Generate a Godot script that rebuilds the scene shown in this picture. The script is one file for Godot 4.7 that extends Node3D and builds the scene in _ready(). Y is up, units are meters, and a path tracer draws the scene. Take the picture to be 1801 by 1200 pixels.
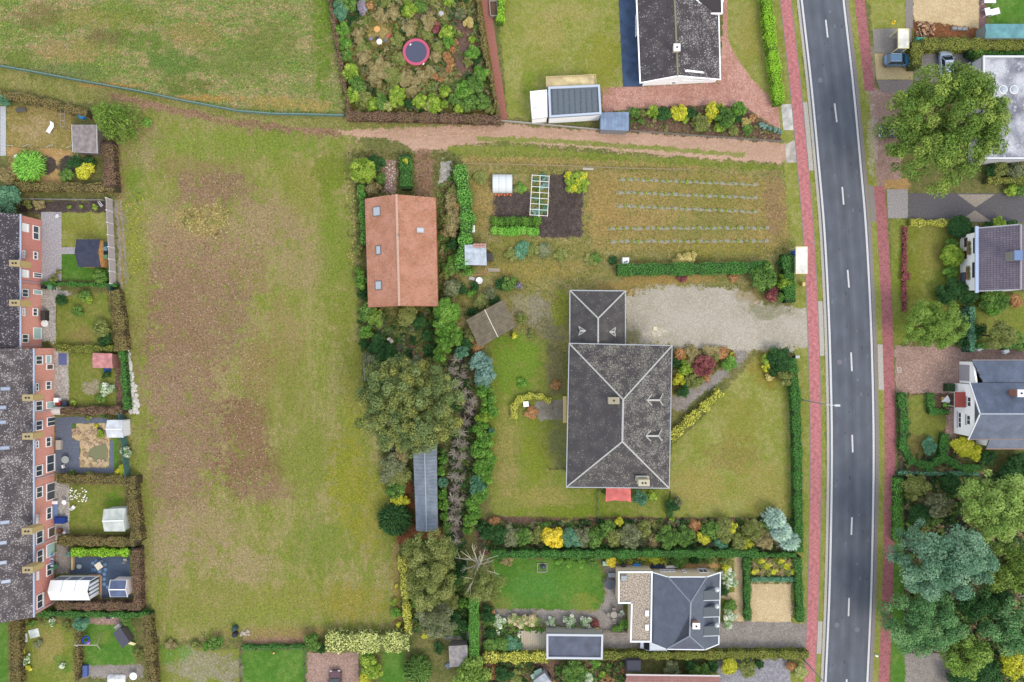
extends Node3D
# Aerial view of a village plot: photo pixels give directions from a camera 100 m up; heights come from each thing's real size.
const CAM_H := 100.0
const FOC := 1200.0
const CX := 900.5
const CY := 600.0
const EXPO := 1.62

var used := {}
var mats := {}
var texs := {}
var meshes := {}
var rng := RandomNumberGenerator.new()

# ---------------------------------------------------------------- geometry helpers
func g(px: float,py: float,h := 0.0) -> Vector3:
	var d := (CAM_H - h) / FOC
	return Vector3((px - CX) * d,h,(py - CY) * d)

func ray_plane(px: float,py: float,p0: Vector3,n: Vector3) -> Vector3:
	var o := Vector3(0,CAM_H,0)
	var dir := Vector3((px - CX) / FOC,-1,(py - CY) / FOC)
	return o + dir * ((p0 - o).dot(n) / dir.dot(n))

func lin(r: float,gg: float,b: float,k := EXPO) -> Color:
	var c := Color(r / 255.0,gg / 255.0,b / 255.0).srgb_to_linear()
	return Color(c.r / k,c.g / k,c.b / k)

func alb(r: float,gg: float,b: float,k := EXPO) -> Color:
	var c := lin(r,gg,b,k)
	return Color(minf(c.r,0.9),minf(c.g,0.9),minf(c.b,0.9)).linear_to_srgb()

class MB:
	var v := PackedVector3Array()
	var n := PackedVector3Array()
	var c := PackedColorArray()
	var uv := PackedVector2Array()
	var ix := PackedInt32Array()
	var col := Color.WHITE
	func vert(p: Vector3,nn: Vector3,t: Vector2) -> void:
		v.append(p); n.append(nn); c.append(col); uv.append(t)
	func tri(a: Vector3,b: Vector3,d: Vector3,out: Vector3,ta := Vector2.ZERO,tb := Vector2.ZERO,td := Vector2.ZERO) -> void:
		var nn := (b - a).cross(d - a).normalized()
		var k := v.size()
		if nn.dot(out) < 0.0:
			nn = -nn
			vert(a,nn,ta); vert(b,nn,tb); vert(d,nn,td)
		else:
			vert(a,nn,ta); vert(d,nn,td); vert(b,nn,tb)
		ix.append(k); ix.append(k + 1); ix.append(k + 2)
	func quad(a: Vector3,b: Vector3,d: Vector3,e: Vector3,out: Vector3,ta := Vector2.ZERO,tb := Vector2.ZERO,td := Vector2.ZERO,te := Vector2.ZERO) -> void:
		var nn := (d - a).cross(e - b).normalized()
		var k := v.size()
		var flip := nn.dot(out) < 0.0
		if flip: nn = -nn
		vert(a,nn,ta); vert(b,nn,tb); vert(d,nn,td); vert(e,nn,te)
		if flip:
			for i in [0,1,2,0,2,3]: ix.append(k + i)
		else:
			for i in [0,2,1,0,3,2]: ix.append(k + i)
	func box(ce: Vector3,s: Vector3,b := Basis()) -> void:
		var x := b.x * s.x * 0.5
		var y := b.y * s.y * 0.5
		var z := b.z * s.z * 0.5
		quad(ce + x - y - z,ce + x + y - z,ce + x + y + z,ce + x - y + z,x)
		quad(ce - x - y - z,ce - x + y - z,ce - x + y + z,ce - x - y + z,-x)
		quad(ce + y - x - z,ce + y + x - z,ce + y + x + z,ce + y - x + z,y)
		quad(ce - y - x - z,ce - y + x - z,ce - y + x + z,ce - y - x + z,-y)
		quad(ce + z - x - y,ce + z + x - y,ce + z + x + y,ce + z - x + y,z)
		quad(ce - z - x - y,ce - z + x - y,ce - z + x + y,ce - z - x + y,-z)
	# box with chamfered top edges
	func cbox(ce: Vector3,s: Vector3,ch := 0.03,b := Basis()) -> void:
		var hx := s.x * 0.5
		var hz := s.z * 0.5
		var y0 := -s.y * 0.5
		var y1 := s.y * 0.5 - ch
		var y2 := s.y * 0.5
		var rings := []
		for e in [[y0,0.0],[y1,0.0],[y2,ch]]:
			var r := []
			for q in [[-1,-1],[1,-1],[1,1],[-1,1]]:
				r.append(ce + b * Vector3(q[0] * (hx - e[1]),e[0],q[1] * (hz - e[1])))
			rings.append(r)
		for k in 2:
			for i in 4:
				var j := (i + 1) % 4
				var m: Vector3 = (rings[k][i] + rings[k][j]) * 0.5 - ce
				quad(rings[k][i],rings[k][j],rings[k + 1][j],rings[k + 1][i],m - b.y * m.dot(b.y) * 0.5)
		quad(rings[2][0],rings[2][1],rings[2][2],rings[2][3],b.y)
		quad(rings[0][0],rings[0][1],rings[0][2],rings[0][3],-b.y)
	func poly(pts: Array,out: Vector3,uax := Vector3.RIGHT,vax := Vector3.BACK) -> void:
		var nn := out.normalized()
		var a := nn.cross(Vector3.UP if absf(nn.y) < 0.9 else Vector3.RIGHT).normalized()
		var b := nn.cross(a)
		var p2 := PackedVector2Array()
		for p in pts: p2.append(Vector2(p.dot(a),p.dot(b)))
		var t := Geometry2D.triangulate_polygon(p2)
		for i in range(0,t.size(),3):
			var q0: Vector3 = pts[t[i]]
			var q1: Vector3 = pts[t[i + 1]]
			var q2: Vector3 = pts[t[i + 2]]
			tri(q0,q1,q2,out,Vector2(q0.dot(uax),q0.dot(vax)),Vector2(q1.dot(uax),q1.dot(vax)),Vector2(q2.dot(uax),q2.dot(vax)))
	# solid between polygon pts and pts + ext
	func solid(pts: Array,ext: Vector3) -> void:
		var back := []
		var m := Vector3.ZERO
		for p in pts:
			back.append(p + ext)
			m += p
		m /= pts.size()
		poly(pts,-ext)
		poly(back,ext)
		for i in pts.size():
			var j := (i + 1) % pts.size()
			var e: Vector3 = pts[j] - pts[i]
			var o := e.cross(ext)
			var mid: Vector3 = (pts[i] + pts[j]) * 0.5 - m
			if o.dot(mid) < 0.0: o = -o
			quad(pts[i],pts[j],back[j],back[i],o)
	func tube(pts: Array,radii: Array,seg := 6,cap := true) -> void:
		var rings := []
		for i in pts.size():
			var t: Vector3
			if i == 0: t = pts[1] - pts[0]
			elif i == pts.size() - 1: t = pts[i] - pts[i - 1]
			else: t = pts[i + 1] - pts[i - 1]
			t = t.normalized()
			var a := t.cross(Vector3.UP if absf(t.y) < 0.9 else Vector3.RIGHT).normalized()
			var b := t.cross(a)
			var r := []
			for k in seg:
				var w := TAU * k / seg
				r.append(pts[i] + (a * cos(w) + b * sin(w)) * radii[i])
			rings.append(r)
		for i in pts.size() - 1:
			for k in seg:
				var j := (k + 1) % seg
				var mid: Vector3 = (rings[i][k] + rings[i][j]) * 0.5 - pts[i]
				quad(rings[i][k],rings[i][j],rings[i + 1][j],rings[i + 1][k],mid)
		if cap:
			for e in [0,pts.size() - 1]:
				var o: Vector3 = (pts[0] - pts[1]) if e == 0 else (pts[e] - pts[e - 1])
				for k in range(1,seg - 1): tri(rings[e][0],rings[e][k],rings[e][k + 1],o)
	func lathe(ce: Vector3,prof: Array,seg := 14) -> void:
		for i in prof.size() - 1:
			for k in seg:
				var w0 := TAU * k / seg
				var w1 := TAU * (k + 1) / seg
				var d0 := Vector3(cos(w0),0,sin(w0))
				var d1 := Vector3(cos(w1),0,sin(w1))
				var a: Vector2 = prof[i]
				var b: Vector2 = prof[i + 1]
				var o := (d0 + d1).normalized() * (b.y - a.y) + Vector3.UP * (a.x - b.x)
				if a.x < 0.001:
					tri(ce + Vector3.UP * a.y,ce + d0 * b.x + Vector3.UP * b.y,ce + d1 * b.x + Vector3.UP * b.y,o)
				elif b.x < 0.001:
					tri(ce + d0 * a.x + Vector3.UP * a.y,ce + d1 * a.x + Vector3.UP * a.y,ce + Vector3.UP * b.y,o)
				else:
					quad(ce + d0 * a.x + Vector3.UP * a.y,ce + d1 * a.x + Vector3.UP * a.y,ce + d1 * b.x + Vector3.UP * b.y,ce + d0 * b.x + Vector3.UP * b.y,o)
	func loft(sec: Array,cap := true) -> void:
		for i in sec.size() - 1:
			var m := Vector3.ZERO
			for p in sec[i]: m += p
			m /= sec[i].size()
			for k in sec[i].size():
				var j: int = (k + 1) % int(sec[i].size())
				quad(sec[i][k],sec[i][j],sec[i + 1][j],sec[i + 1][k],(sec[i][k] + sec[i][j]) * 0.5 - m)
		if cap:
			for e in [0,sec.size() - 1]:
				var f: int = 1 if e == 0 else e - 1
				for k in range(1,sec[e].size() - 1): tri(sec[e][0],sec[e][k],sec[e][k + 1],sec[e][0] - sec[f][0])
	func mesh(org := Vector3.ZERO) -> ArrayMesh:
		var a := []
		a.resize(Mesh.ARRAY_MAX)
		var w := v
		if org != Vector3.ZERO:
			w = PackedVector3Array()
			w.resize(v.size())
			for i in v.size(): w[i] = v[i] - org
		a[Mesh.ARRAY_VERTEX] = w
		a[Mesh.ARRAY_NORMAL] = n
		a[Mesh.ARRAY_COLOR] = c
		a[Mesh.ARRAY_TEX_UV] = uv
		a[Mesh.ARRAY_INDEX] = ix
		var m := ArrayMesh.new()
		m.add_surface_from_arrays(Mesh.PRIMITIVE_TRIANGLES,a)
		return m

# ---------------------------------------------------------------- scene helpers
func numbered(called: String) -> String:
	var k: int = used.get(called,0)
	used[called] = k + 1
	return called if k == 0 else "%s_%03d" % [called,k]

func thing(called: String,label: String,cat: String,at := Vector3.ZERO,group := "",turn := 0.0) -> Node3D:
	var o := Node3D.new()
	o.name = numbered(called)
	add_child(o)
	o.position = at
	o.rotation.y = turn
	o.set_meta("label",label)
	o.set_meta("category",cat)
	if group: o.set_meta("group",group)
	return o

func org(o: Node) -> Vector3:
	var p := Vector3.ZERO
	while o != self:
		p += o.position
		o = o.get_parent()
	return p

# MB in world coordinates becomes a named part of a thing
func part(parent: Node,called: String,mb: MB,m: Material,label := "") -> MeshInstance3D:
	var o := MeshInstance3D.new()
	o.name = called
	parent.add_child(o,true)
	o.mesh = mb.mesh(org(parent))
	o.material_override = m
	if label: o.set_meta("label",label)
	return o

# MB in the thing's own coordinates
func lpart(parent: Node,called: String,mb: MB,m: Material) -> MeshInstance3D:
	var o := MeshInstance3D.new()
	o.name = called
	parent.add_child(o,true)
	o.mesh = mb.mesh()
	o.material_override = m
	return o

func mpart(parent: Node,called: String,me: Mesh,m: Material,at := Vector3.ZERO,sc := Vector3.ONE,turn := 0.0) -> MeshInstance3D:
	var o := MeshInstance3D.new()
	o.name = called
	parent.add_child(o,true)
	o.mesh = me
	o.material_override = m
	o.position = at
	o.scale = sc
	o.rotation.y = turn
	return o

func struct(called: String,mb: MB,m: Material,label := "") -> MeshInstance3D:
	var o := MeshInstance3D.new()
	o.name = numbered(called)
	add_child(o)
	o.mesh = mb.mesh()
	o.material_override = m
	o.set_meta("kind","structure")
	if label: o.set_meta("label",label)
	return o

# ---------------------------------------------------------------- textures and materials
func noise_bytes(size: int,freq: float,sd: int,oct := 3) -> PackedByteArray:
	var f := FastNoiseLite.new()
	f.seed = sd
	f.noise_type = FastNoiseLite.TYPE_SIMPLEX_SMOOTH
	f.frequency = freq
	f.fractal_type = FastNoiseLite.FRACTAL_FBM
	f.fractal_octaves = oct
	return f.get_seamless_image(size,size,false,false,0.15,true).get_data()

func grey_tex(key: String,size: int,freq: float,lo: float,hi: float,sd: int,oct := 3,speck := 0.0) -> ImageTexture:
	if key in texs: return texs[key]
	var nb := noise_bytes(size,freq,sd,oct)
	var r := RandomNumberGenerator.new()
	r.seed = sd
	for i in nb.size():
		var t := lo + (hi - lo) * nb[i] / 255.0
		if speck > 0.0: t += r.randf_range(-speck,speck)
		nb[i] = int(clampf(t,0.0,1.0) * 255.0)
	var im := Image.create_from_data(size,size,false,Image.FORMAT_L8,nb)
	im.generate_mipmaps()
	texs[key] = ImageTexture.create_from_image(im)
	return texs[key]

# photo colour,roughness,surface grain
func M(r: int,gg: int,b: int,o := {}) -> StandardMaterial3D:
	var key := "%d_%d_%d_%s" % [r,gg,b,str(o)]
	if key in mats: return mats[key]
	var m := StandardMaterial3D.new()
	var comp: float = {"grain": 0.74,"mottle": 0.74,"streak": 0.74,"gravel": 0.55}.get(o.get("tex",""),1.0)
	m.albedo_color = alb(r,gg,b,o.get("k",EXPO) * comp)
	m.roughness = o.get("rough",0.85)
	m.metallic = o.get("metal",0.0)
	m.metallic_specular = o.get("spec",0.4)
	if "tex" in o:
		match o.tex:
			"grain": m.albedo_texture = grey_tex("grain",256,0.09,0.7,1.0,11,3,0.12)
			"mottle": m.albedo_texture = grey_tex("mottle",256,0.02,0.72,1.0,12,5,0.05)
			"gravel": m.albedo_texture = grey_tex("gravel",256,0.16,0.45,1.0,13,2,0.22)
			"streak": m.albedo_texture = grey_tex("mottle",256,0.02,0.72,1.0,12,5,0.05)
		m.uv1_triplanar = true
		m.uv1_world_triplanar = true
		var s: float = 1.0 / (o.get("size",4.0) * (9.0 if o.tex == "gravel" else 3.0))
		m.uv1_scale = Vector3(s,s,s)
	if "alpha" in o:
		m.transparency = BaseMaterial3D.TRANSPARENCY_ALPHA
		m.albedo_color.a = o.alpha
	if o.get("vc",false): m.vertex_color_use_as_albedo = true
	m.cull_mode = BaseMaterial3D.CULL_DISABLED
	mats[key] = m
	return m

func rgb_image(size: int) -> Image:
	return Image.create(size,size,false,Image.FORMAT_RGB8)

# roof covering: base colour with patchy tone,lichen spots and moss,COVER metres square
func roof_mat(key: String,base: Color,o := {}) -> StandardMaterial3D:
	if key in mats: return mats[key]
	var size := 512
	var sd: int = o.get("seed",5)
	var n1 := noise_bytes(size,0.012,sd,4)
	var n2 := noise_bytes(size,0.15,sd + 1,2)
	var r := RandomNumberGenerator.new()
	r.seed = sd
	var data := PackedByteArray()
	data.resize(size * size * 3)
	var film: Color = o.get("film",base)
	var famt: float = o.get("famt",0.0)
	for i in size * size:
		var t := clampf((n1[i] / 255.0 - 0.3) * 1.8,0.0,1.0) * famt
		var f := 0.88 + 0.24 * n2[i] / 255.0 + r.randf_range(-0.06,0.06)
		data[i * 3] = int(clampf((base.r + (film.r - base.r) * t) * f,0,1) * 255)
		data[i * 3 + 1] = int(clampf((base.g + (film.g - base.g) * t) * f,0,1) * 255)
		data[i * 3 + 2] = int(clampf((base.b + (film.b - base.b) * t) * f,0,1) * 255)
	var spot: Color = o.get("spot",Color(0.7,0.7,0.68))
	var tries: int = o.get("spots",0)
	for s in tries:
		var x := r.randi() % size
		var y := r.randi() % size
		if n1[y * size + x] < r.randf_range(40,190): continue
		var rad: float = r.randf_range(0.8,o.get("srad",3.2))
		var a := r.randf_range(0.45,1.0)
		var ri := int(ceil(rad))
		for dy in range(-ri,ri + 1):
			for dx in range(-ri,ri + 1):
				if dx * dx + dy * dy > rad * rad * r.randf_range(0.6,1.1): continue
				var k := (((y + dy + size) % size) * size + (x + dx + size) % size) * 3
				data[k] = int(lerpf(data[k],spot.r * 255,a))
				data[k + 1] = int(lerpf(data[k + 1],spot.g * 255,a))
				data[k + 2] = int(lerpf(data[k + 2],spot.b * 255,a))
	var im := Image.create_from_data(size,size,false,Image.FORMAT_RGB8,data)
	im.generate_mipmaps()
	var m := StandardMaterial3D.new()
	m.albedo_texture = ImageTexture.create_from_image(im)
	m.roughness = o.get("rough",0.8)
	m.metallic_specular = o.get("spec",0.4)
	m.vertex_color_use_as_albedo = true
	var c: float = 1.0 / o.get("cover",14.0)
	m.uv1_scale = Vector3(c,c,c)
	m.cull_mode = BaseMaterial3D.CULL_DISABLED
	mats[key] = m
	return m

func leaf_mat() -> StandardMaterial3D:
	if "leaf" in mats: return mats["leaf"]
	var m := StandardMaterial3D.new()
	m.vertex_color_use_as_albedo = true
	m.roughness = 0.75
	m.metallic_specular = 0.25
	m.backlight_enabled = true
	m.backlight = Color(0.24,0.28,0.14)
	m.cull_mode = BaseMaterial3D.CULL_DISABLED
	mats["leaf"] = m
	return m

# ---------------------------------------------------------------- flat outlines
func strip(pts: Array,w: float,w2 := -1.0) -> Array:
	var l := []
	var r := []
	for i in pts.size():
		var t: Vector2
		if i == 0: t = pts[1] - pts[0]
		elif i == pts.size() - 1: t = pts[i] - pts[i - 1]
		else: t = pts[i + 1] - pts[i - 1]
		t = t.normalized()
		var nn := Vector2(-t.y,t.x)
		var ww := w if w2 < 0.0 else lerpf(w,w2,float(i) / (pts.size() - 1))
		l.append(pts[i] + nn * ww * 0.5)
		r.push_front(pts[i] - nn * ww * 0.5)
	return l + r

func V(a: Array) -> Array:
	var o := []
	for i in range(0,a.size(),2): o.append(Vector2(a[i],a[i + 1]))
	return o

func disc(x: float,y: float,rx: float,ry := -1.0,n := 18) -> Array:
	if ry < 0.0: ry = rx
	var o := []
	for k in n: o.append(Vector2(x + cos(TAU * k / n) * rx,y + sin(TAU * k / n) * ry))
	return o

func sheet(called: String,pts: Array,layer: float,m: Material,label := "") -> MeshInstance3D:
	var mb := MB.new()
	var w := []
	for p in pts:
		var q := g(p.x,p.y)
		q.y = 0.004 * layer
		w.append(q)
	mb.poly(w,Vector3.UP)
	if mb.ix.size() == 0: print("empty sheet ",called," ",pts)
	if m is StandardMaterial3D and m.has_meta("world_uv"):
		for i in mb.v.size(): mb.uv[i] = Vector2((mb.v[i].x + 78.0) / 156.0,(mb.v[i].z + 52.0) / 104.0)
	return struct(called,mb,m,label)

# ---------------------------------------------------------------- painted ground cover (what grows or lies there)
const GW := 1560
const GH := 1040
var idmap := PackedByteArray()
var gdata := PackedByteArray()
var covers := []
# cover: three photo colours,grain,stretch x,stretch y,edge raggedness in metres
var COVER := {
	"wild": [[108,112,64],[131,124,79],[81,97,48],0.30,1.0,1.0,0.8],
	"meadow": [[132,138,64],[158,146,98],[116,134,54],0.22,1.7,0.6,1.2],
	"field": [[124,139,70],[164,147,108],[95,132,66],0.32,0.55,1.5,0.6],
	"verge": [[135,135,73],[152,145,92],[108,126,55],0.24,1.0,1.0,0.6],
	"lawn": [[137,143,64],[158,155,92],[118,137,53],0.20,1.0,1.0,0.25],
	"lush": [[85,128,48],[108,141,64],[69,116,44],0.20,1.0,1.0,0.2],
	"mid": [[124,135,57],[141,141,75],[102,124,46],0.22,1.0,1.0,0.25],
	"dry": [[158,140,90],[140,128,70],[172,152,108],0.22,1.0,1.0,0.4],
	"rough": [[137,130,73],[154,143,95],[106,120,57],0.30,0.8,1.3,0.7],
	"straw": [[166,144,92],[152,136,82],[136,136,70],0.26,0.6,1.5,0.8],
	"track": [[204,168,148],[190,156,134],[178,150,118],0.14,0.6,1.6,0.35],
	"midstrip": [[137,143,73],[151,147,92],[120,135,59],0.2,1.0,1.0,0.3],
	"earth": [[160,128,108],[140,112,90],[138,124,76],0.28,1.0,1.0,0.7],
	"soil": [[84,74,70],[98,86,82],[72,62,58],0.30,1.0,1.0,0.3],
	"bark": [[124,98,84],[104,82,70],[138,112,92],0.34,1.0,1.0,0.3],
	"needle": [[152,96,66],[128,84,58],[110,92,52],0.34,1.0,1.0,0.6],
	"gravel": [[188,180,166],[178,170,154],[194,186,172],0.13,1.0,1.0,0.9],
	"bluegravel": [[160,158,164],[148,144,152],[172,170,174],0.22,1.0,1.0,0.3],
	"redgravel": [[202,156,142],[184,136,122],[212,172,156],0.18,1.0,1.0,0.15],
	"sand": [[214,190,150],[202,178,138],[220,200,164],0.12,1.0,1.0,0.2],
	"tanpath": [[186,152,102],[172,138,90],[196,164,116],0.16,1.0,1.0,0.25],
	"grey": [[156,148,142],[142,134,128],[168,160,152],0.18,1.0,1.0,0.3],
	"shell": [[198,192,186],[176,170,164],[150,144,138],0.34,1.0,1.0,0.2],
	"flowerbed": [[110,100,56],[136,112,64],[86,96,44],0.40,1.0,1.0,0.3],
	"pinkstone": [[176,146,134],[160,132,120],[186,160,148],0.22,1.0,1.0,0.2],
}
var ground_mat: StandardMaterial3D

func cover(kind: String,pts: Array) -> void:
	covers.append([kind,pts])

# a cover that is also a named sheet of the setting
func lay(called: String,kind: String,pts: Array,layer: float,label := "") -> void:
	covers.append([kind,pts])
	sheet(called,pts,layer,ground_mat,label)

func raster(id: int,pts: Array) -> void:
	var q := []
	var y0 := 1e9
	var y1 := -1e9
	for p in pts:
		var w := Vector2(((p.x - CX) / 12.0 + 78.0) * 10.0,((p.y - CY) / 12.0 + 52.0) * 10.0)
		q.append(w)
		y0 = minf(y0,w.y)
		y1 = maxf(y1,w.y)
	for y in range(maxi(0,int(y0)),mini(GH,int(y1) + 1)):
		var xs := []
		var yc := y + 0.5
		for i in q.size():
			var a: Vector2 = q[i]
			var b: Vector2 = q[(i + 1) % q.size()]
			if (a.y <= yc) != (b.y <= yc): xs.append(a.x + (yc - a.y) / (b.y - a.y) * (b.x - a.x))
		xs.sort()
		for k in range(0,xs.size() - 1,2):
			for x in range(maxi(0,int(round(xs[k]))),mini(GW,int(round(xs[k + 1])))): idmap[y * GW + x] = id

func paint_ground(blobs: Array) -> void:
	idmap.resize(GW * GH)
	idmap.fill(0)
	var names := COVER.keys()
	for c in covers: raster(names.find(c[0]),c[1])
	var P := PackedFloat32Array()
	for nme in names:
		var e: Array = COVER[nme]
		for k in 3:
			for j in 3: P.append(e[k][j] * 0.81)
		P.append(e[3]); P.append(e[4]); P.append(e[5]); P.append(e[6] * 10.0)
	var N := 512
	var nc := noise_bytes(N,0.018,31,4)
	var nm := noise_bytes(N,0.09,32,3)
	var nf := noise_bytes(N,0.35,33,2)
	var nw := noise_bytes(N,0.06,34,2)
	gdata.resize(GW * GH * 3)
	var r := RandomNumberGenerator.new()
	r.seed = 77
	var mask := N - 1
	for y in GH:
		for x in GW:
			var id0 := idmap[y * GW + x] * 13
			var rag := P[id0 + 12]
			var fi := (y & mask) * N + (x & mask)
			var rx := x + int((nw[fi] / 127.5 - 1.0 + r.randf_range(-0.45,0.45)) * rag)
			var ry := y + int((nw[((y + 200) & mask) * N + ((x + 77) & mask)] / 127.5 - 1.0 + r.randf_range(-0.45,0.45)) * rag)
			rx = clampi(rx,0,GW - 1)
			ry = clampi(ry,0,GH - 1)
			var id := idmap[ry * GW + rx] * 13
			var sx := P[id + 10]
			var sy := P[id + 11]
			var ci := (int(y * sy) & mask) * N + (int(x * sx) & mask)
			var mi := (int(y * sy + 91) & mask) * N + (int(x * sx + 37) & mask)
			var t := clampf((nc[ci] * 0.55 + nm[mi] * 0.45 - 127.5) / 85.0 + 0.5,0.0,1.0)
			var u := clampf((nm[ci] * 0.6 + nf[fi] * 0.5 - 150.0) / 60.0,0.0,1.0) * 0.75
			var gr := 1.0 + (nf[fi] / 127.5 - 1.0) * P[id + 9] * 0.8 + r.randf_range(-0.45,0.45) * P[id + 9]
			var o := (y * GW + x) * 3
			for k in 3:
				var a := P[id + k] + (P[id + 3 + k] - P[id + k]) * t
				a += (P[id + 6 + k] - a) * u
				gdata[o + k] = int(clampf(a * gr,0.0,255.0))
	# patches of other growth: x,y,rx,ry,r,g,b,strength
	for b in blobs:
		var bx: float = ((b[0] - CX) / 12.0 + 78.0) * 10.0
		var by: float = ((b[1] - CY) / 12.0 + 52.0) * 10.0
		var brx: float = b[2] / 1.2
		var bry: float = b[3] / 1.2
		for y in range(maxi(0,int(by - bry)),mini(GH,int(by + bry))):
			for x in range(maxi(0,int(bx - brx)),mini(GW,int(bx + brx))):
				var d := Vector2((x - bx) / brx,(y - by) / bry).length_squared()
				if d > 1.0: continue
				var fi2 := (y & mask) * N + (x & mask)
				var w := (1.0 - d) * 2.0 + (nm[fi2] + nf[fi2] * 0.8 + nc[((y * 2) & mask) * N + ((x * 2) & mask)] - 357.0) / 100.0 - 0.4 + r.randf_range(-0.3,0.3)
				w = clampf(w,0.0,1.0) * b[7]
				var o2 := (y * GW + x) * 3
				var gr2 := 1.0 + r.randf_range(-0.14,0.14) + (nm[((y * 3) & mask) * N + ((x * 3) & mask)] / 127.5 - 1.0) * 0.22
				for k in 3: gdata[o2 + k] = int(clampf(lerpf(gdata[o2 + k],b[4 + k] * 0.81 * gr2,w),0,255))
	var im := Image.create_from_data(GW,GH,false,Image.FORMAT_RGB8,gdata)
	im.generate_mipmaps()
	ground_mat.albedo_texture = ImageTexture.create_from_image(im)

func ground_color(p: Vector3) -> Color:
	var x := clampi(int((p.x + 78.0) * 10.0),0,GW - 1)
	var y := clampi(int((p.z + 52.0) * 10.0),0,GH - 1)
	var o := (y * GW + x) * 3
	return Color(gdata[o] / 255.0,gdata[o + 1] / 255.0,gdata[o + 2] / 255.0).srgb_to_linear()

# tufts of grass,one countless mass per place
func tufts(called: String,label: String,pts: Array,count: int,sd: int,hgt := 0.16,tint := Color(1.1,1.15,1.0),wide := 0.16) -> void:
	if not "tuft" in meshes:
		var mb := MB.new()
		var r0 := RandomNumberGenerator.new()
		r0.seed = 3
		for k in 7:
			var a := TAU * k / 7.0 + r0.randf() * 0.6
			var d := Vector3(cos(a),0,sin(a))
			var s := Vector3(-d.z,0,d.x) * 0.16
			var tip := d * r0.randf_range(0.5,1.0) + Vector3.UP * r0.randf_range(0.5,1.0)
			mb.tri(d * 0.1 - s,d * 0.1 + s,tip,Vector3.UP + d * 0.2)
		meshes["tuft"] = mb.mesh()
	var q := PackedVector2Array()
	var lo := Vector2(1e9,1e9)
	var hi := Vector2(-1e9,-1e9)
	for p in pts:
		var w := g(p.x,p.y)
		q.append(Vector2(w.x,w.z))
		lo = lo.min(Vector2(w.x,w.z))
		hi = hi.max(Vector2(w.x,w.z))
	var r := RandomNumberGenerator.new()
	r.seed = sd
	var mm := MultiMesh.new()
	mm.transform_format = MultiMesh.TRANSFORM_3D
	mm.use_colors = true
	mm.mesh = meshes["tuft"]
	var at := []
	for k in count * 3:
		if at.size() >= count: break
		var p2 := Vector2(r.randf_range(lo.x,hi.x),r.randf_range(lo.y,hi.y))
		if Geometry2D.is_point_in_polygon(p2,q): at.append(p2)
	mm.instance_count = at.size()
	for k in at.size():
		var s := r.randf_range(0.6,1.3)
		var b := Basis(Vector3.UP,r.randf() * TAU).scaled(Vector3(wide * s,hgt * s,wide * s))
		mm.set_instance_transform(k,Transform3D(b,Vector3(at[k].x,0.0,at[k].y)))
		var c := ground_color(Vector3(at[k].x,0,at[k].y))
		var f := r.randf_range(0.8,1.25)
		mm.set_instance_color(k,Color(c.r * tint.r * f,c.g * tint.g * f,c.b * tint.b * f))
	var o := MultiMeshInstance3D.new()
	o.name = numbered(called)
	add_child(o)
	o.multimesh = mm
	o.material_override = leaf_mat()
	o.set_meta("kind","stuff")
	o.set_meta("label",label)
	o.set_meta("category","grass")

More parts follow.
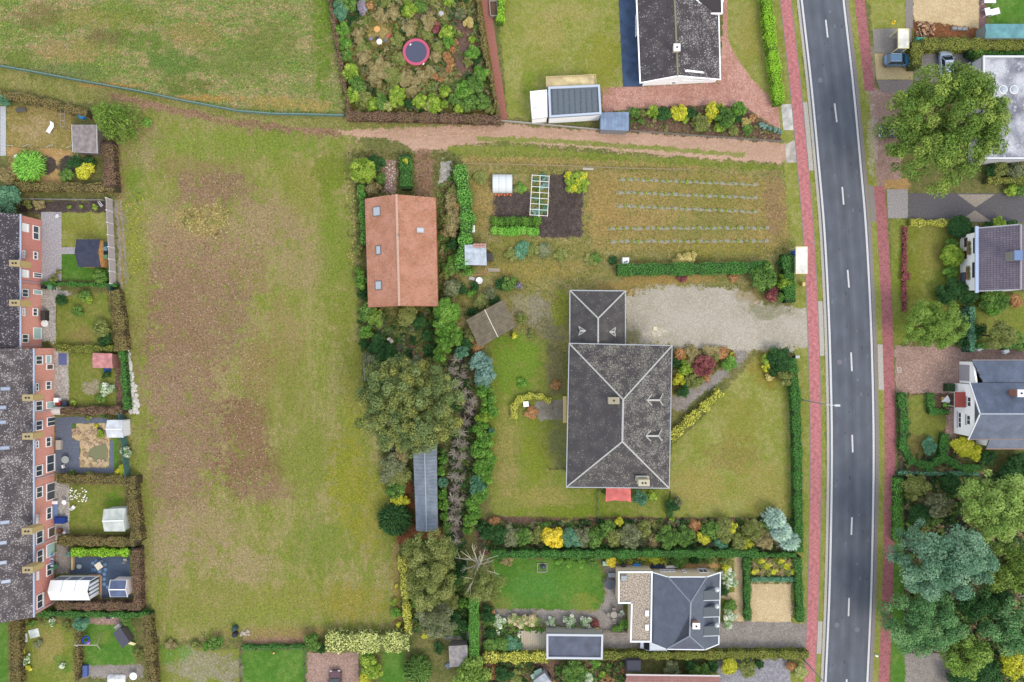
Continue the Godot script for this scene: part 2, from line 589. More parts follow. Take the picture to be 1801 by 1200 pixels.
# ---------------------------------------------------------------- plants
var PAL := {
	"green": ["mid green leafy shrub",[[88,120,54],[70,102,46],[114,142,72],[58,86,42]]],
	"fresh": ["fresh bright green shrub",[[100,142,56],[80,120,46],[130,164,78],[66,102,44]]],
	"dark": ["dark green dense shrub",[[50,84,44],[40,68,38],[66,98,54]]],
	"lime": ["lime green shrub",[[136,160,58],[108,136,46],[164,182,82],[84,114,44]]],
	"yellow": ["golden yellow shrub",[[222,200,62],[200,176,48],[234,218,96]]],
	"gold": ["yellow green shrub",[[176,176,50],[148,156,44],[200,194,78]]],
	"olive": ["olive green shrub",[[112,120,64],[92,102,52],[134,138,82]]],
	"greyolive": ["grey olive shrub",[[108,114,82],[90,98,66],[128,132,100]]],
	"blue": ["blue grey conifer shrub",[[112,144,132],[90,122,112],[138,168,154]]],
	"ice": ["pale silver blue conifer",[[172,200,182],[148,180,164],[196,216,202]]],
	"teal": ["blue green shrub",[[84,126,96],[66,106,80],[106,148,118]]],
	"red": ["dark red leaved shrub",[[122,70,72],[98,54,58],[146,90,84]]],
	"rust": ["rusty orange brown shrub",[[160,116,78],[136,96,64],[178,142,98]]],
	"brown": ["faded brown shrub",[[136,124,84],[114,104,68],[156,144,104]]],
	"deadgrass": ["brown",[[186,160,134],[156,130,108],[204,182,152]]],
	"straw": ["straw coloured grassy plant",[[182,166,102],[156,142,84],[198,186,126]]],
	"variegated": ["cream and green variegated shrub",[[160,166,96],[130,142,74],[186,186,128]]],
	"palm": ["bright feathery green shrub",[[112,176,66],[84,150,50],[150,196,92]]],
	"beech": ["brown",[[116,102,66],[98,84,56],[108,110,60]]],
	"purple": ["purple brown",[[116,90,76],[98,74,64],[104,98,62]]],
	"white": ["white flowering shrub",[[96,136,62],[230,230,214],[80,118,52],[238,236,226]]],
	"pink": ["pink and cream flowering shrub",[[110,136,66],[222,190,160],[214,204,160],[96,122,56]]],
	"lilac": ["lilac grey flowering shrub",[[150,140,160],[122,112,120],[96,108,70]]],
	"ash": ["grey green",[[98,114,68],[78,94,54],[124,136,84],[142,140,70]]],
	"oak": ["green",[[106,130,56],[84,110,46],[138,156,72],[70,96,44]]],
	"pine": ["blue green",[[100,136,108],[82,118,92],[128,158,128],[72,108,78]]],
	"pinegreen": ["green",[[88,128,78],[72,110,66],[116,150,96]]],
	"maple": ["yellow green",[[126,152,74],[104,132,62],[152,172,94]]],
	"cypress": ["mid green",[[106,134,56],[88,114,48],[128,152,74]]],
	"laurel": ["glossy bright green",[[80,126,52],[64,106,44],[104,148,70]]],
	"yew": ["dark green",[[64,106,48],[54,92,42],[80,122,58]]],
	"limehedge": ["lime green",[[122,164,44],[104,146,38],[140,178,60]]],
	"olivehedge": ["olive green",[[110,118,52],[94,104,46],[132,128,66]]],
	"goldhedge": ["yellow green",[[160,160,66],[136,140,56],[184,178,90]]],
}
const LEAFK := 1.0

func pal(kind: String) -> Array:
	var o := []
	for c in PAL[kind][1]: o.append(lin(c[0],c[1],c[2],LEAFK))
	return o

# sprays of leaves over lobes [centre,radius]; stretch > 1 gives narrow blades pointing outwards
func foliage(lobes: Array,leaf: float,dens: float,colors: Array,r: RandomNumberGenerator,narrow := 0.62,outward := 0.0,under := -0.3) -> ArrayMesh:
	var v := PackedVector3Array()
	var n := PackedVector3Array()
	var c := PackedColorArray()
	var ix := PackedInt32Array()
	for L in lobes:
		var ce: Vector3 = L[0]
		var rad: float = L[1]
		var base: Color = colors[r.randi() % colors.size()]
		var other: Color = colors[r.randi() % colors.size()]
		base = base.lerp(colors[0],0.4)
		var cnt := int(dens * rad * rad * 9.0) + 3
		for i in cnt:
			var d := Vector3(r.randfn(),r.randfn(),r.randfn()).normalized()
			if d.y < under: d.y = -d.y
			var p := ce + d * rad * (0.5 + 0.68 * sqrt(r.randf()))
			var rv := Vector3(r.randf_range(-1,1),r.randf_range(-1,1),r.randf_range(-1,1))
			var nn := (d + rv * 0.75 + Vector3(0,0.25,0)).normalized()
			var t := (d * outward + Vector3(rv.y,rv.z,rv.x)).normalized()
			t = (t - nn * t.dot(nn)).normalized()
			if outward > 0.0: t = (t + d * outward * 0.6).normalized()
			var b := nn.cross(t).normalized()
			var s := leaf * r.randf_range(0.55,1.25)
			t *= s * 0.62
			b *= s * 0.5 * narrow
			var k := v.size()
			v.append(p - t); v.append(p - b + t * 0.15); v.append(p + t); v.append(p + b + t * 0.15)
			var col := base.lerp(other,r.randf() * 0.8) * r.randf_range(0.72,1.28)
			for q in 4:
				n.append(nn)
				c.append(col)
			ix.append(k); ix.append(k + 2); ix.append(k + 1)
			ix.append(k); ix.append(k + 3); ix.append(k + 2)
	var a := []
	a.resize(Mesh.ARRAY_MAX)
	a[Mesh.ARRAY_VERTEX] = v
	a[Mesh.ARRAY_NORMAL] = n
	a[Mesh.ARRAY_COLOR] = c
	a[Mesh.ARRAY_INDEX] = ix
	var m := ArrayMesh.new()
	m.add_surface_from_arrays(Mesh.PRIMITIVE_TRIANGLES,a)
	return m

# shrub of radius 1 and height 1,in three size classes and three individuals
func shrub_mesh(kind: String,style: String,cls: int,which: int) -> ArrayMesh:
	var key := "%s_%s_%d_%d" % [kind,style,cls,which]
	if key in meshes: return meshes[key]
	var r := RandomNumberGenerator.new()
	r.seed = hash(key)
	var real: float = [0.5,1.1,2.0][cls]
	var leaf: float = [0.14,0.18,0.22][cls] / real
	var lobes := []
	var dens := 0.0
	var narrow := 0.62
	var outward := 0.0
	match style:
		"ball":
			for k in [22,34,60][cls]:
				var d := Vector3(r.randfn(),r.randfn(),r.randfn()).normalized()
				if d.y < -0.2: d.y = -d.y
				lobes.append([Vector3(d.x * 0.76,0.5 + d.y * 0.36,d.z * 0.76),0.24])
			lobes.append([Vector3(0,0.5,0),0.62])
			dens = 4.0 / (leaf * leaf)
		"spiky":
			for k in 3: lobes.append([Vector3(r.randf_range(-0.15,0.15),0.35,r.randf_range(-0.15,0.15)),r.randf_range(0.6,0.85)])
			lobes.append([Vector3(0,0.3,0),0.5])
			leaf *= 2.0
			narrow = 0.22
			outward = 2.2
			dens = 11.0 / (leaf * leaf)
		_:
			var cnt: int = [9,17,34][cls]
			for k in cnt:
				var a := r.randf() * TAU
				var q := sqrt(r.randf()) * 0.8
				var e := r.randf_range(0.75,1.05)
				var hh := (0.28 + 0.6 * sqrt(maxf(0.0,1.0 - q * q))) * r.randf_range(0.65,1.05)
				lobes.append([Vector3(cos(a) * q * e,hh,sin(a) * q * e),r.randf_range(0.2,0.4) * [1.15,0.95,0.75][cls]])
			lobes.append([Vector3(0,0.4,0),0.5])
			dens = 3.6 / (leaf * leaf)
	meshes[key] = foliage(lobes,leaf,dens,pal(kind),r,narrow,outward)
	return meshes[key]

func stem_mesh() -> ArrayMesh:
	if not "stem" in meshes:
		var mb := MB.new()
		for k in 4:
			var a := TAU * k / 4.0 + 0.4
			mb.tube([Vector3(cos(a) * 0.06,0,sin(a) * 0.06),Vector3(cos(a) * 0.18,0.3,sin(a) * 0.18),Vector3(cos(a) * 0.42,0.62,sin(a) * 0.42)],[0.07,0.05,0.02],5,false)
		meshes["stem"] = mb.mesh()
	return meshes["stem"]

# shrub seen at photo pixel,radius in photo pixels,height in metres
func S(px: float,py: float,rp0: float,h: float,kind: String,where: String,style := "loose",group := "",stretch := 1.0,label := "",turn := 9.0) -> Node3D:
	var rp := rp0 * 1.12
	var hc := h * 0.6
	var p := g(px,py,hc)
	p.y = 0
	var rad := rp / 12.0 * (1.0 - hc / 100.0)
	var cls := 0 if rad < 0.75 else (1 if rad < 1.6 else 2)
	var which := int(abs(px * 7.3 + py * 3.1)) % 3
	var lab: String = label if label else PAL[kind][0] + " " + where
	var t := thing({"white": "flowering_shrub","pink": "flowering_shrub","lilac": "flowering_shrub","blue": "conifer_shrub","ice": "conifer_shrub","straw": "ornamental_grass","brown": "faded_perennial","rust": "faded_perennial","red": "red_shrub","lime": "lime_shrub","yellow": "golden_shrub","gold": "golden_shrub","dark": "evergreen_shrub","teal": "evergreen_shrub"}.get(kind,"shrub") if rad > 0.3 or h > 0.6 else "small_plant",lab,"shrub",p,group if group else PAL[kind][0] + "s " + where)
	var tw: float = (fmod(px * 0.37 + py * 0.71,TAU) if stretch == 1.0 else 0.0) if turn > 8.0 else turn
	mpart(t,"foliage",shrub_mesh(kind,style,cls,which),leaf_mat(),Vector3.ZERO,Vector3(rad * stretch,h,rad),tw)
	mpart(t,"stem",stem_mesh(),M(92,76,58,{"rough": 0.95}),Vector3.ZERO,Vector3(rad * stretch,h,rad),tw)
	return t

# list of [px,py,radius,height,kind(,style)]
func border(where: String,list: Array) -> void:
	var word := {"green": "green","fresh": "bright green","dark": "dark","lime": "lime","yellow": "golden","gold": "yellow green","olive": "olive","greyolive": "grey olive","blue": "blue grey","ice": "silver","teal": "blue green","red": "red","rust": "rusty","brown": "brown","straw": "straw","variegated": "variegated","white": "white","pink": "pink","lilac": "lilac"}
	for e in list:
		var best := 1e9
		var near := ""
		for f in list:
			var d := Vector2(e[0] - f[0],e[1] - f[1]).length()
			if f[4] != e[4] and d < best:
				best = d
				near = f[4]
		var size: String = "small " if e[2] < 9 else ("large " if e[2] > 16 else "")
		var mid: String = (" beside a %s one " % word.get(near,"green")) if near else " "
		var lab: String = size + PAL[e[4]][0] + mid + where
		if lab.split(" ").size() > 16: lab = PAL[e[4]][0] + mid + where
		if lab.split(" ").size() > 16: lab = size + PAL[e[4]][0] + " " + where
		S(e[0],e[1],e[2],e[3],e[4],where,e[5] if e.size() > 5 else "loose","",e[6] if e.size() > 6 else 1.0,lab)

# clipped hedge along photo pixels,width in photo pixels
func hedge(label: String,pts: Array,wp: float,h: float,kind: String,group := "",rough := 0.1,leaf := 0.15) -> Node3D:
	var w := []
	for p in pts:
		var q := g(p.x,p.y,h * 0.9)
		q.y = 0
		w.append(q)
	var t := thing("hedge",label,"hedge",w[0],group)
	var wid := wp / 12.0 * (1.0 - h / 100.0)
	var colors := pal(kind)
	var r := RandomNumberGenerator.new()
	r.seed = hash(label) + int(pts[0].x * 13.0 + pts[0].y)
	var core := MB.new()
	var v := PackedVector3Array()
	var nn := PackedVector3Array()
	var c := PackedColorArray()
	var ix := PackedInt32Array()
	var o: Vector3 = w[0]
	for i in w.size() - 1:
		var a: Vector3 = w[i]
		var b: Vector3 = w[i + 1]
		var d := b - a
		var len := d.length()
		d /= len
		var s := Vector3(-d.z,0,d.x)
		var bs := Basis(d,Vector3.UP,s)
		var cw := maxf(0.1,wid - 0.22)
		core.box((a + b) * 0.5 + Vector3.UP * (h * 0.5 - 0.06),Vector3(len + cw * 0.5,h - 0.12,cw),bs)
		var ext := wid * 0.5 if w.size() > 2 else 0.0
		var ntop := int((len + ext) * wid * 3.2 / (leaf * leaf))
		var nside := int((len + ext) * h * 1.6 / (leaf * leaf) * 0.6)
		for k in ntop + nside * 2:
			var u := r.randf_range(-ext * 0.5,len + ext * 0.5)
			var p: Vector3
			var nrm: Vector3
			var wob := sin(u * 1.7 + i) * rough + sin(u * 4.1 + 2.0) * rough * 0.6
			if k < ntop:
				var e := r.randf_range(-1,1)
				p = a + d * u + s * e * (wid * 0.5 + wob) + Vector3.UP * (h - 0.05 - 0.12 * pow(absf(e),4.0) + wob * 0.6 + r.randf_range(-rough,rough))
				nrm = Vector3.UP + s * e * 0.4
			else:
				var sd := 1.0 if (k & 1) == 0 else -1.0
				p = a + d * u + s * sd * (wid * 0.5 - 0.03 + wob + r.randf_range(-rough,rough)) + Vector3.UP * r.randf_range(0.02,h)
				nrm = s * sd + Vector3.UP * 0.3
			nrm = (nrm + Vector3(r.randf_range(-1,1),r.randf_range(-1,1),r.randf_range(-1,1)) * 0.7).normalized()
			var tt := nrm.cross(Vector3(r.randf_range(-1,1),r.randf_range(-1,1),r.randf_range(-1,1))).normalized()
			var bb := nrm.cross(tt)
			var sz := leaf * r.randf_range(0.6,1.3)
			tt *= sz * 0.62
			bb *= sz * 0.36
			p -= o
			var q := v.size()
			v.append(p - tt); v.append(p - bb); v.append(p + tt); v.append(p + bb)
			var patch := 0.5 + 0.5 * sin(u * 0.9 + i * 2.0 + sin(u * 2.3))
			var cc: Color = 1.22 * colors[0].lerp(colors[1 + (r.randi() % (colors.size() - 1))],clampf(patch * 0.6 + r.randf() * 0.5,0,1)) * r.randf_range(0.75,1.25)
			for z in 4:
				nn.append(nrm)
				c.append(cc)
			ix.append(q); ix.append(q + 2); ix.append(q + 1)
			ix.append(q); ix.append(q + 3); ix.append(q + 2)
	var arr := []
	arr.resize(Mesh.ARRAY_MAX)
	arr[Mesh.ARRAY_VERTEX] = v
	arr[Mesh.ARRAY_NORMAL] = nn
	arr[Mesh.ARRAY_COLOR] = c
	arr[Mesh.ARRAY_INDEX] = ix
	var m := ArrayMesh.new()
	m.add_surface_from_arrays(Mesh.PRIMITIVE_TRIANGLES,arr)
	mpart(t,"foliage",m,leaf_mat())
	var pc: Array = PAL[kind][1][1]
	part(t,"branches",core,M(int(pc[0] * 0.8),int(pc[1] * 0.8),int(pc[2] * 0.8),{"rough": 0.95}))
	return t

# broadleaf tree,crown seen centred on the photo pixel
func tree(label: String,px: float,py: float,rp: float,h: float,kind: String,o := {}) -> Node3D:
	var hc := h * 0.62
	var p := g(px,py,hc)
	p.y = 0
	var t := thing("tree",label,"tree",p,o.get("group",""))
	var rad := rp / 12.0 * (1.0 - hc / 100.0)
	var rz: float = rad * o.get("ratio",1.0)
	var r := RandomNumberGenerator.new()
	r.seed = hash(label) + int(px)
	var lr: float = o.get("lobe",0.85)
	var lobes := []
	var cnt := int(rad * rz / (lr * lr) * o.get("fill",2.6))
	var ch: float = h * 0.38
	var nz := FastNoiseLite.new()
	nz.seed = int(px)
	nz.frequency = 0.9
	for k in cnt:
		var d := Vector3(r.randfn(),r.randfn() * 0.9 + 0.25,r.randfn()).normalized()
		if d.y < -0.25: d.y = -d.y
		var edge := 1.0 + 0.28 * nz.get_noise_3d(d.x * 1.6,d.y * 1.6,d.z * 1.6)
		var q := pow(r.randf(),0.35) * edge
		lobes.append([Vector3(d.x * (rad - lr * 0.6) * q,hc + d.y * ch * q,d.z * (rz - lr * 0.6) * q),lr * r.randf_range(0.55,1.2)])
	var leaf: float = o.get("leaf",0.34) * 0.8
	mpart(t,"crown",foliage(lobes,leaf,o.get("dens",2.2) / (leaf * leaf),pal(kind),r),leaf_mat())
	var mb := MB.new()
	var tr: float = o.get("trunk",h * 0.022)
	mb.tube([Vector3.ZERO,Vector3(0.05,h * 0.2,0),Vector3(0.1,h * 0.5,0.05),Vector3(0,h * 0.85,0)],[tr * 1.35,tr,tr * 0.7,tr * 0.15],8)
	part_local(t,"trunk",mb)
	var lm := MB.new()
	for k in mini(26,lobes.size()):
		var e: Vector3 = lobes[k][0]
		var s := Vector3(0.05,h * r.randf_range(0.22,0.5),0.02)
		lm.tube([s,s.lerp(e,0.5) + Vector3(0,0.3,0),e],[tr * 0.45,tr * 0.28,tr * 0.08],5,false)
	part_local(t,"limbs",lm)
	return t

func part_local(t: Node3D,called: String,mb: MB,m: Material = null) -> MeshInstance3D:
	return lpart(t,called,mb,m if m else M(104,92,76,{"rough": 0.95,"tex": "grain","size": 1.0}))

# conifer: whorls of drooping sprays on a cone
func conifer(label: String,bx: float,by: float,rad: float,h: float,kind: String,o := {}) -> Node3D:
	var p := g(bx,by)
	var t := thing("conifer",label,"tree",p,o.get("group",""))
	var r := RandomNumberGenerator.new()
	r.seed = hash(label) + int(bx * 3.0)
	var lobes := []
	var y := h * 0.1
	var narrow_top: float = o.get("top",0.12)
	while y < h:
		var f := 1.0 - y / h
		var cr := rad * maxf(narrow_top,pow(f,o.get("pow",0.7)))
		var cnt := maxi(3,int(cr * 5.5))
		for k in cnt:
			var a := TAU * k / cnt + r.randf() * 0.7
			var e := r.randf_range(0.55,1.0)
			lobes.append([Vector3(cos(a) * cr * e,y + r.randf_range(-0.2,0.2),sin(a) * cr * e),r.randf_range(0.32,0.6)])
		y += 0.5
	mpart(t,"crown",foliage(lobes,0.34,o.get("dens",20.0),pal(kind),r,0.34,1.2,-0.6),leaf_mat())
	var mb := MB.new()
	mb.tube([Vector3.ZERO,Vector3(0,h * 0.5,0),Vector3(0,h * 0.97,0)],[h * 0.025,h * 0.016,0.02],7)
	part_local(t,"trunk",mb)
	return t

# leafless grey branches
func dead(called: String,label: String,px: float,py: float,rad: float,h: float,cnt: int,group := "",tone := [158,146,138],up := 0.6,thick := 0.05) -> Node3D:
	var p := g(px,py)
	var t := thing(called,label,"dead shrub" if called == "dead_shrub" else "tree",p,group)
	var r := RandomNumberGenerator.new()
	r.seed = int(px * 17.0 + py)
	var mb := MB.new()
	for k in cnt:
		var a := r.randf() * TAU
		var d := Vector3(cos(a),r.randf_range(0.0,up),sin(a)).normalized()
		var s := Vector3(r.randf_range(-0.1,0.1),h * r.randf_range(0.25,0.85),r.randf_range(-0.1,0.1))
		var L := rad * r.randf_range(0.55,1.1)
		var mid := s + d * L * 0.5 + Vector3(r.randfn() * 0.06,0.06,r.randfn() * 0.06)
		var e := s + d * L + Vector3(r.randfn() * 0.12,r.randf_range(-0.1,0.25),r.randfn() * 0.12)
		mb.tube([s,mid,e],[thick,thick * 0.7,thick * 0.25],4,false)
		for q in 3:
			var s2 := s.lerp(e,r.randf_range(0.35,0.8))
			var d2 := (d + Vector3(r.randfn(),r.randfn() * 0.5,r.randfn()) * 0.7).normalized()
			mb.tube([s2,s2 + d2 * L * r.randf_range(0.25,0.5)],[thick * 0.5,thick * 0.18],3,false)
	var tk := MB.new()
	tk.tube([Vector3.ZERO,Vector3(0,h * 0.5,0),Vector3(0.03,h * 0.9,0)],[thick * 2.2,thick * 1.6,thick * 0.6],6)
	var m := M(tone[0],tone[1],tone[2],{"rough": 0.95,"k": 1.1})
	part_local(t,"trunk",tk,m)
	part_local(t,"branches",mb,m)
	return t

# ---------------------------------------------------------------- building helpers
# one roof slope: sheathing slab and its courses of tiles (too small to pick apart: one part)
func slope(parent: Node,pts: Array,tw: float,th: float,m: Material,base: Material,o := {}) -> MeshInstance3D:
	var n: Vector3 = (pts[1] - pts[0]).cross(pts[2] - pts[0]).normalized()
	if pts.size() > 3 and absf(n.y) < 0.05: n = (pts[2] - pts[0]).cross(pts[3] - pts[0]).normalized()
	if n.y < 0.0: n = -n
	var u := Vector3.UP.cross(n)
	if u.length() < 0.01: u = Vector3.RIGHT
	u = u.normalized()
	var v := n.cross(u).normalized()
	if v.y < 0.0: v = -v
	var sl := MB.new()
	var low := []
	for p in pts: low.append(p - n * 0.02)
	sl.solid(low,-n * o.get("thick",0.12))
	var s := part(parent,o.get("name","roof_slope"),sl,base)
	var p2 := PackedVector2Array()
	var lo := Vector2(1e9,1e9)
	var hi := Vector2(-1e9,-1e9)
	var og: Vector3 = pts[0]
	for p in pts:
		var q := Vector2((p - og).dot(u),(p - og).dot(v))
		p2.append(q)
		lo = lo.min(q)
		hi = hi.max(q)
	var r := RandomNumberGenerator.new()
	r.seed = int(og.x * 31.0 + og.z * 17.0 + 1000.0)
	var tb := MB.new()
	var row := 0
	var y := lo.y
	var off := Vector2(og.x,og.z)
	var lift: float = o.get("lift",0.035)
	var gap: float = o.get("gap",0.012)
	var va: float = o.get("vary",0.1)
	while y < hi.y:
		var x := lo.x - (tw * 0.5 if (row % 2) == 1 and o.get("stagger",true) else 0.0)
		var y1 := minf(y + th,hi.y)
		while x < hi.x:
			var x0 := maxf(x,lo.x) + gap * 0.5
			var x1 := minf(x + tw,hi.x) - gap * 0.5
			if x1 > x0 and Geometry2D.is_point_in_polygon(Vector2((x0 + x1) * 0.5,(y + y1) * 0.5),p2):
				var f := 1.0 + r.randf_range(-va,va)
				tb.col = Color(f * (1.0 + r.randf_range(-va,va) * 0.3),f,f * (1.0 + r.randf_range(-va,va) * 0.3))
				var l0 := lift * r.randf_range(0.8,1.2)
				var a := og + u * x0 + v * y + n * l0
				var b := og + u * x1 + v * y + n * l0
				var c := og + u * x1 + v * (y1 + 0.01) + n * 0.004
				var d := og + u * x0 + v * (y1 + 0.01) + n * 0.004
				tb.quad(a,b,c,d,n,Vector2(x0,-y) + off,Vector2(x1,-y) + off,Vector2(x1,-y1) + off,Vector2(x0,-y1) + off)
				tb.quad(a,b,b - n * (l0 + 0.015),a - n * (l0 + 0.015),-v,Vector2(x0,-y) + off,Vector2(x1,-y) + off,Vector2(x1,-y) + off,Vector2(x0,-y) + off)
			x += tw
		y += th
		row += 1
	if tb.ix.size() > 0:
		var t := part(s,o.get("tiles","tiles"),tb,m)
		t.set_meta("kind","stuff")
	return s

func ridge(parent: Node,pts: Array,m: Material,rad := 0.13,called := "ridge_cap") -> void:
	for i in pts.size() - 1:
		var mb := MB.new()
		var a: Vector3 = pts[i]
		var b: Vector3 = pts[i + 1]
		var cnt := maxi(1,int(a.distance_to(b) / 0.45))
		for k in cnt:
			var s := a.lerp(b,float(k) / cnt)
			var e := a.lerp(b,(k + 1.06) / cnt)
			mb.tube([s + Vector3.UP * 0.01,e + Vector3.UP * 0.01],[rad,rad * 0.86],7)
		part(parent,called,mb,m)

func bar(parent: Node,called: String,pts: Array,w: float,h: float,m: Material) -> MeshInstance3D:
	var mb := MB.new()
	for i in pts.size() - 1:
		var a: Vector3 = pts[i]
		var b: Vector3 = pts[i + 1]
		var d := (b - a).normalized()
		var s := d.cross(Vector3.UP).normalized()
		if s.length() < 0.1: s = Vector3.RIGHT
		mb.box((a + b) * 0.5,Vector3((b - a).length() + (w if pts.size() > 2 else 0.0),h,w),Basis(d,s.cross(d).normalized(),s))
	return part(parent,called,mb,m)

func wall(parent: Node,pts: Array,inward: Vector3,m: Material,thick := 0.25) -> MeshInstance3D:
	var mb := MB.new()
	mb.solid(pts,inward.normalized() * thick)
	return part(parent,"wall",mb,m)

# walls round a footprint up to one height
func walls(parent: Node,base: Array,h: float,m: Material,inset := 0.0) -> void:
	var ce := Vector3.ZERO
	for p in base: ce += p
	ce /= base.size()
	for i in base.size():
		var a: Vector3 = base[i]
		var b: Vector3 = base[(i + 1) % base.size()]
		a.y = 0
		b.y = 0
		var d := (b - a).normalized()
		var inn := Vector3(-d.z,0,d.x)
		if inn.dot(ce - (a + b) * 0.5) < 0.0: inn = -inn
		a += inn * inset + d * (inset + 0.003 * (i % 2) * 80.0)
		b += inn * inset - d * (inset + 0.003 * (i % 2) * 80.0)
		wall(parent,[a,b,b + Vector3.UP * h,a + Vector3.UP * h],inn,m,0.22)

# window on a wall plane,drawn between two photo pixels; out = the wall's outward normal
func window(parent: Node,p0: Vector3,out: Vector3,x0: float,y0: float,x1: float,y1: float,o := {}) -> void:
	var a := ray_plane(x0,y0,p0,out)
	var b := ray_plane(x1,y1,p0,out)
	var s := out.cross(Vector3.UP).normalized()
	var ylo := minf(a.y,b.y)
	var yhi := maxf(a.y,b.y)
	var w := absf((b - a).dot(s))
	var h := yhi - ylo
	var c := (a + b) * 0.5
	var bs := Basis(s,Vector3.UP,out)
	var fr := MB.new()
	var t: float = o.get("frame",0.09)
	var dep := 0.1
	fr.box(c + out * 0.03 + Vector3.UP * (h * 0.5 - t * 0.5),Vector3(w,t,dep),bs)
	fr.box(c + out * 0.03 - Vector3.UP * (h * 0.5 - t * 0.5),Vector3(w,t,dep),bs)
	for e in [-1.0,1.0]: fr.box(c + out * 0.03 + s * e * (w * 0.5 - t * 0.5),Vector3(t,h - 2.0 * t,dep),bs)
	var mull: int = o.get("mull",1)
	for k in mull: fr.box(c + out * 0.025 + s * w * ((k + 1.0) / (mull + 1) - 0.5),Vector3(t * 0.8,h - 2.0 * t,dep),bs)
	if o.get("bar",false): fr.box(c + out * 0.022,Vector3(w - 2.0 * t,t * 0.8,dep),bs)
	var win := part(parent,o.get("name","window"),fr,o.get("fmat",M(246,246,248,{"k": 1.15,"rough": 0.5})))
	var gl := MB.new()
	gl.box(c + out * 0.01,Vector3(w - 2.0 * t,h - 2.0 * t,0.05),bs)
	part(win,"pane",gl,o.get("glass",M(70,82,92,{"rough": 0.12,"spec": 0.8})))
	if o.get("sill",true):
		var si := MB.new()
		si.box(c + out * 0.08 - Vector3.UP * (h * 0.5 + 0.05),Vector3(w + 0.15,0.07,0.24),bs)
		part(win,"sill",si,M(188,180,176,{"rough": 0.8}))

# hipped or gabled small building from photo pixels of its four eave corners (nw,ne,se,sw) at eave height
func shed(called: String,label: String,cat: String,c: Array,he: float,hr: float,along: String,wmat: Material,rmat: Material,o := {}) -> Node3D:
	var e := []
	var m := Vector3.ZERO
	for p in c:
		e.append(g(p[0],p[1],he))
		m += e[-1]
	m /= 4.0
	var t := thing(called,label,cat,Vector3(m.x,0,m.z),o.get("group",""))
	var inset: float = o.get("over",0.12)
	var a: Vector3
	var b: Vector3
	if along == "x":
		a = (e[0] + e[3]) * 0.5
		b = (e[1] + e[2]) * 0.5
	else:
		a = (e[0] + e[1]) * 0.5
		b = (e[3] + e[2]) * 0.5
	a.y = hr
	b.y = hr
	var quads := [[e[0],e[1],b,a],[e[3],e[2],b,a]] if along == "x" else [[e[0],e[3],b,a],[e[1],e[2],b,a]]
	for q in quads:
		var n: Vector3 = (q[1] - q[0]).cross(q[2] - q[0]).normalized()
		if n.y < 0.0: n = -n
		var mb := MB.new()
		if "corr" in o:
			# corrugated sheets: real waves running down the slope
			var along_e: Vector3 = (q[1] - q[0])
			var wn := int(along_e.length() / o.corr) * 4
			for k in wn:
				var f0 := float(k) / wn
				var f1 := float(k + 1) / wn
				var h0 := sin(k * PI * 0.5) * 0.025
				var h1 := sin((k + 1) * PI * 0.5) * 0.025
				mb.quad(q[0].lerp(q[1],f0) + n * h0,q[0].lerp(q[1],f1) + n * h1,q[3].lerp(q[2],f1) + n * h1,q[3].lerp(q[2],f0) + n * h0,n)
			var under := MB.new()
			under.solid([q[0] - n * 0.03,q[1] - n * 0.03,q[2] - n * 0.03,q[3] - n * 0.03],-n * 0.03)
			var us := part(t,"roof_slope",under,M(90,84,80))
			part(us,"corrugated_sheet",mb,rmat)
		else:
			mb.solid(q,-n * 0.06)
			part(t,"roof_slope",mb,rmat)
	if "cap" in o: bar(t,"ridge_cap",[a + Vector3.UP * 0.04,b + Vector3.UP * 0.04],0.14,0.06,o.cap)
	if "trim" in o:
		for q in [[e[0],e[3]],[e[1],e[2]]] if along == "x" else [[e[0],e[1]],[e[3],e[2]]]:
			var mid: Vector3 = (q[0] + q[1]) * 0.5
			mid.y = hr
			bar(t,"verge_board",[q[0] - Vector3.UP * 0.03,mid - Vector3.UP * 0.03,q[1] - Vector3.UP * 0.03],0.07,0.16,o.trim)
		for q in [[e[0],e[1]],[e[3],e[2]]] if along == "x" else [[e[0],e[3]],[e[1],e[2]]]:
			bar(t,"fascia",[q[0] - Vector3.UP * 0.07,q[1] - Vector3.UP * 0.07],0.06,0.12,o.trim)
	# walls: long sides to the eaves,gable ends to the ridge
	var base := []
	for p in e:
		var q: Vector3 = p
		var d := m - q
		d.y = 0
		q += d.normalized() * inset * 1.41
		q.y = 0
		base.append(q)
	var up := Vector3.UP * (he - 0.09)
	for i in 4:
		var p0: Vector3 = base[i]
		var p1: Vector3 = base[(i + 1) % 4]
		var dd := (p1 - p0).normalized()
		var inn := Vector3(-dd.z,0,dd.x)
		if inn.dot(m - p0) < 0.0: inn = -inn
		var gable := (i % 2 == 1) if along == "x" else (i % 2 == 0)
		if gable and hr > he + 0.05:
			wall(t,[p0 + dd * 0.1,p1 - dd * 0.1,p1 - dd * 0.1 + up,(p0 + p1) * 0.5 + Vector3.UP * (hr - 0.12),p0 + dd * 0.1 + up],inn,wmat,0.08)
		else:
			wall(t,[p0,p1,p1 + up,p0 + up],inn,wmat,0.08)
	return t

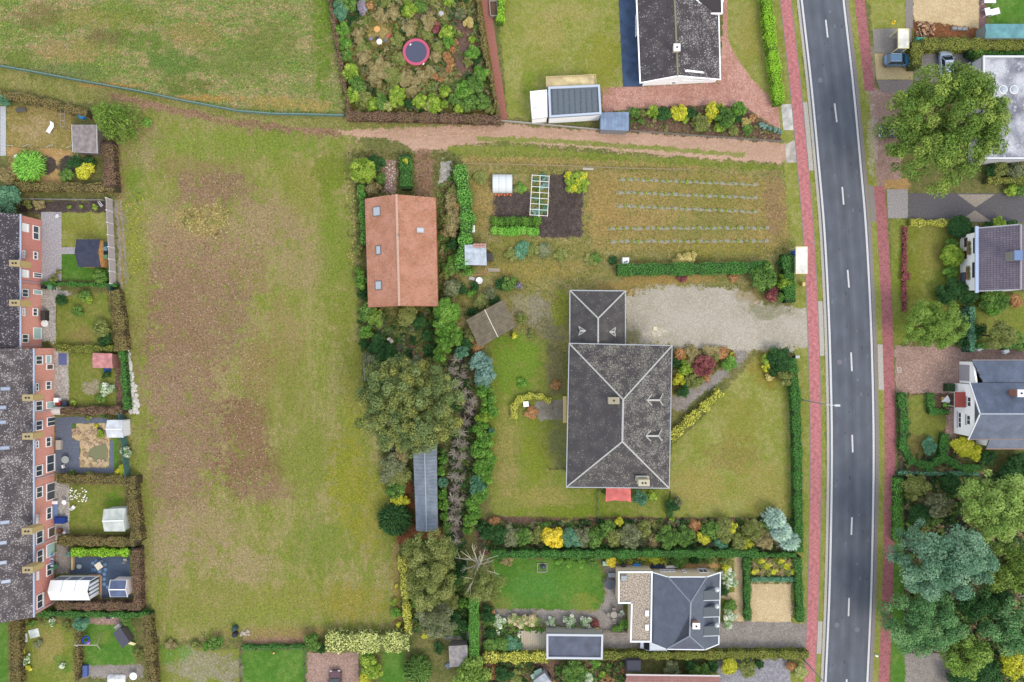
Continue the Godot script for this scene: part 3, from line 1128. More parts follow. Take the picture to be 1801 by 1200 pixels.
# flat roofed block from photo pixels of its roof outline at height h
func flat_block(called: String,label: String,cat: String,c: Array,h: float,wmat: Material,rmat: Material,rim: Material,rimw := 0.25,o := {}) -> Node3D:
	var e := []
	var m := Vector3.ZERO
	for p in c:
		e.append(g(p[0],p[1],h))
		m += e[-1]
	m /= e.size()
	var t := thing(called,label,cat,Vector3(m.x,0,m.z))
	var mb := MB.new()
	var deck := []
	for p in e: deck.append(p - Vector3.UP * 0.12)
	mb.solid(deck,Vector3.DOWN * 0.2)
	part(t,"roof_deck",mb,rmat)
	var p2 := PackedVector2Array()
	for p in e: p2.append(Vector2(p.x,p.z))
	var inner := Geometry2D.offset_polygon(p2,-rimw)
	for i in e.size():
		var a: Vector3 = e[i]
		var b: Vector3 = e[(i + 1) % e.size()]
		var d := (b - a).normalized()
		var inn := Vector3(-d.z,0,d.x)
		if not Geometry2D.is_point_in_polygon(Vector2(((a + b) * 0.5 + inn * 0.1).x,((a + b) * 0.5 + inn * 0.1).z),p2): inn = -inn
		var rm := MB.new()
		var ext := rimw * 0.5 - 0.004 * i
		rm.box((a + b) * 0.5 + inn * rimw * 0.5 + Vector3.DOWN * (0.05 + 0.003 * i),Vector3((b - a).length() - (rimw * 2.0 if i % 2 == 1 and o.get("butt",true) else 0.0),0.3,rimw),Basis(d,Vector3.UP,d.cross(Vector3.UP)))
		part(t,"roof_rim",rm,rim)
		var w0 := a + inn * 0.06 + d * 0.06
		var w1 := b + inn * 0.06 - d * 0.06
		w0.y = 0
		w1.y = 0
		if i % 2 == 1:
			w0 += d * 0.2
			w1 -= d * 0.2
		wall(t,[w0,w1,w1 + Vector3.UP * (h - 0.25),w0 + Vector3.UP * (h - 0.25)],inn,wmat,0.18)
	return t

func chimney(parent: Node,px: float,py: float,h: float,ybase: float,sx: float,sz: float,m: Material,capm: Material,pots := 1) -> void:
	var p := g(px,py,h)
	var mb := MB.new()
	mb.box(Vector3(p.x,(h + ybase) * 0.5 - 0.06,p.z),Vector3(sx,h - ybase - 0.12,sz))
	var ch := part(parent,"chimney",mb,m)
	var cb := MB.new()
	cb.cbox(Vector3(p.x,h - 0.06,p.z),Vector3(sx + 0.14,0.12,sz + 0.14),0.03)
	part(ch,"chimney_cap",cb,capm)
	for k in pots:
		var po := MB.new()
		var off := (k - (pots - 1) * 0.5) * 0.42
		var q := Vector3(p.x + (off if sx >= sz else 0.0),h,p.z + (0.0 if sx >= sz else off))
		po.lathe(q,[Vector2(0.13,0),Vector2(0.11,0.12),Vector2(0.09,0.12),Vector2(0.07,0.02),Vector2(0,0.02)],10)
		part(ch,"chimney_pot",po,M(70,60,56))

func skylight(parent: Node,px: float,py: float,wpx: float,hpx: float,p0: Vector3,n: Vector3,glass: Material,fr: Material) -> void:
	var c := ray_plane(px,py,p0,n)
	var u := Vector3.UP.cross(n).normalized()
	var v := n.cross(u).normalized()
	var sw: float
	var sh: float
	var d := (CAM_H - c.y) / FOC
	if absf(u.x) > absf(u.z):
		sw = wpx * d
		sh = hpx * d / maxf(0.5,absf(n.y))
	else:
		sw = hpx * d
		sh = wpx * d / maxf(0.5,absf(n.y))
	var b := Basis(u,n,v)
	var mb := MB.new()
	var t := 0.09
	for e in [-1.0,1.0]:
		mb.box(c + n * 0.06 + v * e * (sh * 0.5 - t * 0.5),Vector3(sw,0.14,t),b)
		mb.box(c + n * 0.06 + u * e * (sw * 0.5 - t * 0.5),Vector3(t,0.138,sh - 2.0 * t),b)
	var s := part(parent,"skylight",mb,fr)
	var gl := MB.new()
	gl.box(c + n * 0.07,Vector3(sw - 2.0 * t,0.04,sh - 2.0 * t),b)
	part(s,"pane",gl,glass)

# box-like object with chamfered edges,standing on the ground
func crate(called: String,label: String,cat: String,px: float,py: float,wx: float,wz: float,h: float,m: Material,o := {}) -> Node3D:
	var p := g(px,py,h)
	p.y = o.get("y",0.0)
	var t := thing(called,label,cat,p,o.get("group",""),o.get("turn",0.0))
	var mb := MB.new()
	mb.cbox(Vector3(0,h * 0.5,0),Vector3(wx,h,wz),minf(0.05,h * 0.3))
	lpart(t,o.get("body","body"),mb,m)
	if "lid" in o:
		var l := MB.new()
		l.cbox(Vector3(0,h + 0.03,0),Vector3(wx + 0.06,0.06,wz + 0.06),0.02)
		lpart(t,"lid",l,o.lid)
	return t

func wheelie_bin(label: String,px: float,py: float,m: Material,lid: Material,turn := 0.0,group := "wheeled bins in the gardens") -> void:
	var p := g(px,py,1.0)
	p.y = 0
	var t := thing("wheeled_bin",label,"bin",p,group,turn)
	var mb := MB.new()
	var lo := [Vector3(-0.2,0.06,-0.22),Vector3(0.2,0.06,-0.22),Vector3(0.2,0.06,0.22),Vector3(-0.2,0.06,0.22)]
	var hi := [Vector3(-0.28,0.98,-0.34),Vector3(0.28,0.98,-0.34),Vector3(0.28,0.98,0.3),Vector3(-0.28,0.98,0.3)]
	mb.loft([lo,hi])
	lpart(t,"body",mb,m)
	var l := MB.new()
	l.cbox(Vector3(0,1.02,-0.02),Vector3(0.62,0.09,0.7),0.035)
	lpart(t,"lid",l,lid)
	for s in [-1,1]:
		var w := MB.new()
		w.tube([Vector3(s * 0.22,0.1,0.26),Vector3(s * 0.28,0.1,0.26)],[0.1,0.1],10)
		lpart(t,"wheel",w,M(40,40,42))

func table_round(label: String,px: float,py: float,rad: float,m: Material,group := "") -> void:
	var p := g(px,py,0.74)
	p.y = 0
	var t := thing("garden_table",label,"table",p,group)
	var mb := MB.new()
	mb.lathe(Vector3.ZERO,[Vector2(0,0.71),Vector2(rad * 0.96,0.71),Vector2(rad,0.725),Vector2(rad * 0.97,0.745),Vector2(0,0.75)],18)
	lpart(t,"table_top",mb,m)
	for k in 4:
		var a := TAU * k / 4.0 + 0.7
		var l := MB.new()
		l.tube([Vector3(cos(a) * rad * 0.75,0,sin(a) * rad * 0.75),Vector3(cos(a) * rad * 0.5,0.71,sin(a) * rad * 0.5)],[0.025,0.025],6)
		lpart(t,"leg",l,m)

func table_rect(label: String,px: float,py: float,wx: float,wz: float,m: Material,turn := 0.0,group := "",h := 0.74) -> void:
	var p := g(px,py,h)
	p.y = 0
	var t := thing("garden_table",label,"table",p,group,turn)
	var mb := MB.new()
	mb.cbox(Vector3(0,h - 0.02,0),Vector3(wx,0.05,wz),0.015)
	lpart(t,"table_top",mb,m)
	for s in [[-1,-1],[1,-1],[1,1],[-1,1]]:
		var l := MB.new()
		l.box(Vector3(s[0] * (wx * 0.5 - 0.06),(h - 0.045) * 0.5,s[1] * (wz * 0.5 - 0.06)),Vector3(0.06,h - 0.045,0.06))
		lpart(t,"leg",l,m)

func chair(label: String,px: float,py: float,m: Material,turn: float,group := "") -> void:
	var p := g(px,py,0.5)
	p.y = 0
	var t := thing("garden_chair",label,"chair",p,group,turn)
	var mb := MB.new()
	mb.cbox(Vector3(0,0.43,0),Vector3(0.48,0.05,0.46),0.015)
	lpart(t,"seat",mb,m)
	var bk := MB.new()
	bk.cbox(Vector3(0,0.68,0.24),Vector3(0.48,0.46,0.05),0.015,Basis(Vector3.RIGHT,0.18))
	lpart(t,"backrest",bk,m)
	for s in [[-1,-1],[1,-1],[1,1],[-1,1]]:
		var l := MB.new()
		l.box(Vector3(s[0] * 0.2,0.2,s[1] * 0.19),Vector3(0.04,0.4,0.04))
		lpart(t,"leg",l,m)

# fence: posts and one panel per bay,photo pixels at the foot
func fence(called: String,label: String,pts: Array,bay: float,h: float,panel: Material,post: Material,o := {}) -> Node3D:
	var w := []
	for p in pts: w.append(g(p.x,p.y))
	var t := thing(called,label,"fence",w[0])
	for i in w.size() - 1:
		var a: Vector3 = w[i]
		var b: Vector3 = w[i + 1]
		var cnt := maxi(1,int(round(a.distance_to(b) / bay)))
		var d := (b - a).normalized()
		var s := Vector3(-d.z,0,d.x)
		var bs := Basis(d,Vector3.UP,s)
		for k in cnt + (1 if i == w.size() - 2 else 0):
			var p := a.lerp(b,float(k) / cnt)
			var mb := MB.new()
			var pw: float = o.get("pw",0.08)
			mb.box(p + Vector3.UP * (h * 0.5 + 0.04),Vector3(pw,h + 0.08,pw),bs)
			part(t,"post",mb,post)
		for k in cnt:
			var p0 := a.lerp(b,float(k) / cnt)
			var p1 := a.lerp(b,float(k + 1) / cnt)
			var L: float = p0.distance_to(p1) - o.get("pw",0.08)
			var c := (p0 + p1) * 0.5
			var mb := MB.new()
			if o.get("wire",false):
				for z in 4: mb.box(c + Vector3.UP * h * (0.12 + z * 0.28),Vector3(L,0.022,0.022),bs)
				var nv := int(L / 0.35)
				for z in nv: mb.box(c + d * (z + 0.5 - nv * 0.5) * L / nv + Vector3.UP * h * 0.53,Vector3(0.014,h * 0.86,0.014),bs)
				part(t,"wire_mesh",mb,panel)
			elif o.get("rails",0) > 0:
				for z in int(o.rails): mb.box(c + Vector3.UP * h * (z + 0.7) / o.rails,Vector3(L,h / o.rails * 0.75,0.03),bs)
				part(t,"panel",mb,panel)
			else:
				mb.box(c + Vector3.UP * (h * 0.5),Vector3(L,h,o.get("pt",0.05)),bs)
				part(t,"panel",mb,panel)
	return t

# car,length along local z,nose at -z
func car(label: String,p: Vector3,turn: float,paint: Material,L := 4.1,W := 1.72,Ht := 1.5,van := false) -> Node3D:
	var t := thing("parked_car",label,"car",Vector3(p.x,0,p.z),"",turn)
	var hw := W * 0.5
	var hl := L * 0.5
	var sec := []
	var st := [[-1.0,0.72,0.42,0.6],[-0.97,0.86,0.3,0.68],[-0.85,0.96,0.24,0.76],[-0.5,1.0,0.22,0.88],[-0.3,1.0,0.22,0.93],[0.4,1.0,0.22,0.95],[0.85,0.98,0.24,0.95],[0.96,0.9,0.3,0.9],[1.0,0.78,0.42,0.8]]
	for s in st:
		var w: float = hw * s[1]
		var z: float = hl * s[0]
		sec.append([Vector3(-w * 0.9,s[2],z),Vector3(-w,s[2] + 0.14,z),Vector3(-w,s[3] - 0.12,z),Vector3(-w * 0.86,s[3],z),Vector3(-w * 0.4,s[3] + 0.03,z),Vector3(w * 0.4,s[3] + 0.03,z),Vector3(w * 0.86,s[3],z),Vector3(w,s[3] - 0.12,z),Vector3(w,s[2] + 0.14,z),Vector3(w * 0.9,s[2],z)])
	var mb := MB.new()
	mb.loft(sec)
	var body := lpart(t,"body",mb,paint)
	var zf := -0.46 * hl if not van else -0.72 * hl
	var zr := 0.9 * hl
	var rf := zf + 0.36 * hl * (0.8 if van else 1.0)
	var rr := zr - 0.2 * hl
	var gl := MB.new()
	var y0 := 0.9
	var y1 := Ht - 0.06
	gl.loft([[Vector3(-hw * 0.9,y0,zf),Vector3(hw * 0.9,y0,zf),Vector3(hw * 0.92,y0,zr),Vector3(-hw * 0.92,y0,zr)],[Vector3(-hw * 0.7,y1,rf),Vector3(hw * 0.7,y1,rf),Vector3(hw * 0.7,y1,rr),Vector3(-hw * 0.7,y1,rr)]])
	lpart(t,"windows",gl,M(42,52,62,{"rough": 0.1,"spec": 0.8}))
	var rm := MB.new()
	rm.loft([[Vector3(-hw * 0.73,y1 - 0.03,rf - 0.06),Vector3(hw * 0.73,y1 - 0.03,rf - 0.06),Vector3(hw * 0.73,y1 - 0.03,rr + 0.06),Vector3(-hw * 0.73,y1 - 0.03,rr + 0.06)],[Vector3(-hw * 0.66,Ht,rf + 0.02),Vector3(hw * 0.66,Ht,rf + 0.02),Vector3(hw * 0.66,Ht,rr),Vector3(-hw * 0.66,Ht,rr)]])
	lpart(t,"roof",rm,paint)
	for e in [-1.0,1.0]:
		for q in [[zf,rf],[zr,rr],[(zf + zr) * 0.5,(rf + rr) * 0.5]]:
			var pl := MB.new()
			pl.tube([Vector3(e * hw * 0.91,y0 - 0.02,q[0]),Vector3(e * hw * 0.71,y1,q[1])],[0.045,0.04],5)
			lpart(t,"pillar",pl,paint)
		var rl := MB.new()
		rl.tube([Vector3(e * hw * 0.6,Ht + 0.03,rf + 0.15),Vector3(e * hw * 0.6,Ht + 0.03,rr - 0.1)],[0.025,0.025],5)
		lpart(t,"roof_rail",rl,M(190,192,196,{"metal": 0.6,"rough": 0.35}))
		var mr := MB.new()
		mr.cbox(Vector3(e * (hw + 0.07),0.98,zf + 0.25),Vector3(0.2,0.14,0.1),0.03)
		lpart(t,"mirror",mr,paint)
		var hd := MB.new()
		hd.cbox(Vector3(e * hw * 0.66,0.64,-hl * 0.955),Vector3(0.36,0.14,0.2),0.03)
		lpart(t,"headlight",hd,M(215,220,225,{"rough": 0.15}))
		var tl := MB.new()
		tl.cbox(Vector3(e * hw * 0.78,0.78,hl * 0.965),Vector3(0.22,0.26,0.12),0.03)
		lpart(t,"tail_light",tl,M(150,30,30,{"rough": 0.25}))
		for z in [-0.64,0.64]:
			var wy := MB.new()
			wy.tube([Vector3(e * (hw - 0.2),0.31,hl * z),Vector3(e * (hw - 0.01),0.31,hl * z)],[0.31,0.31],16)
			var wh := lpart(t,"wheel",wy,M(38,38,40))
			var rim := MB.new()
			rim.tube([Vector3(e * (hw - 0.02),0.31,hl * z),Vector3(e * (hw + 0.005),0.31,hl * z)],[0.2,0.19],12)
			lpart(wh,"rim",rim,M(170,172,176,{"metal": 0.5,"rough": 0.4}))
	var ws := MB.new()
	ws.box(Vector3(0,0.93,zf - 0.05),Vector3(hw * 1.5,0.03,0.1))
	lpart(t,"wiper_panel",ws,M(40,40,44))
	return t

# ---------------------------------------------------------------- the scene
func _ready() -> void:
	var cam := Camera3D.new()
	cam.name = "camera"
	cam.fov = rad_to_deg(2.0 * atan(600.0 / FOC))
	cam.far = 1500.0
	cam.near = 0.5
	cam.position = Vector3(0,CAM_H,0)
	cam.rotation_degrees = Vector3(-90,0,0)
	add_child(cam)
	cam.current = true
	var env := Environment.new()
	env.background_mode = Environment.BG_SKY
	var sky := Sky.new()
	var sm := ProceduralSkyMaterial.new()
	sm.sky_top_color = Color(0.80,0.83,0.88)
	sm.sky_horizon_color = Color(0.90,0.91,0.92)
	sm.sky_curve = 0.2
	sm.ground_bottom_color = Color(0.4,0.42,0.36)
	sm.ground_horizon_color = Color(0.7,0.72,0.7)
	sm.sun_angle_max = 5.0
	sky.sky_material = sm
	env.sky = sky
	env.background_energy_multiplier = 1.0
	env.tonemap_mode = Environment.TONE_MAPPER_LINEAR
	env.tonemap_exposure = 2.06
	env.sdfgi_enabled = true
	env.ssao_enabled = true
	env.ssil_enabled = true
	var we := WorldEnvironment.new()
	we.name = "world_environment"
	we.environment = env
	add_child(we)
	var sun := DirectionalLight3D.new()
	sun.name = "sun"
	sun.light_energy = 0.42
	sun.light_angular_distance = 26.0
	sun.light_color = Color(1.0,0.97,0.92)
	sun.shadow_enabled = true
	sun.rotation_degrees = Vector3(-50,44,0)
	add_child(sun)
	ground_mat = StandardMaterial3D.new()
	ground_mat.roughness = 0.95
	ground_mat.metallic_specular = 0.15
	ground_mat.cull_mode = BaseMaterial3D.CULL_DISABLED
	ground_mat.set_meta("world_uv",true)
	setting()
	roads()
	print("setting ",Time.get_ticks_msec())
	terraces()
	yards()
	farmhouse()
	barn_side()
	vegetable_plot()
	trampoline_garden()
	north_house()
	south_house()
	east_side()
	bottom_edge()
	print("objects ",Time.get_ticks_msec())
	plants()
	print("plants ",Time.get_ticks_msec())
	paint_ground(BLOBS)
	print("ground ",Time.get_ticks_msec())
	grass()
	print("done ",Time.get_ticks_msec())

var BLOBS := [
	# meadow: brown worn patches
	[360,640,130,260,168,144,112,0.45],[400,420,120,90,168,144,112,0.4],
	[380,330,78.4,49.5,138,112,90,0.87],[330,500,100.8,99,142,114,92,0.92],[320,600,95.2,121,138,110,88,0.92],[420,480,67.2,66,150,124,96,0.71],
	[390,560,67.2,88,142,118,92,0.71],[330,760,84,110,140,114,92,0.92],[310,850,67.2,88,146,120,98,0.87],[430,740,50.4,60.5,128,100,76,0.92],
	[440,820,67.2,66,132,104,80,0.92],[300,680,67.2,77,150,124,102,0.82],[470,860,67.2,33,146,120,96,0.71],[350,930,89.6,66,158,138,106,0.71],
	[290,960,67.2,66,160,140,110,0.71],[420,990,78.4,44,164,144,112,0.71],[470,390,78.4,66,156,134,104,0.71],[530,460,56,66,160,140,106,0.62],
	[300,410,67.2,55,160,136,106,0.71],[340,440,89.6,66,152,126,100,0.82],[500,600,40,90,152,130,90,0.59],[540,330,45,60,138,136,66,0.6],
	[490,680,60,90,132,132,66,0.5],[540,800,70,80,128,134,62,0.6],[450,640,40,60,144,122,82,0.65],[250,260,44.8,55,158,140,106,0.62],
	[350,385,50.4,38.5,176,158,88,0.41],[330,290,70,30,144,126,86,0.65],
	[625,700,28,120,146,146,58,0.5],[610,850,40,100,142,142,44,0.6],[600,560,30,60,122,130,50,0.6],[650,900,40,90,140,138,52,0.6],
	[480,250,80,25,120,130,56,0.6],[420,270,60,40,138,132,72,0.5],[580,300,40,50,112,126,44,0.7],[240,330,20,60,110,134,50,0.7],
	[235,420,16,70,150,146,62,0.6],[500,1060,110,40,140,140,66,0.6],[360,1060,80,50,140,136,74,0.6],[560,960,60,60,118,134,58,0.6],
	[620,1060,70,40,150,138,58,0.6],[480,1110,120,14,154,132,86,0.76],
	[240,480,26,170,136,142,66,0.5],[420,255,200,34,122,142,58,0.6],[590,420,40,130,118,136,52,0.6],[250,900,22,130,132,138,66,0.5],[430,1085,170,28,132,142,62,0.5],[330,560,70,120,150,124,98,0.5],[350,340,60,40,146,120,96,0.5],[435,770,45,70,144,116,90,0.5],[320,790,60,90,152,128,102,0.5],
	# upper field
	[300,110,60,30,96,124,58,0.75],[180,30,120,25,128,132,58,0.5],[70,30,50,30,124,106,74,0.5],[190,65,45,18,120,100,72,0.6],[250,70,60,22,100,126,54,0.7],
	[110,125,80,18,104,124,70,0.6],[420,110,90,40,110,128,62,0.6],[470,70,60,40,116,122,66,0.5],[330,150,50,18,96,112,50,0.7],[30,100,40,20,110,124,60,0.6],
	[565,60,20,120,104,132,46,0.8],[480,180,80,14,172,146,84,0.6],[130,90,80,25,160,138,88,0.5],[340,60,60,30,158,136,86,0.5],[200,10,50,14,112,140,60,0.6],
	[560,190,40,14,178,152,92,0.6],[360,172,80,8,176,142,84,0.8],[190,150,60,6,180,144,84,0.8],
	# lawns of the farmhouse
	[905,640,55,80,108,142,46,0.7],[890,740,30,60,122,142,50,0.6],[940,800,30,80,124,138,44,0.6],[890,800,25,110,166,146,98,0.6],[950,880,70,30,162,146,88,0.6],[1000,900,120,16,112,132,40,0.7],
	[1290,800,60,40,142,128,74,0.7],[1300,740,50,60,140,134,62,0.5],[1340,860,60,60,158,144,82,0.6],[1230,860,60,50,162,144,84,0.6],[1345,650,40,40,146,124,56,0.6],
	[960,560,50,50,128,124,100,0.7],[930,540,50,30,160,152,140,0.5],[985,545,20,40,138,148,52,0.8],[980,720,40,16,132,126,110,0.8],[982,780,20,60,120,122,90,0.6],
	[975,650,20,60,132,124,92,0.6],[940,470,100,30,160,140,72,0.5],[1090,505,60,16,170,140,86,0.6],[1180,490,90,12,176,142,84,0.7],[930,450,90,16,116,124,60,0.5],
	[1350,545,50,20,128,128,96,0.6],[1150,585,30,10,220,210,190,0.6],[1110,590,20,25,140,136,92,0.7],[1330,520,40,20,150,128,84,0.5],
	# vine plot
	[1250,340,80,40,132,132,66,0.6],[1240,395,90,30,128,132,70,0.6],[1360,360,24,70,150,122,94,0.7],[1060,360,40,70,166,138,86,0.6],[1110,390,60,20,164,138,88,0.6],
	[1260,440,110,22,140,136,62,0.6],[850,350,30,60,176,146,92,0.6],[910,430,60,20,132,132,56,0.5],
	# south lawns
	[950,1030,60,30,84,134,58,0.7],[1010,1020,40,30,96,134,48,0.5],[1030,1060,30,20,140,140,60,0.6],[880,1060,20,20,136,128,66,0.6],
	[350,1170,70,40,156,148,128,0.8],[400,1185,30,40,150,142,122,0.8],[300,1150,40,20,96,142,54,0.6],
	# small gardens of the terrace
	[60,225,40,24,172,150,112,0.7],[140,400,40,20,136,134,62,0.6],[150,590,40,20,150,128,84,0.6],[160,680,20,16,166,152,138,0.8],[200,880,20,16,94,142,40,0.7],
	[90,1140,30,40,170,148,98,0.6],[110,1165,20,20,92,132,50,0.6],[180,1120,20,15,130,138,62,0.5],
	# verge and pavements
	[1530,130,14,60,186,172,160,0.5],[1535,250,12,70,196,186,172,0.6],[1640,960,60,50,84,76,54,0.5],
	[1600,470,30,80,120,122,44,0.6],[1640,440,30,50,146,132,70,0.5],[1610,790,30,30,134,108,76,0.6],[1640,740,30,40,124,120,62,0.5],
	[960,60,40,50,166,152,92,0.5],[1000,20,60,20,172,156,104,0.5],[930,150,20,30,112,136,44,0.6],[1060,110,30,60,140,138,48,0.5],[1320,60,30,60,160,146,78,0.5],
	[660,35,30,60,168,150,84,0.6],[670,60,24,20,176,160,106,0.7],[740,20,30,30,132,118,120,0.5],[800,110,24,90,118,98,96,0.6],[690,130,60,40,150,130,74,0.6],[760,140,70,20,146,112,70,0.6],
]

func setting() -> void:
	var gb := MB.new()
	gb.quad(Vector3(-400,0,-400),Vector3(400,0,-400),Vector3(400,0,400),Vector3(-400,0,400),Vector3.UP)
	for i in gb.v.size(): gb.uv[i] = Vector2((gb.v[i].x + 78.0) / 156.0,(gb.v[i].z + 52.0) / 104.0)
	struct("ground",gb,ground_mat,"open ground of grass and weeds")
	# fields and track
	lay("field","field",V([-36,-24,570,-24,585,60,600,130,608,205,540,203,480,202,420,196,390,190,320,178,250,163,150,145,60,128,-36,112]),1,"rough grazed field beyond the green netting fence")
	lay("grass_verge","verge",V([-36,112,60,128,150,145,250,163,320,178,390,190,420,196,480,202,608,206,880,214,880,240,620,242,500,238,380,222,290,206,215,186,120,178,45,162,-36,156]),1,"grassy strip between the netting fence and the hedge")
	lay("meadow","meadow",V([212,190,290,206,380,222,500,238,620,242,640,262,622,300,628,420,630,560,632,700,668,800,690,840,700,950,706,1108,640,1112,420,1120,275,1128,262,1085,246,1000,232,850,226,720,218,600,210,510,214,400,206,300]),1,"large worn meadow with brown patches behind the terraced houses")
	cover("earth",strip(V([195,168,300,192,400,213,520,229,600,233]),12))
	cover("mid",V([780,258,900,256,1000,266,1150,276,1390,292,1392,304,1150,288,1000,280,820,278]))
	cover("straw",V([800,274,1000,278,1150,286,1330,300,1330,306,1150,296,815,292]))
	lay("dirt_track","track",V([590,228,700,226,880,217,960,224,1060,230,1180,238,1260,243,1378,252,1380,286,1330,284,1200,276,1060,262,950,254,880,249,800,256,772,264,735,266,715,256,690,244,600,238]),2,"pinkish dirt track with two wheel ruts")
	cover("midstrip",strip(V([838,244,950,247,1100,257,1200,264,1310,273]),8))
	cover("earth",strip(V([200,250,206,290,213,330,208,350]),6))
	cover("dry",strip(V([208,350,213,420,216,505]),14))
	cover("grey",strip(V([202,352,209,420,212,505]),5))
	cover("grey",strip(V([212,352,218,420,222,500]),4))
	# land round the barn and the wood
	cover("wild",V([615,260,815,270,830,500,830,640,860,700,850,930,870,1100,850,1200,700,1200,706,1000,690,840,668,800,632,700,630,560]))
	cover("earth",strip(V([747,262,745,345]),30))
	cover("pinkstone",strip(V([686,282,686,336]),20))
	cover("shell",V([775,285,792,285,790,320,772,322]))
	cover("rough",V([815,290,1390,300,1400,400,1398,470,1350,500,1100,505,1002,510,1002,620,960,600,880,600,830,620,790,560,790,480,832,470]))
	lay("vine_plot","straw",V([1035,302,1290,306,1370,318,1390,350,1386,430,1340,440,1040,440]),1,"dry straw coloured plot with rows of young plants")
	lay("vegetable_bed","soil",V([866,344,905,340,932,338,932,382,868,382]),2,"dark tilled soil below the garden tunnel")
	lay("vegetable_bed","soil",V([946,382,964,378,966,308,994,306,996,338,1025,340,1022,418,946,418]),2,"large dark tilled vegetable bed beside the trellis")
	cover("earth",V([680,620,740,600,760,660,700,660]))
	cover("needle",V([700,850,728,850,732,930,770,935,770,890,780,940,700,960,694,930]))
	cover("dry",strip(V([694,955,697,1000,700,1110]),12))
	cover("soil",strip(V([802,630,815,690,822,730,806,800,800,950]),30))  # dark strip laid under the dead conifers to darken the gaps between them
	# farmhouse grounds
	lay("gravel_yard","gravel",V([1098,520,1130,506,1180,502,1290,506,1325,520,1345,536,1380,538,1418,540,1420,616,1330,616,1300,622,1230,614,1185,612,1180,606,1098,606]),1,"pale gravel yard in front of the hipped house")
	lay("lawn","mid",V([866,592,960,596,968,690,1000,700,1000,860,1180,862,1180,915,870,915,852,820,862,700]),1,"lawn on the chimney side of the large hipped house")
	lay("lawn","lawn",V([1182,782,1230,742,1272,690,1320,640,1335,622,1395,630,1402,915,1170,915,1178,860]),1,"wide lawn between the hipped house and the cycle path")
	lay("gravel_path","grey",strip(V([1310,620,1285,640,1250,668,1215,694,1184,716]),18,26),2,"narrow gravel path from the yard to the house wall")
	cover("flowerbed",V([1184,614,1290,616,1296,630,1250,660,1184,694]))
	cover("grey",V([945,706,995,702,995,738,950,740,930,720]))
	cover("bark",V([860,908,1400,912,1412,972,840,974,836,930]))
	# terrace gardens
	lay("garden_lawn","dry",V([11,190,60,185,125,194,127,262,11,258]),1,"dry lawn with a white sun lounger")
	cover("tanpath",V([11,259,128,264,128,276,104,280,98,300,108,318,150,326,20,328,14,300,24,275,11,272]))
	cover("soil",disc(82,290,17,17))
	cover("soil",disc(120,290,16,17))
	cover("tanpath",disc(48,296,32,24))
	cover("soil",V([35,353,184,354,186,373,35,373]))
	lay("garden_lawn","lawn",V([108,374,186,374,189,434,132,434,108,435]),1,"square lawn beside the pale paved terrace")
	lay("garden_lawn","lush",V([108,447,132,447,192,450,194,494,108,492]),1,"small green lawn below the black roofed shed")
	lay("cobbled_terrace","shell",V([72,508,120,512,124,520,100,526,98,600,72,600]),1,"pale cobbled terrace behind a brick house")
	lay("garden_lawn","mid",V([98,522,190,514,190,612,98,612]),1,"shaggy lawn behind the second brick house")
	lay("cobbled_terrace","shell",V([94,614,121,614,121,704,94,704]),1,"worn pale terrace with a blue mat")
	lay("garden_lawn","mid",V([121,622,200,622,204,712,121,712]),1,"patchy lawn below the pink roofed shed")
	cover("bark",strip(V([206,625,210,716]),10))
	lay("pond_garden","sand",V([127,746,186,744,191,776,191,822,140,822,139,776,127,770]),2,"sandstone rockery round a garden pond")
	cover("lush",V([200,772,207,772,207,822,200,822]))
	cover("lush",V([125,744,134,744,134,756,125,756]))
	lay("garden_lawn","mid",V([122,855,219,852,222,944,122,944]),1,"green lawn with scattered white flowers and a pale shed")
	lay("cobbled_terrace","shell",V([94,848,122,850,122,950,96,950]),1,"cobbled terrace with blue garden furniture")
	cover("grey",V([98,956,122,962,122,1008,98,1010]))
	lay("garden_lawn","lush",V([-36,1088,14,1088,14,1224,-36,1224]),1,"green lawn strip at the end of the terrace")
	lay("garden_lawn","mid",V([36,1096,128,1098,130,1224,36,1224]),1,"lawn with white slabs and flower beds")
	lay("garden_lawn","lush",V([145,1098,234,1100,238,1168,145,1170]),1,"lush lawn below the swing frame")
	cover("pinkstone",V([155,1082,222,1086,220,1099,158,1098]))
	cover("grey",V([145,1170,246,1170,250,1190,145,1190]))
	lay("garden_lawn","mid",V([276,1142,420,1142,422,1224,276,1224]),1,"bleached garden lawn south of the meadow")
	lay("garden_lawn","lush",V([428,1140,536,1140,538,1224,428,1224]),1,"lush fenced lawn south of the meadow")
	cover("earth",V([424,1120,536,1118,536,1136,424,1138]))
	lay("dirt_drive","pinkstone",V([540,1148,630,1148,630,1224,540,1224]),1,"brown gravel drive with a parked car")
	cover("lush",V([672,1146,710,1146,712,1200,672,1200]))
	cover("grey",strip(V([780,1118,830,1116]),14))
	# trampoline garden
	cover("flowerbed",V([585,-24,845,-24,866,120,878,205,614,205,600,100]))
	cover("bark",V([790,20,838,30,850,120,800,140,800,90]))
	# house with the brick path
	lay("lawn","lawn",V([876,-24,1086,-24,1096,152,1062,156,960,170,930,208,893,208,884,100]),1,"mown lawn between the brick path and the blue terrace")
	lay("lawn","lawn",V([1280,-24,1342,-24,1356,120,1362,180,1322,138,1292,96,1280,66]),1,"curved lawn inside the lime green hedge")
	cover("bark",V([1106,186,1210,188,1240,184,1300,184,1330,205,1376,238,1376,250,1106,231]))
	lay("red_gravel_drive","redgravel",V([1060,154,1266,146,1272,40,1268,-24,1280,-24,1280,66,1292,96,1322,138,1362,180,1376,186,1376,232,1350,214,1310,188,1230,184,1060,196]),2,"curving pink gravel drive of the house by the track")
	# south house
	lay("lawn","lush",V([866,984,1050,986,1060,1010,1062,1050,1054,1072,870,1070]),1,"lush mown lawn beside the slate roofed house")
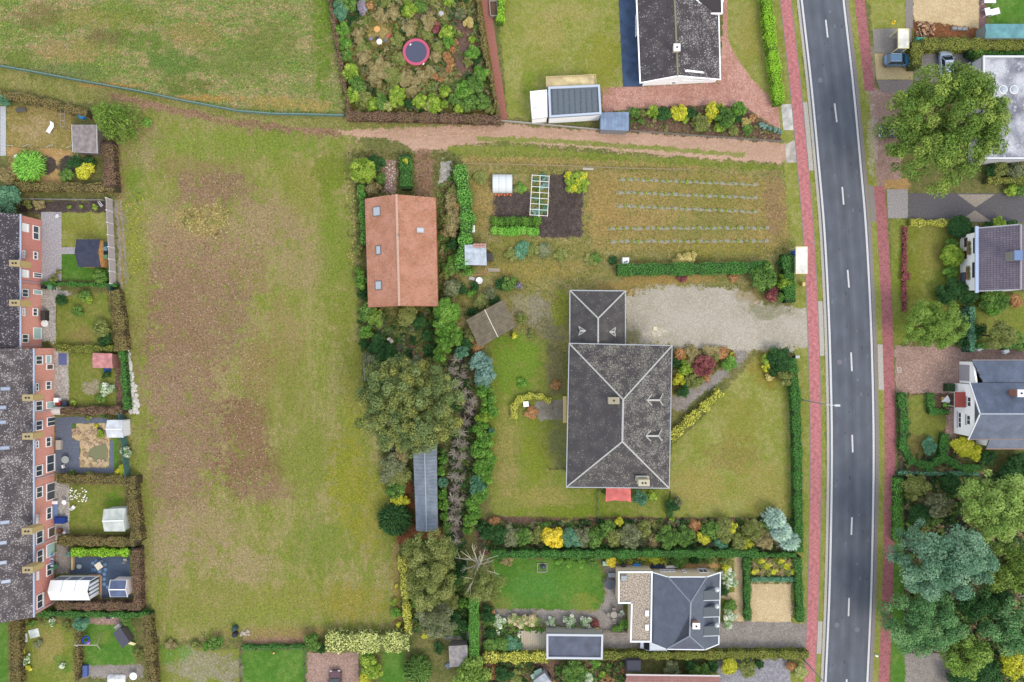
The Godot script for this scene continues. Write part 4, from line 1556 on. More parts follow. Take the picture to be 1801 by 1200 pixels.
	cover("grey",V([870,1072,1054,1073,1066,1050,1066,985,1090,985,1100,1110,1060,1112,870,1084]))
	cover("soil",V([845,1086,920,1086,918,1130,848,1130]))
	cover("sand",V([1290,978,1308,978,1308,1093,1290,1093]))
	cover("sand",V([1270,1043,1292,1043,1292,1054,1270,1054]))
	cover("mid",V([1266,985,1292,985,1292,1042,1266,1042]))
	cover("mid",V([1266,1055,1292,1055,1292,1105,1266,1105]))
	cover("tanpath",V([1090,984,1268,988,1268,1000,1090,998]))
	lay("sand_court","sand",V([1322,1027,1391,1027,1391,1094,1322,1094]),2,"square sandy parking bay framed by clipped hedges")
	lay("gravel_drive","grey",V([1262,1094,1421,1094,1421,1146,1250,1146,1250,1110]),1,"grey gravel drive below the sandy bay")
	cover("grey",V([1060,1112,1150,1112,1150,1142,1060,1142]))
	lay("gravel_yard","bluegravel",V([1262,1160,1421,1160,1421,1224,1262,1224]),1,"blue grey gravel forecourt with round shrubs")
	cover("tanpath",disc(952,1190,24,18))
	cover("bark",V([850,1166,1100,1162,1100,1224,850,1224]))
	# east side
	lay("grass_verge","lawn",V([1527,-24,1592,-24,1593,50,1534,50]),1,"grass plot beside the bus shelter pad")
	lay("sand_yard","sand",V([1607,-24,1722,-24,1722,50,1680,44,1607,36]),1,"sandy yard behind the stack of logs")
	cover("needle",V([1607,37,1680,45,1722,51,1722,66,1607,66]))
	lay("lawn","lush",V([1740,-24,1837,-24,1837,44,1740,42]),1,"small bright lawn beside the teal shed roof")
	cover("pinkstone",V([1524,158,1580,158,1585,330,1540,332]))
	cover("tanpath",V([1556,316,1598,316,1598,332,1556,332]))
	cover("mid",V([1566,385,1692,392,1692,545,1572,612,1568,500]))
	lay("lawn","mid",V([1598,397,1690,400,1690,520,1640,540,1598,540]),1,"front lawn of the white house with dark tiles")
	lay("lawn","mid",V([1712,516,1837,516,1837,604,1712,604]),1,"small side lawn behind the white house")
	lay("cobbled_drive","pinkstone",V([1574,609,1837,612,1837,640,1712,640,1702,676,1680,692,1576,691]),1,"pinkish cobbled drive of the slate gabled house")
	cover("bark",V([1576,692,1680,692,1676,760,1700,830,1580,832]))
	lay("front_garden_lawn","mid",V([1598,696,1632,694,1634,728,1664,730,1666,748,1650,770,1642,800,1612,806,1594,790]),2,"brownish front lawn inside the winding hedge")
	cover("pinkstone",V([1664,718,1680,718,1682,770,1664,770]))
	cover("soil",V([1590,832,1837,832,1837,1224,1590,1224]))
	cover("lush",V([1572,834,1590,834,1592,1224,1568,1224]))
	cover("grey",V([1592,1150,1680,1150,1680,1224,1592,1224]))
	cover("dry",V([1500,0,1500,0,1501,1]))

func road_x(y: float) -> float:
	var pts := [[-40,1405.5],[0,1410],[150,1427],[300,1441],[400,1449.5],[550,1457.5],[700,1462],[800,1463],[900,1462],[1050,1458.5],[1200,1452],[1240,1450]]
	for i in pts.size() - 1:
		if y <= pts[i + 1][0]:
			var p0 = pts[maxi(i - 1,0)]
			var p3 = pts[mini(i + 2,pts.size() - 1)]
			var d: float = pts[i + 1][0] - pts[i][0]
			var t: float = (y - pts[i][0]) / d
			var m0: float = (pts[i + 1][1] - p0[1]) / (pts[i + 1][0] - p0[0] + 0.001) * d
			var m1: float = (p3[1] - pts[i][1]) / (p3[0] - pts[i][0] + 0.001) * d
			return (2.0 * t * t * t - 3.0 * t * t + 1.0) * pts[i][1] + (t * t * t - 2.0 * t * t + t) * m0 + (-2.0 * t * t * t + 3.0 * t * t) * pts[i + 1][1] + (t * t * t - t * t) * m1
	return 1450.0

# strip along the road between two offsets from its white line,u across,v along in metres
func lane(called: String,o0: float,o1: float,y0: float,y1: float,layer: float,m: Material,label := "") -> MeshInstance3D:
	var mb := MB.new()
	var yy := y0
	while yy < y1 - 0.1:
		var yn := minf(yy + 20.0,y1)
		var a := g(road_x(yy) + o0,yy)
		var b := g(road_x(yy) + o1,yy)
		var c := g(road_x(yn) + o1,yn)
		var d := g(road_x(yn) + o0,yn)
		for q in [a,b,c,d]: pass
		a.y = 0.004 * layer; b.y = a.y; c.y = a.y; d.y = a.y
		var w := (o1 - o0) / 12.0
		mb.quad(a,b,c,d,Vector3.UP,Vector2(0,yy / 12.0),Vector2(w,yy / 12.0),Vector2(w,yn / 12.0),Vector2(0,yn / 12.0))
		yy = yn
	return struct(called,mb,m,label)

func asphalt_mat() -> StandardMaterial3D:
	var w := 256
	var h := 1024
	var n1 := noise_bytes(256,0.02,41,3)
	var n2 := noise_bytes(512,0.3,42,2)
	var r := RandomNumberGenerator.new()
	r.seed = 9
	var d := PackedByteArray()
	d.resize(w * h * 3)
	for y in h:
		for x in w:
			var u := x / float(w)
			# polished wheel tracks and a seam down the middle
			var wear := 0.0
			for c in [0.16,0.38,0.62,0.84]: wear += exp(-pow((u - c) / 0.05,2.0))
			var t := 0.95 + 0.07 * wear * (0.5 + n1[((y / 2) & 255) * 256 + (x & 255)] / 255.0) + (n1[((y / 4 + 60) & 255) * 256 + (x / 2)] / 255.0 - 0.5) * 0.14 + (n2[(y & 511) * 512 + x] / 255.0 - 0.5) * 0.16 + r.randf_range(-0.05,0.05)
			if absf(u - 0.505) < 0.004: t *= 0.86
			var o := (y * w + x) * 3
			d[o] = int(clampf(100 * 0.81 * t,0,255))
			d[o + 1] = int(clampf(105 * 0.81 * t,0,255))
			d[o + 2] = int(clampf(116 * 0.81 * t,0,255))
	# old repair patches,drips and tar spots
	for k in 26:
		var px := r.randi() % w
		var py := r.randi() % h
		var rx := r.randi_range(3,9)
		var ry := r.randi_range(3,14)
		var f := r.randf_range(0.82,1.2)
		for yy in range(-ry,ry):
			for xx in range(-rx,rx):
				if pow(xx / float(rx),2) + pow(yy / float(ry),2) > r.randf_range(0.6,1.0): continue
				var o := (((py + yy + h) % h) * w + (px + xx + w) % w) * 3
				for q in 3: d[o + q] = int(clampf(d[o + q] * f,0,255))
	var im := Image.create_from_data(w,h,false,Image.FORMAT_RGB8,d)
	im.generate_mipmaps()
	var m := StandardMaterial3D.new()
	m.albedo_texture = ImageTexture.create_from_image(im)
	m.roughness = 0.8
	m.metallic_specular = 0.35
	m.uv1_scale = Vector3(1.0 / 6.75,1.0 / 27.0,1)
	m.cull_mode = BaseMaterial3D.CULL_DISABLED
	return m

# red concrete pavers of the cycle path
func paver_mat(key: String,r0: int,g0: int,b0: int) -> StandardMaterial3D:
	if key in mats: return mats[key]
	var w := 128
	var h := 256
	var r := RandomNumberGenerator.new()
	r.seed = hash(key)
	var n1 := noise_bytes(256,0.03,51,3)
	var d := PackedByteArray()
	d.resize(w * h * 3)
	var tone := {}
	for y in h:
		for x in w:
			var row := y / 5
			var cx := (x + (5 if row % 2 else 0)) / 10
			var k := row * 50 + cx
			if not k in tone: tone[k] = r.randf_range(-0.08,0.08)
			var t: float = 0.96 + tone[k] + (n1[(y & 255) * 256 + (x & 255)] / 255.0 - 0.5) * 0.22 + r.randf_range(-0.05,0.05)
			var o := (y * w + x) * 3
			d[o] = int(clampf(r0 * 0.81 * t,0,255))
			d[o + 1] = int(clampf(g0 * 0.81 * t,0,255))
			d[o + 2] = int(clampf(b0 * 0.81 * t,0,255))
	var im := Image.create_from_data(w,h,false,Image.FORMAT_RGB8,d)
	im.generate_mipmaps()
	var m := StandardMaterial3D.new()
	m.albedo_texture = ImageTexture.create_from_image(im)
	m.roughness = 0.9
	m.metallic_specular = 0.2
	m.uv1_scale = Vector3(1.0 / 2.6,1.0 / 5.2,1)
	m.cull_mode = BaseMaterial3D.CULL_DISABLED
	mats[key] = m
	return m

func roads() -> void:
	for e in [[-62,-10],[78,100]]:
		covers.append(["lawn",road_strip(e[0],e[1],-24,1224)])
	lane("road",-4,77,-24,1224,3,asphalt_mat(),"dark asphalt road with dashed centre line")
	covers.append(["gravel",V([1370,545,1423,541,1427,614,1370,612])])
	covers.append(["grey",V([1370,1097,1424,1096,1424,1145,1370,1145])])
	covers.append(["track",V([1365,254,1406,250,1406,284,1365,282])])
	var conc := M(196,190,182,{"tex": "grain","size": 1.3,"rough": 0.95})
	var conc2 := M(150,142,138,{"tex": "grain","size": 1.3,"rough": 0.95})
	lane("gutter",-8.5,-4,-24,1224,2,conc,"pale concrete gutter along the road, village side")
	lane("gutter",77,83,-24,1224,2,conc2,"grey gutter along the road, wooded side")
	var white := M(226,226,228,{"rough": 0.7,"tex": "grain","size": 1.2,"k": 1.6})
	lane("edge_line",-1.5,2,-24,1224,4,white,"white painted edge line beside the gutter")
	lane("edge_line",72,75.5,-24,1224,4,white,"white painted edge line on the wooded side")
	for e in [[35,66,1452.5,1456],[182,215,1468,1472],[329,360,1481.5,1484],[475,506,1491,1493.5],[620,653,1497,1498.5],[765,796,1499,1500],[910,941,1498.5,1497.5],[1052,1084,1493.5,1492.5],[1195,1224,1489.5,1487]]:
		sheet("centre_dash",[Vector2(e[2] - 1.4,e[0]),Vector2(e[2] + 1.4,e[0]),Vector2(e[3] + 1.4,e[1]),Vector2(e[3] - 1.4,e[1])],4,white,"white dash of the road's centre line")
	var red := paver_mat("pav_red",204,132,134)
	var red2 := paver_mat("pav_red2",176,114,116)
	lane("cycle_path",-37,-19,-24,1224,3,red,"red paved cycle path on the village side")
	lane("cycle_path",93,111,-24,160,3,red2,"red paved cycle path past the bus shelter pad")
	lane("cycle_path",93,112,328,1224,3,red2,"red paved cycle path on the wooded side")
	lane("edging",-38.5,-37,-24,1224,4,conc2,"thin concrete edging of the cycle path, garden side")
	lane("edging",-19,-17.6,-24,1224,4,conc2,"thin concrete edging of the cycle path, road side")
	# paved crossings between road and cycle path
	for e in [[-18,-10,180,300,"past the red gravel drive"],[-17.6,-10,530,626,"at the gravel yard"],[-17.6,-10,1093,1150,"at the south drive"]]:
		lane("paved_crossing",e[0],e[1],e[2],e[3],4,conc,"pale paved crossing " + e[4])
	lane("paved_crossing",84,93,606,686,4,conc,"pale paved crossing at the cobbled drive")
	lane("paved_crossing",84,93,326,390,4,conc2,"grey paved crossing at the dark drive")
	var slab := M(206,202,198,{"tex": "mottle","size": 2.5})
	sheet("concrete_slab",V([1374,184,1392,183,1396,229,1378,229]),3,slab,"concrete slab at the end of the red gravel drive")
	sheet("concrete_slab",V([1381,255,1398,246,1401,286,1383,286]),3,M(190,182,174,{"tex": "mottle","size": 2.5}),"concrete slab at the end of the dirt track")
	# terraces and paved grounds
	sheet("paved_terrace",V([72,373,108,373,108,435,133,435,133,447,108,447,108,494,72,496]),2,M(184,180,186,{"tex": "grain","size": 2.2}),"pale grey paved terrace behind the end house")
	sheet("paved_terrace",V([98,735,126,733,188,736,188,744,127,745,126,772,140,776,140,823,192,823,193,776,200,776,200,832,98,832]),2,M(112,120,140,{"tex": "grain","size": 2.2,"rough": 0.6}),"blue grey paved terrace round the rockery")
	sheet("paved_terrace",V([123,980,228,980,230,1052,178,1052,178,1010,123,1010]),2,M(72,88,112,{"tex": "grain","size": 2.0,"rough": 0.55}),"dark blue paved terrace behind the lime hedge")
	sheet("paved_terrace",V([0,187,10,187,10,274,0,274]),2,M(200,202,208,{"tex": "grain","size": 1.5}),"pale tiled strip at the edge of the dry lawn")
	sheet("paved_terrace",V([1087,-24,1122,-24,1130,153,1096,153]),2,M(58,82,116,{"tex": "mottle","size": 3.0,"rough": 0.5}),"dark blue tiled terrace along the speckled roof house")
	var brickp := M(172,112,98,{"tex": "grain","size": 1.6})
	sheet("brick_path",V([843,-24,860,-24,868,40,876,100,884,150,893,211,880,211,866,120,856,60]),2,brickp,"narrow red brick path beside the trampoline garden")
	sheet("brick_pad",V([1538,94,1606,94,1606,140,1542,140]),2,M(206,184,138,{"tex": "grain","size": 1.6}),"tan brick parking pad under the blue car")
	sheet("paved_pad",V([1535,51,1603,49,1605,93,1538,93]),2,M(152,146,140,{"tex": "grain","size": 1.8}),"grey paved pad in front of the bus shelter")
	sheet("paved_pad",V([1606,88,1730,86,1730,150,1606,142]),2,M(140,134,134,{"tex": "grain","size": 1.8}),"grey paved forecourt under the silver car")
	sheet("concrete_strip",V([1593,-24,1606,-24,1606,50,1593,50]),2,conc2,"narrow concrete strip beside the sandy yard")
	sheet("paved_pad",V([1542,141,1606,141,1606,165,1550,162]),1,M(146,134,130,{"tex": "grain","size": 1.8}),"brown grey paved pad beside the big tree")
	sheet("paved_pad",V([1560,333,1597,333,1597,384,1562,384]),2,M(166,160,158,{"tex": "grain","size": 1.8}),"grey paved entrance of the dark drive")
	sheet("paved_drive",V([1598,340,1837,340,1837,392,1740,392,1598,385]),2,M(104,100,104,{"tex": "grain","size": 1.8}),"dark paved drive with pale triangles")
	var tri := M(168,156,142,{"tex": "grain","size": 1.8})
	sheet("paving_triangle",V([1684,342,1750,342,1716,365]),3,tri,"pale paved triangle pointing down in the dark drive")
	sheet("paving_triangle",V([1715,370,1746,391,1688,389]),3,tri,"pale paved triangle pointing up in the dark drive")
	sheet("wooden_deck",V([1724,-24,1734,-24,1732,66,1722,66]),2,M(142,108,112,{"tex": "grain","size": 1.2}),"narrow purple brown path beside the sandy yard")
	# manhole covers and worn rings in the asphalt
	for e in [[1443,141],[1477,637],[1472,1100],[1508,1108]]:
		var mb := MB.new()
		var p := g(e[0],e[1])
		mb.lathe(Vector3(p.x,0.012,p.z),[Vector2(0.38,0),Vector2(0.36,0.008),Vector2(0,0.008)],18)
		struct("manhole_cover",mb,M(128,128,136,{"tex": "grain","size": 0.6}),"round cover set in the asphalt road")

func road_strip(o0: float,o1: float,y0: float,y1: float) -> Array:
	var l := []
	var r := []
	var y := y0
	while y <= y1:
		l.append(Vector2(road_x(y) + o0,y))
		r.push_front(Vector2(road_x(y) + o1,y))
		y += 40.0
	return l + r

# ---------------------------------------------------------------- buildings
func tex_c(r: float,gg: float,b: float) -> Color:
	return Color(r * 0.81 / 255.0,gg * 0.81 / 255.0,b * 0.81 / 255.0)

func terraces() -> void:
	var heavy := roof_mat("roof_heavy",tex_c(88,80,84),{"spots": 7500,"srad": 3.0,"film": tex_c(124,116,116),"famt": 0.7,"spot": tex_c(206,202,204),"seed": 21})
	var light := roof_mat("roof_upper",tex_c(70,64,74),{"spots": 4500,"srad": 3.0,"film": tex_c(84,78,86),"famt": 0.6,"spot": tex_c(196,194,198),"seed": 22})
	var under := M(70,62,62)
	var brick := M(196,132,122,{"tex": "grain","size": 1.4,"k": 1.05})
	var brick2 := M(206,146,132,{"tex": "grain","size": 1.4,"k": 1.05})
	var zinc := M(178,190,214,{"rough": 0.4,"k": 1.4})
	var sand := M(196,172,120,{"tex": "grain","size": 0.8,"k": 1.3})
	var ridge_m := M(150,140,136)
	var blind := M(240,238,240,{"k": 1.2})
	var mint := M(168,196,192,{"rough": 0.2,"k": 1.2})
	var W := [
		# label,wall x,z0,z1,roof,brick,chimneys,windows [x0,y0,x1,y1,kind]
		["brick terraced house with white roller blinds and pale paved terrace",-68.96,-17.7,-8.1,light,brick,[[25,463]],[[38,392,49,409,2],[39,440,43,454,1],[38,474,49,489,2],[57,396,68,423,1],[58,442,65,457,1],[58,479,73,490,0]],[]],
		["brick terraced house with a cobbled terrace and white oval table",-68.96,-8.1,1.0,light,brick2,[[25,533]],[[38,508,49,523,0],[39,542,43,556,1],[38,588,49,603,0],[58,509,73,519,3],[57,542,65,556,1],[58,576,72,597,3]],[]],
		["brick terraced house beside the pink roofed garden shed",-67.1,1.03,10.4,heavy,brick2,[[48,700]],[[62,626,74,641,0],[62,674,67,688,1],[62,706,74,722,0],[80,625,89,639,3],[81,641,93,650,4],[80,671,89,685,1],[81,707,95,718,3]],[[9,684],[2,717]]],
		["brick terraced house beside the pond rockery",-67.1,10.4,19.8,heavy,brick2,[[48,768]],[[62,741,74,756,0],[62,776,67,788,1],[62,820,74,836,0],[82,735,98,748,0],[80,770,89,785,1],[81,802,95,828,0]],[[2,743],[8,788]]],
		["brick terraced house with blue garden furniture behind it",-67.1,19.8,29.2,heavy,brick2,[[47,935]],[[63,858,74,874,0],[63,906,66,920,1],[63,936,75,954,0],[81,852,96,877,0],[81,894,90,912,1],[84,930,96,942,4]],[[8,919],[3,955]]],
		["end brick terraced house with the white conservatory",-67.1,29.2,38.5,heavy,brick,[[48,1003]],[[64,970,75,988,0],[64,1006,67,1020,1],[64,1048,75,1067,0],[81,959,97,975,3],[81,994,91,1010,1]],[[10,1023],[3,990]]],
	]
	for e in W:
		var xw: float = e[1]
		var z0: float = e[2] + 0.01
		var z1: float = e[3] - 0.01
		var t := thing("terraced_house",e[0],"house",Vector3(xw - 5.0,0,(z0 + z1) * 0.5),"row of brick terraced houses")
		var he := 5.0
		var hr := 8.6
		wall(t,[Vector3(xw,0,z0),Vector3(xw,0,z1),Vector3(xw,he,z1),Vector3(xw,he,z0)],Vector3.LEFT,e[5])
		wall(t,[Vector3(xw - 10.4,0,z0),Vector3(xw - 10.4,0,z1),Vector3(xw - 10.4,he,z1),Vector3(xw - 10.4,he,z0)],Vector3.RIGHT,e[5])
		for q in [[z0,1.0],[z1,-1.0]]:
			wall(t,[Vector3(xw - 0.26,0,q[0]),Vector3(xw - 10.14,0,q[0]),Vector3(xw - 10.14,he,q[0]),Vector3(xw - 5.2,hr - 0.2,q[0]),Vector3(xw - 0.26,he,q[0])],Vector3(0,0,q[1]),e[5])
		var ea := xw + 0.42
		var a := Vector3(ea,he - 0.05,z0)
		var b := Vector3(ea,he - 0.05,z1)
		var c := Vector3(xw - 5.2,hr,z1)
		var d := Vector3(xw - 5.2,hr,z0)
		slope(t,[a,b,c,d],0.26,0.32,e[4],under)
		slope(t,[Vector3(xw - 10.8,he - 0.05,z0),Vector3(xw - 10.8,he - 0.05,z1),c,d],0.26,0.32,e[4],under)
		ridge(t,[d,c],ridge_m)
		bar(t,"gutter",[Vector3(ea + 0.08,he - 0.02,z0),Vector3(ea + 0.08,he - 0.02,z1)],0.2,0.14,zinc)
		bar(t,"downpipe",[Vector3(xw + 0.07,0.05,z1 - 0.35),Vector3(xw + 0.07,he - 0.1,z1 - 0.35)],0.09,0.09,zinc)
		var n := (b - a).cross(c - a).normalized()
		if n.y < 0.0: n = -n
		for q in e[6]: chimney(t,q[0],q[1],7.5,5.2,1.35,0.75,sand,M(182,166,126),2)
		for q in e[8]: skylight(t,q[0],q[1],13,8,a,n,M(168,180,204,{"rough": 0.25}),M(120,120,130))
		for q in e[7]:
			var p0 := Vector3(xw,0,0)
			match q[4]:
				0: window(t,p0,Vector3.RIGHT,q[0],q[1],q[2],q[3],{"mull": 1})
				1: window(t,p0,Vector3.RIGHT,q[0],q[1],q[2],q[3],{"mull": 1,"frame": 0.1})
				2: window(t,p0,Vector3.RIGHT,q[0],q[1],q[2],q[3],{"mull": 0,"glass": blind})
				3: window(t,p0,Vector3.RIGHT,q[0],q[1],q[2],q[3],{"mull": 0,"glass": mint})
				4: window(t,p0,Vector3.RIGHT,q[0],q[1],q[2],q[3],{"mull": 0,"name": "door","sill": false,"glass": M(112,98,84)})

func hip_caps(t: Node,list: Array,m: Material,rad := 0.14) -> void:
	for q in list: ridge(t,q,m,rad,"hip_cap")

# small louvred or gabled dormer sitting on a slope
func dormer(t: Node,ax: float,ay: float,bx: float,by: float,hw: float,p0: Vector3,n: Vector3,roof: Material,cap: Material,face: Material,valley := true) -> void:
	var a := ray_plane(ax,ay,p0,n)
	var dirp := Vector3(bx - ax,0,by - ay).normalized()
	var L := Vector2(bx - ax,by - ay).length() / 12.0 * (1.0 - a.y / 100.0)
	var b := a + dirp * L
	var s := Vector3(-dirp.z,0,dirp.x)
	var drop := func(p: Vector3) -> Vector3: return Vector3(p.x,p0.y - ((p.x - p0.x) * n.x + (p.z - p0.z) * n.z) / n.y,p.z)
	var c: Vector3 = drop.call(b + dirp * (0.7 if valley else 0.2) + s * hw)
	var d: Vector3 = drop.call(b + dirp * (0.7 if valley else 0.2) - s * hw)
	var mb := MB.new()
	for q in [[c,s],[d,-s]]:
		mb.tri(a,b,q[0],Vector3.UP + q[1])
		mb.tri(a + Vector3.DOWN * 0.05,b + Vector3.DOWN * 0.05,q[0] + Vector3.DOWN * 0.05,Vector3.DOWN)
	var dm := part(t,"dormer",mb,roof)
	var f := MB.new()
	f.solid([b - dirp * 0.03 + Vector3.DOWN * 0.03,c - dirp * 0.08,d - dirp * 0.08],-dirp * 0.06)
	part(dm,"louvre",f,face)
	bar(dm,"ridge_trim",[a + Vector3.UP * 0.05,b + Vector3.UP * 0.05],0.24,0.1,cap)
	bar(dm,"verge_trim",[b + Vector3.UP * 0.04,c + Vector3.UP * 0.04],0.13,0.1,cap)
	bar(dm,"verge_trim",[b + Vector3.UP * 0.04,d + Vector3.UP * 0.04],0.13,0.1,cap)
	if not valley:
		for q in [c,d]: bar(dm,"verge_trim",[a + Vector3.UP * 0.05,q + Vector3.UP * 0.05],0.12,0.08,cap)
	if valley:
		for e in [1.0,-1.0]:
			var v: Vector3 = drop.call(a + dirp * 0.75 + s * e * 0.75)
			bar(dm,"valley_trim",[a + Vector3.UP * 0.05,v + Vector3.UP * 0.06],0.12,0.08,cap)

func farmhouse() -> void:
	var dark := roof_mat("roof_farm_dark",tex_c(80,76,78),{"spots": 1300,"srad": 2.2,"film": tex_c(100,96,93),"famt": 0.8,"spot": tex_c(206,202,196),"seed": 31,"cover": 13.0})
	var grey := roof_mat("roof_farm_grey",tex_c(80,76,78),{"spots": 16000,"srad": 2.6,"film": tex_c(100,96,93),"famt": 0.8,"spot": tex_c(176,172,162),"seed": 32,"cover": 13.0})
	var moss := roof_mat("roof_farm_moss",tex_c(80,76,78),{"spots": 16000,"srad": 2.6,"film": tex_c(100,96,93),"famt": 0.8,"spot": tex_c(182,174,156),"seed": 33,"cover": 13.0})
	var mid := roof_mat("roof_farm_mid",tex_c(80,76,78),{"spots": 4200,"srad": 2.4,"film": tex_c(100,96,93),"famt": 0.8,"spot": tex_c(206,200,186),"seed": 34,"cover": 13.0})
	var under := M(66,62,64)
	var cap := M(194,194,189,{"tex": "gravel","size": 0.3,"k": 1.4})
	var cream := M(226,214,180,{"k": 1.2,"tex": "grain","size": 1.0})
	var he := 5.4
	var hr := 8.7
	var e := [g(1001,604,he),g(1182,608,he),g(1177,859,he),g(996,857,he)]
	var r0 := g(1096,703,hr)
	var r1 := g(1094.5,777,hr)
	var m: Vector3 = (e[0] + e[2]) * 0.5
	var t := thing("farmhouse","large house with speckled grey hipped roof and white ridge lines","house",Vector3(m.x,0,m.z))
	var base := []
	for p in e:
		var d: Vector3 = m - p
		d.y = 0
		var q: Vector3 = p + d.normalized() * 0.95
		base.append(Vector3(q.x,0,q.z))
	walls(t,base,he - 0.15,cream)
	slope(t,[e[0],e[1],r0],0.27,0.33,moss,under,{"name": "hip_slope"})
	slope(t,[e[3],e[2],r1],0.27,0.33,mid,under,{"name": "hip_slope"})
	slope(t,[e[0],e[3],r1,r0],0.27,0.33,dark,under)
	slope(t,[e[1],e[2],r1,r0],0.27,0.33,grey,under)
	hip_caps(t,[[e[0],r0],[e[1],r0],[e[3],r1],[e[2],r1]],cap,0.12)
	ridge(t,[r0,r1],cap,0.15)
	var gut := M(176,180,188,{"k": 1.5,"rough": 0.5})
	for i in 4: bar(t,"gutter",[e[i],e[(i + 1) % 4]],0.12,0.12,gut)
	var n: Vector3 = (e[2] - e[1]).cross(r0 - e[1]).normalized()
	if n.y < 0.0: n = -n
	for q in [[1138,704,1160],[1136,767,1158]]:
		dormer(t,q[0],q[1],q[2],q[1],0.8,e[1],n,mid,cap,M(130,126,126))
	chimney(t,1080,705,8.9,6.8,1.35,0.8,cream,M(178,170,146,{"tex": "grain","size": 0.5}),1)
	chimney(t,1133,850,7.6,5.0,1.4,0.75,cream,M(206,198,174),2)
	# roof hatch above the south chimney
	var hb := MB.new()
	var hp := g(1130,842,6.6)
	hb.cbox(hp + Vector3(0,-0.4,0),Vector3(1.9,0.9,0.7),0.06)
	part(t,"chimney_saddle",hb,M(190,180,160,{"tex": "grain","size": 1.0}))
	bar(t,"saddle_flashing",[g(1119,838,6.9),g(1141,838,6.9)],0.14,0.1,cap)
	# red canvas canopy and its posts
	var cn := thing("sun_canopy","faded red sun canopy below the chimney end of the house","canopy",g(1087,868))
	var cb := MB.new()
	var c0 := g(1066,858,2.6)
	var c1 := g(1109,858,2.6)
	var pts := [c0,c1,g(1110,884,2.15),g(1101,880.5,2.2),g(1092,882,2.18),g(1082,880,2.2),g(1065,883,2.15)]
	cb.solid(pts,Vector3.DOWN * 0.04)
	part(cn,"canvas",cb,M(224,122,118,{"rough": 0.9,"tex": "mottle","size": 3.0}))
	for q in [[1067,881],[1108,881]]:
		bar(cn,"post",[g(q[0],q[1]),Vector3(g(q[0],q[1],2.15).x,2.12,g(q[0],q[1],2.15).z)],0.06,0.06,M(170,160,150))
	# wing
	var wh := 3.0
	var wr := 5.1
	var w := [g(1002.5,511,wh),g(1100,512,wh),g(1100,607,wh),g(1002,607,wh)]
	var s0 := g(1052,560,wr)
	var s1 := g(1052,610,wr)
	s1.z = e[0].z + 0.9
	w[2].z = s1.z
	w[3].z = s1.z
	s1.x = s0.x
	var wm: Vector3 = (w[0] + w[2]) * 0.5
	var k := thing("house_wing","low hipped wing joined to the large house with two triangular vents","house",Vector3(wm.x,0,wm.z))
	var wb := []
	for p in w:
		var d2: Vector3 = wm - p
		d2.y = 0
		var q2: Vector3 = p + d2.normalized() * 0.6
		wb.append(Vector3(q2.x,0,q2.z))
	wb[2].z = base[0].z - 0.02
	wb[3].z = base[0].z - 0.02
	walls(k,wb,wh - 0.15,cream)
	var plain := roof_mat("roof_wing",tex_c(80,76,78),{"spots": 700,"srad": 2.2,"film": tex_c(100,96,93),"famt": 0.8,"spot": tex_c(210,206,200),"seed": 35,"cover": 11.0})
	slope(k,[w[0],w[1],s0],0.27,0.33,plain,under,{"name": "hip_slope"})
	slope(k,[w[0],w[3],s1,s0],0.27,0.33,plain,under)
	slope(k,[w[1],w[2],s1,s0],0.27,0.33,plain,under)
	hip_caps(k,[[w[0],s0],[w[1],s0]],cap,0.12)
	ridge(k,[s0,s1],cap,0.13)
	for q in [[0,1],[0,3],[1,2]]: bar(k,"gutter",[w[q[0]],w[q[1]]],0.16,0.13,gut)
	for q in [[1030,582,1021,0],[1072,584,1081,1]]:
		var ed: Vector3 = w[3] if q[3] == 0 else w[2]
		var nn: Vector3 = (w[q[3]] - ed).cross(s0 - ed).normalized()
		if nn.y < 0.0: nn = -nn
		dormer(k,q[0],q[1],q[2],q[1],0.62,w[q[3]],nn,plain,cap,M(80,76,80),false)
	# bench-like pergola against the garden wall
	var bn := thing("garden_bench","pale wooden bench against the garden wall of the house","bench",g(993,720))
	var x0 := g(993,720).x
	for z in [-1.75,1.75]:
		var lb := MB.new()
		lb.box(Vector3(x0,0.25,10.0 + z),Vector3(0.5,0.5,0.16))
		part(bn,"leg",lb,M(210,188,140,{"k": 1.3}))
	for q in 3:
		var sb := MB.new()
		sb.cbox(Vector3(x0 - 0.18 + q * 0.18,0.53,10.0),Vector3(0.15,0.05,3.9),0.01)
		part(bn,"slat",sb,M(214,190,138,{"k": 1.3}))

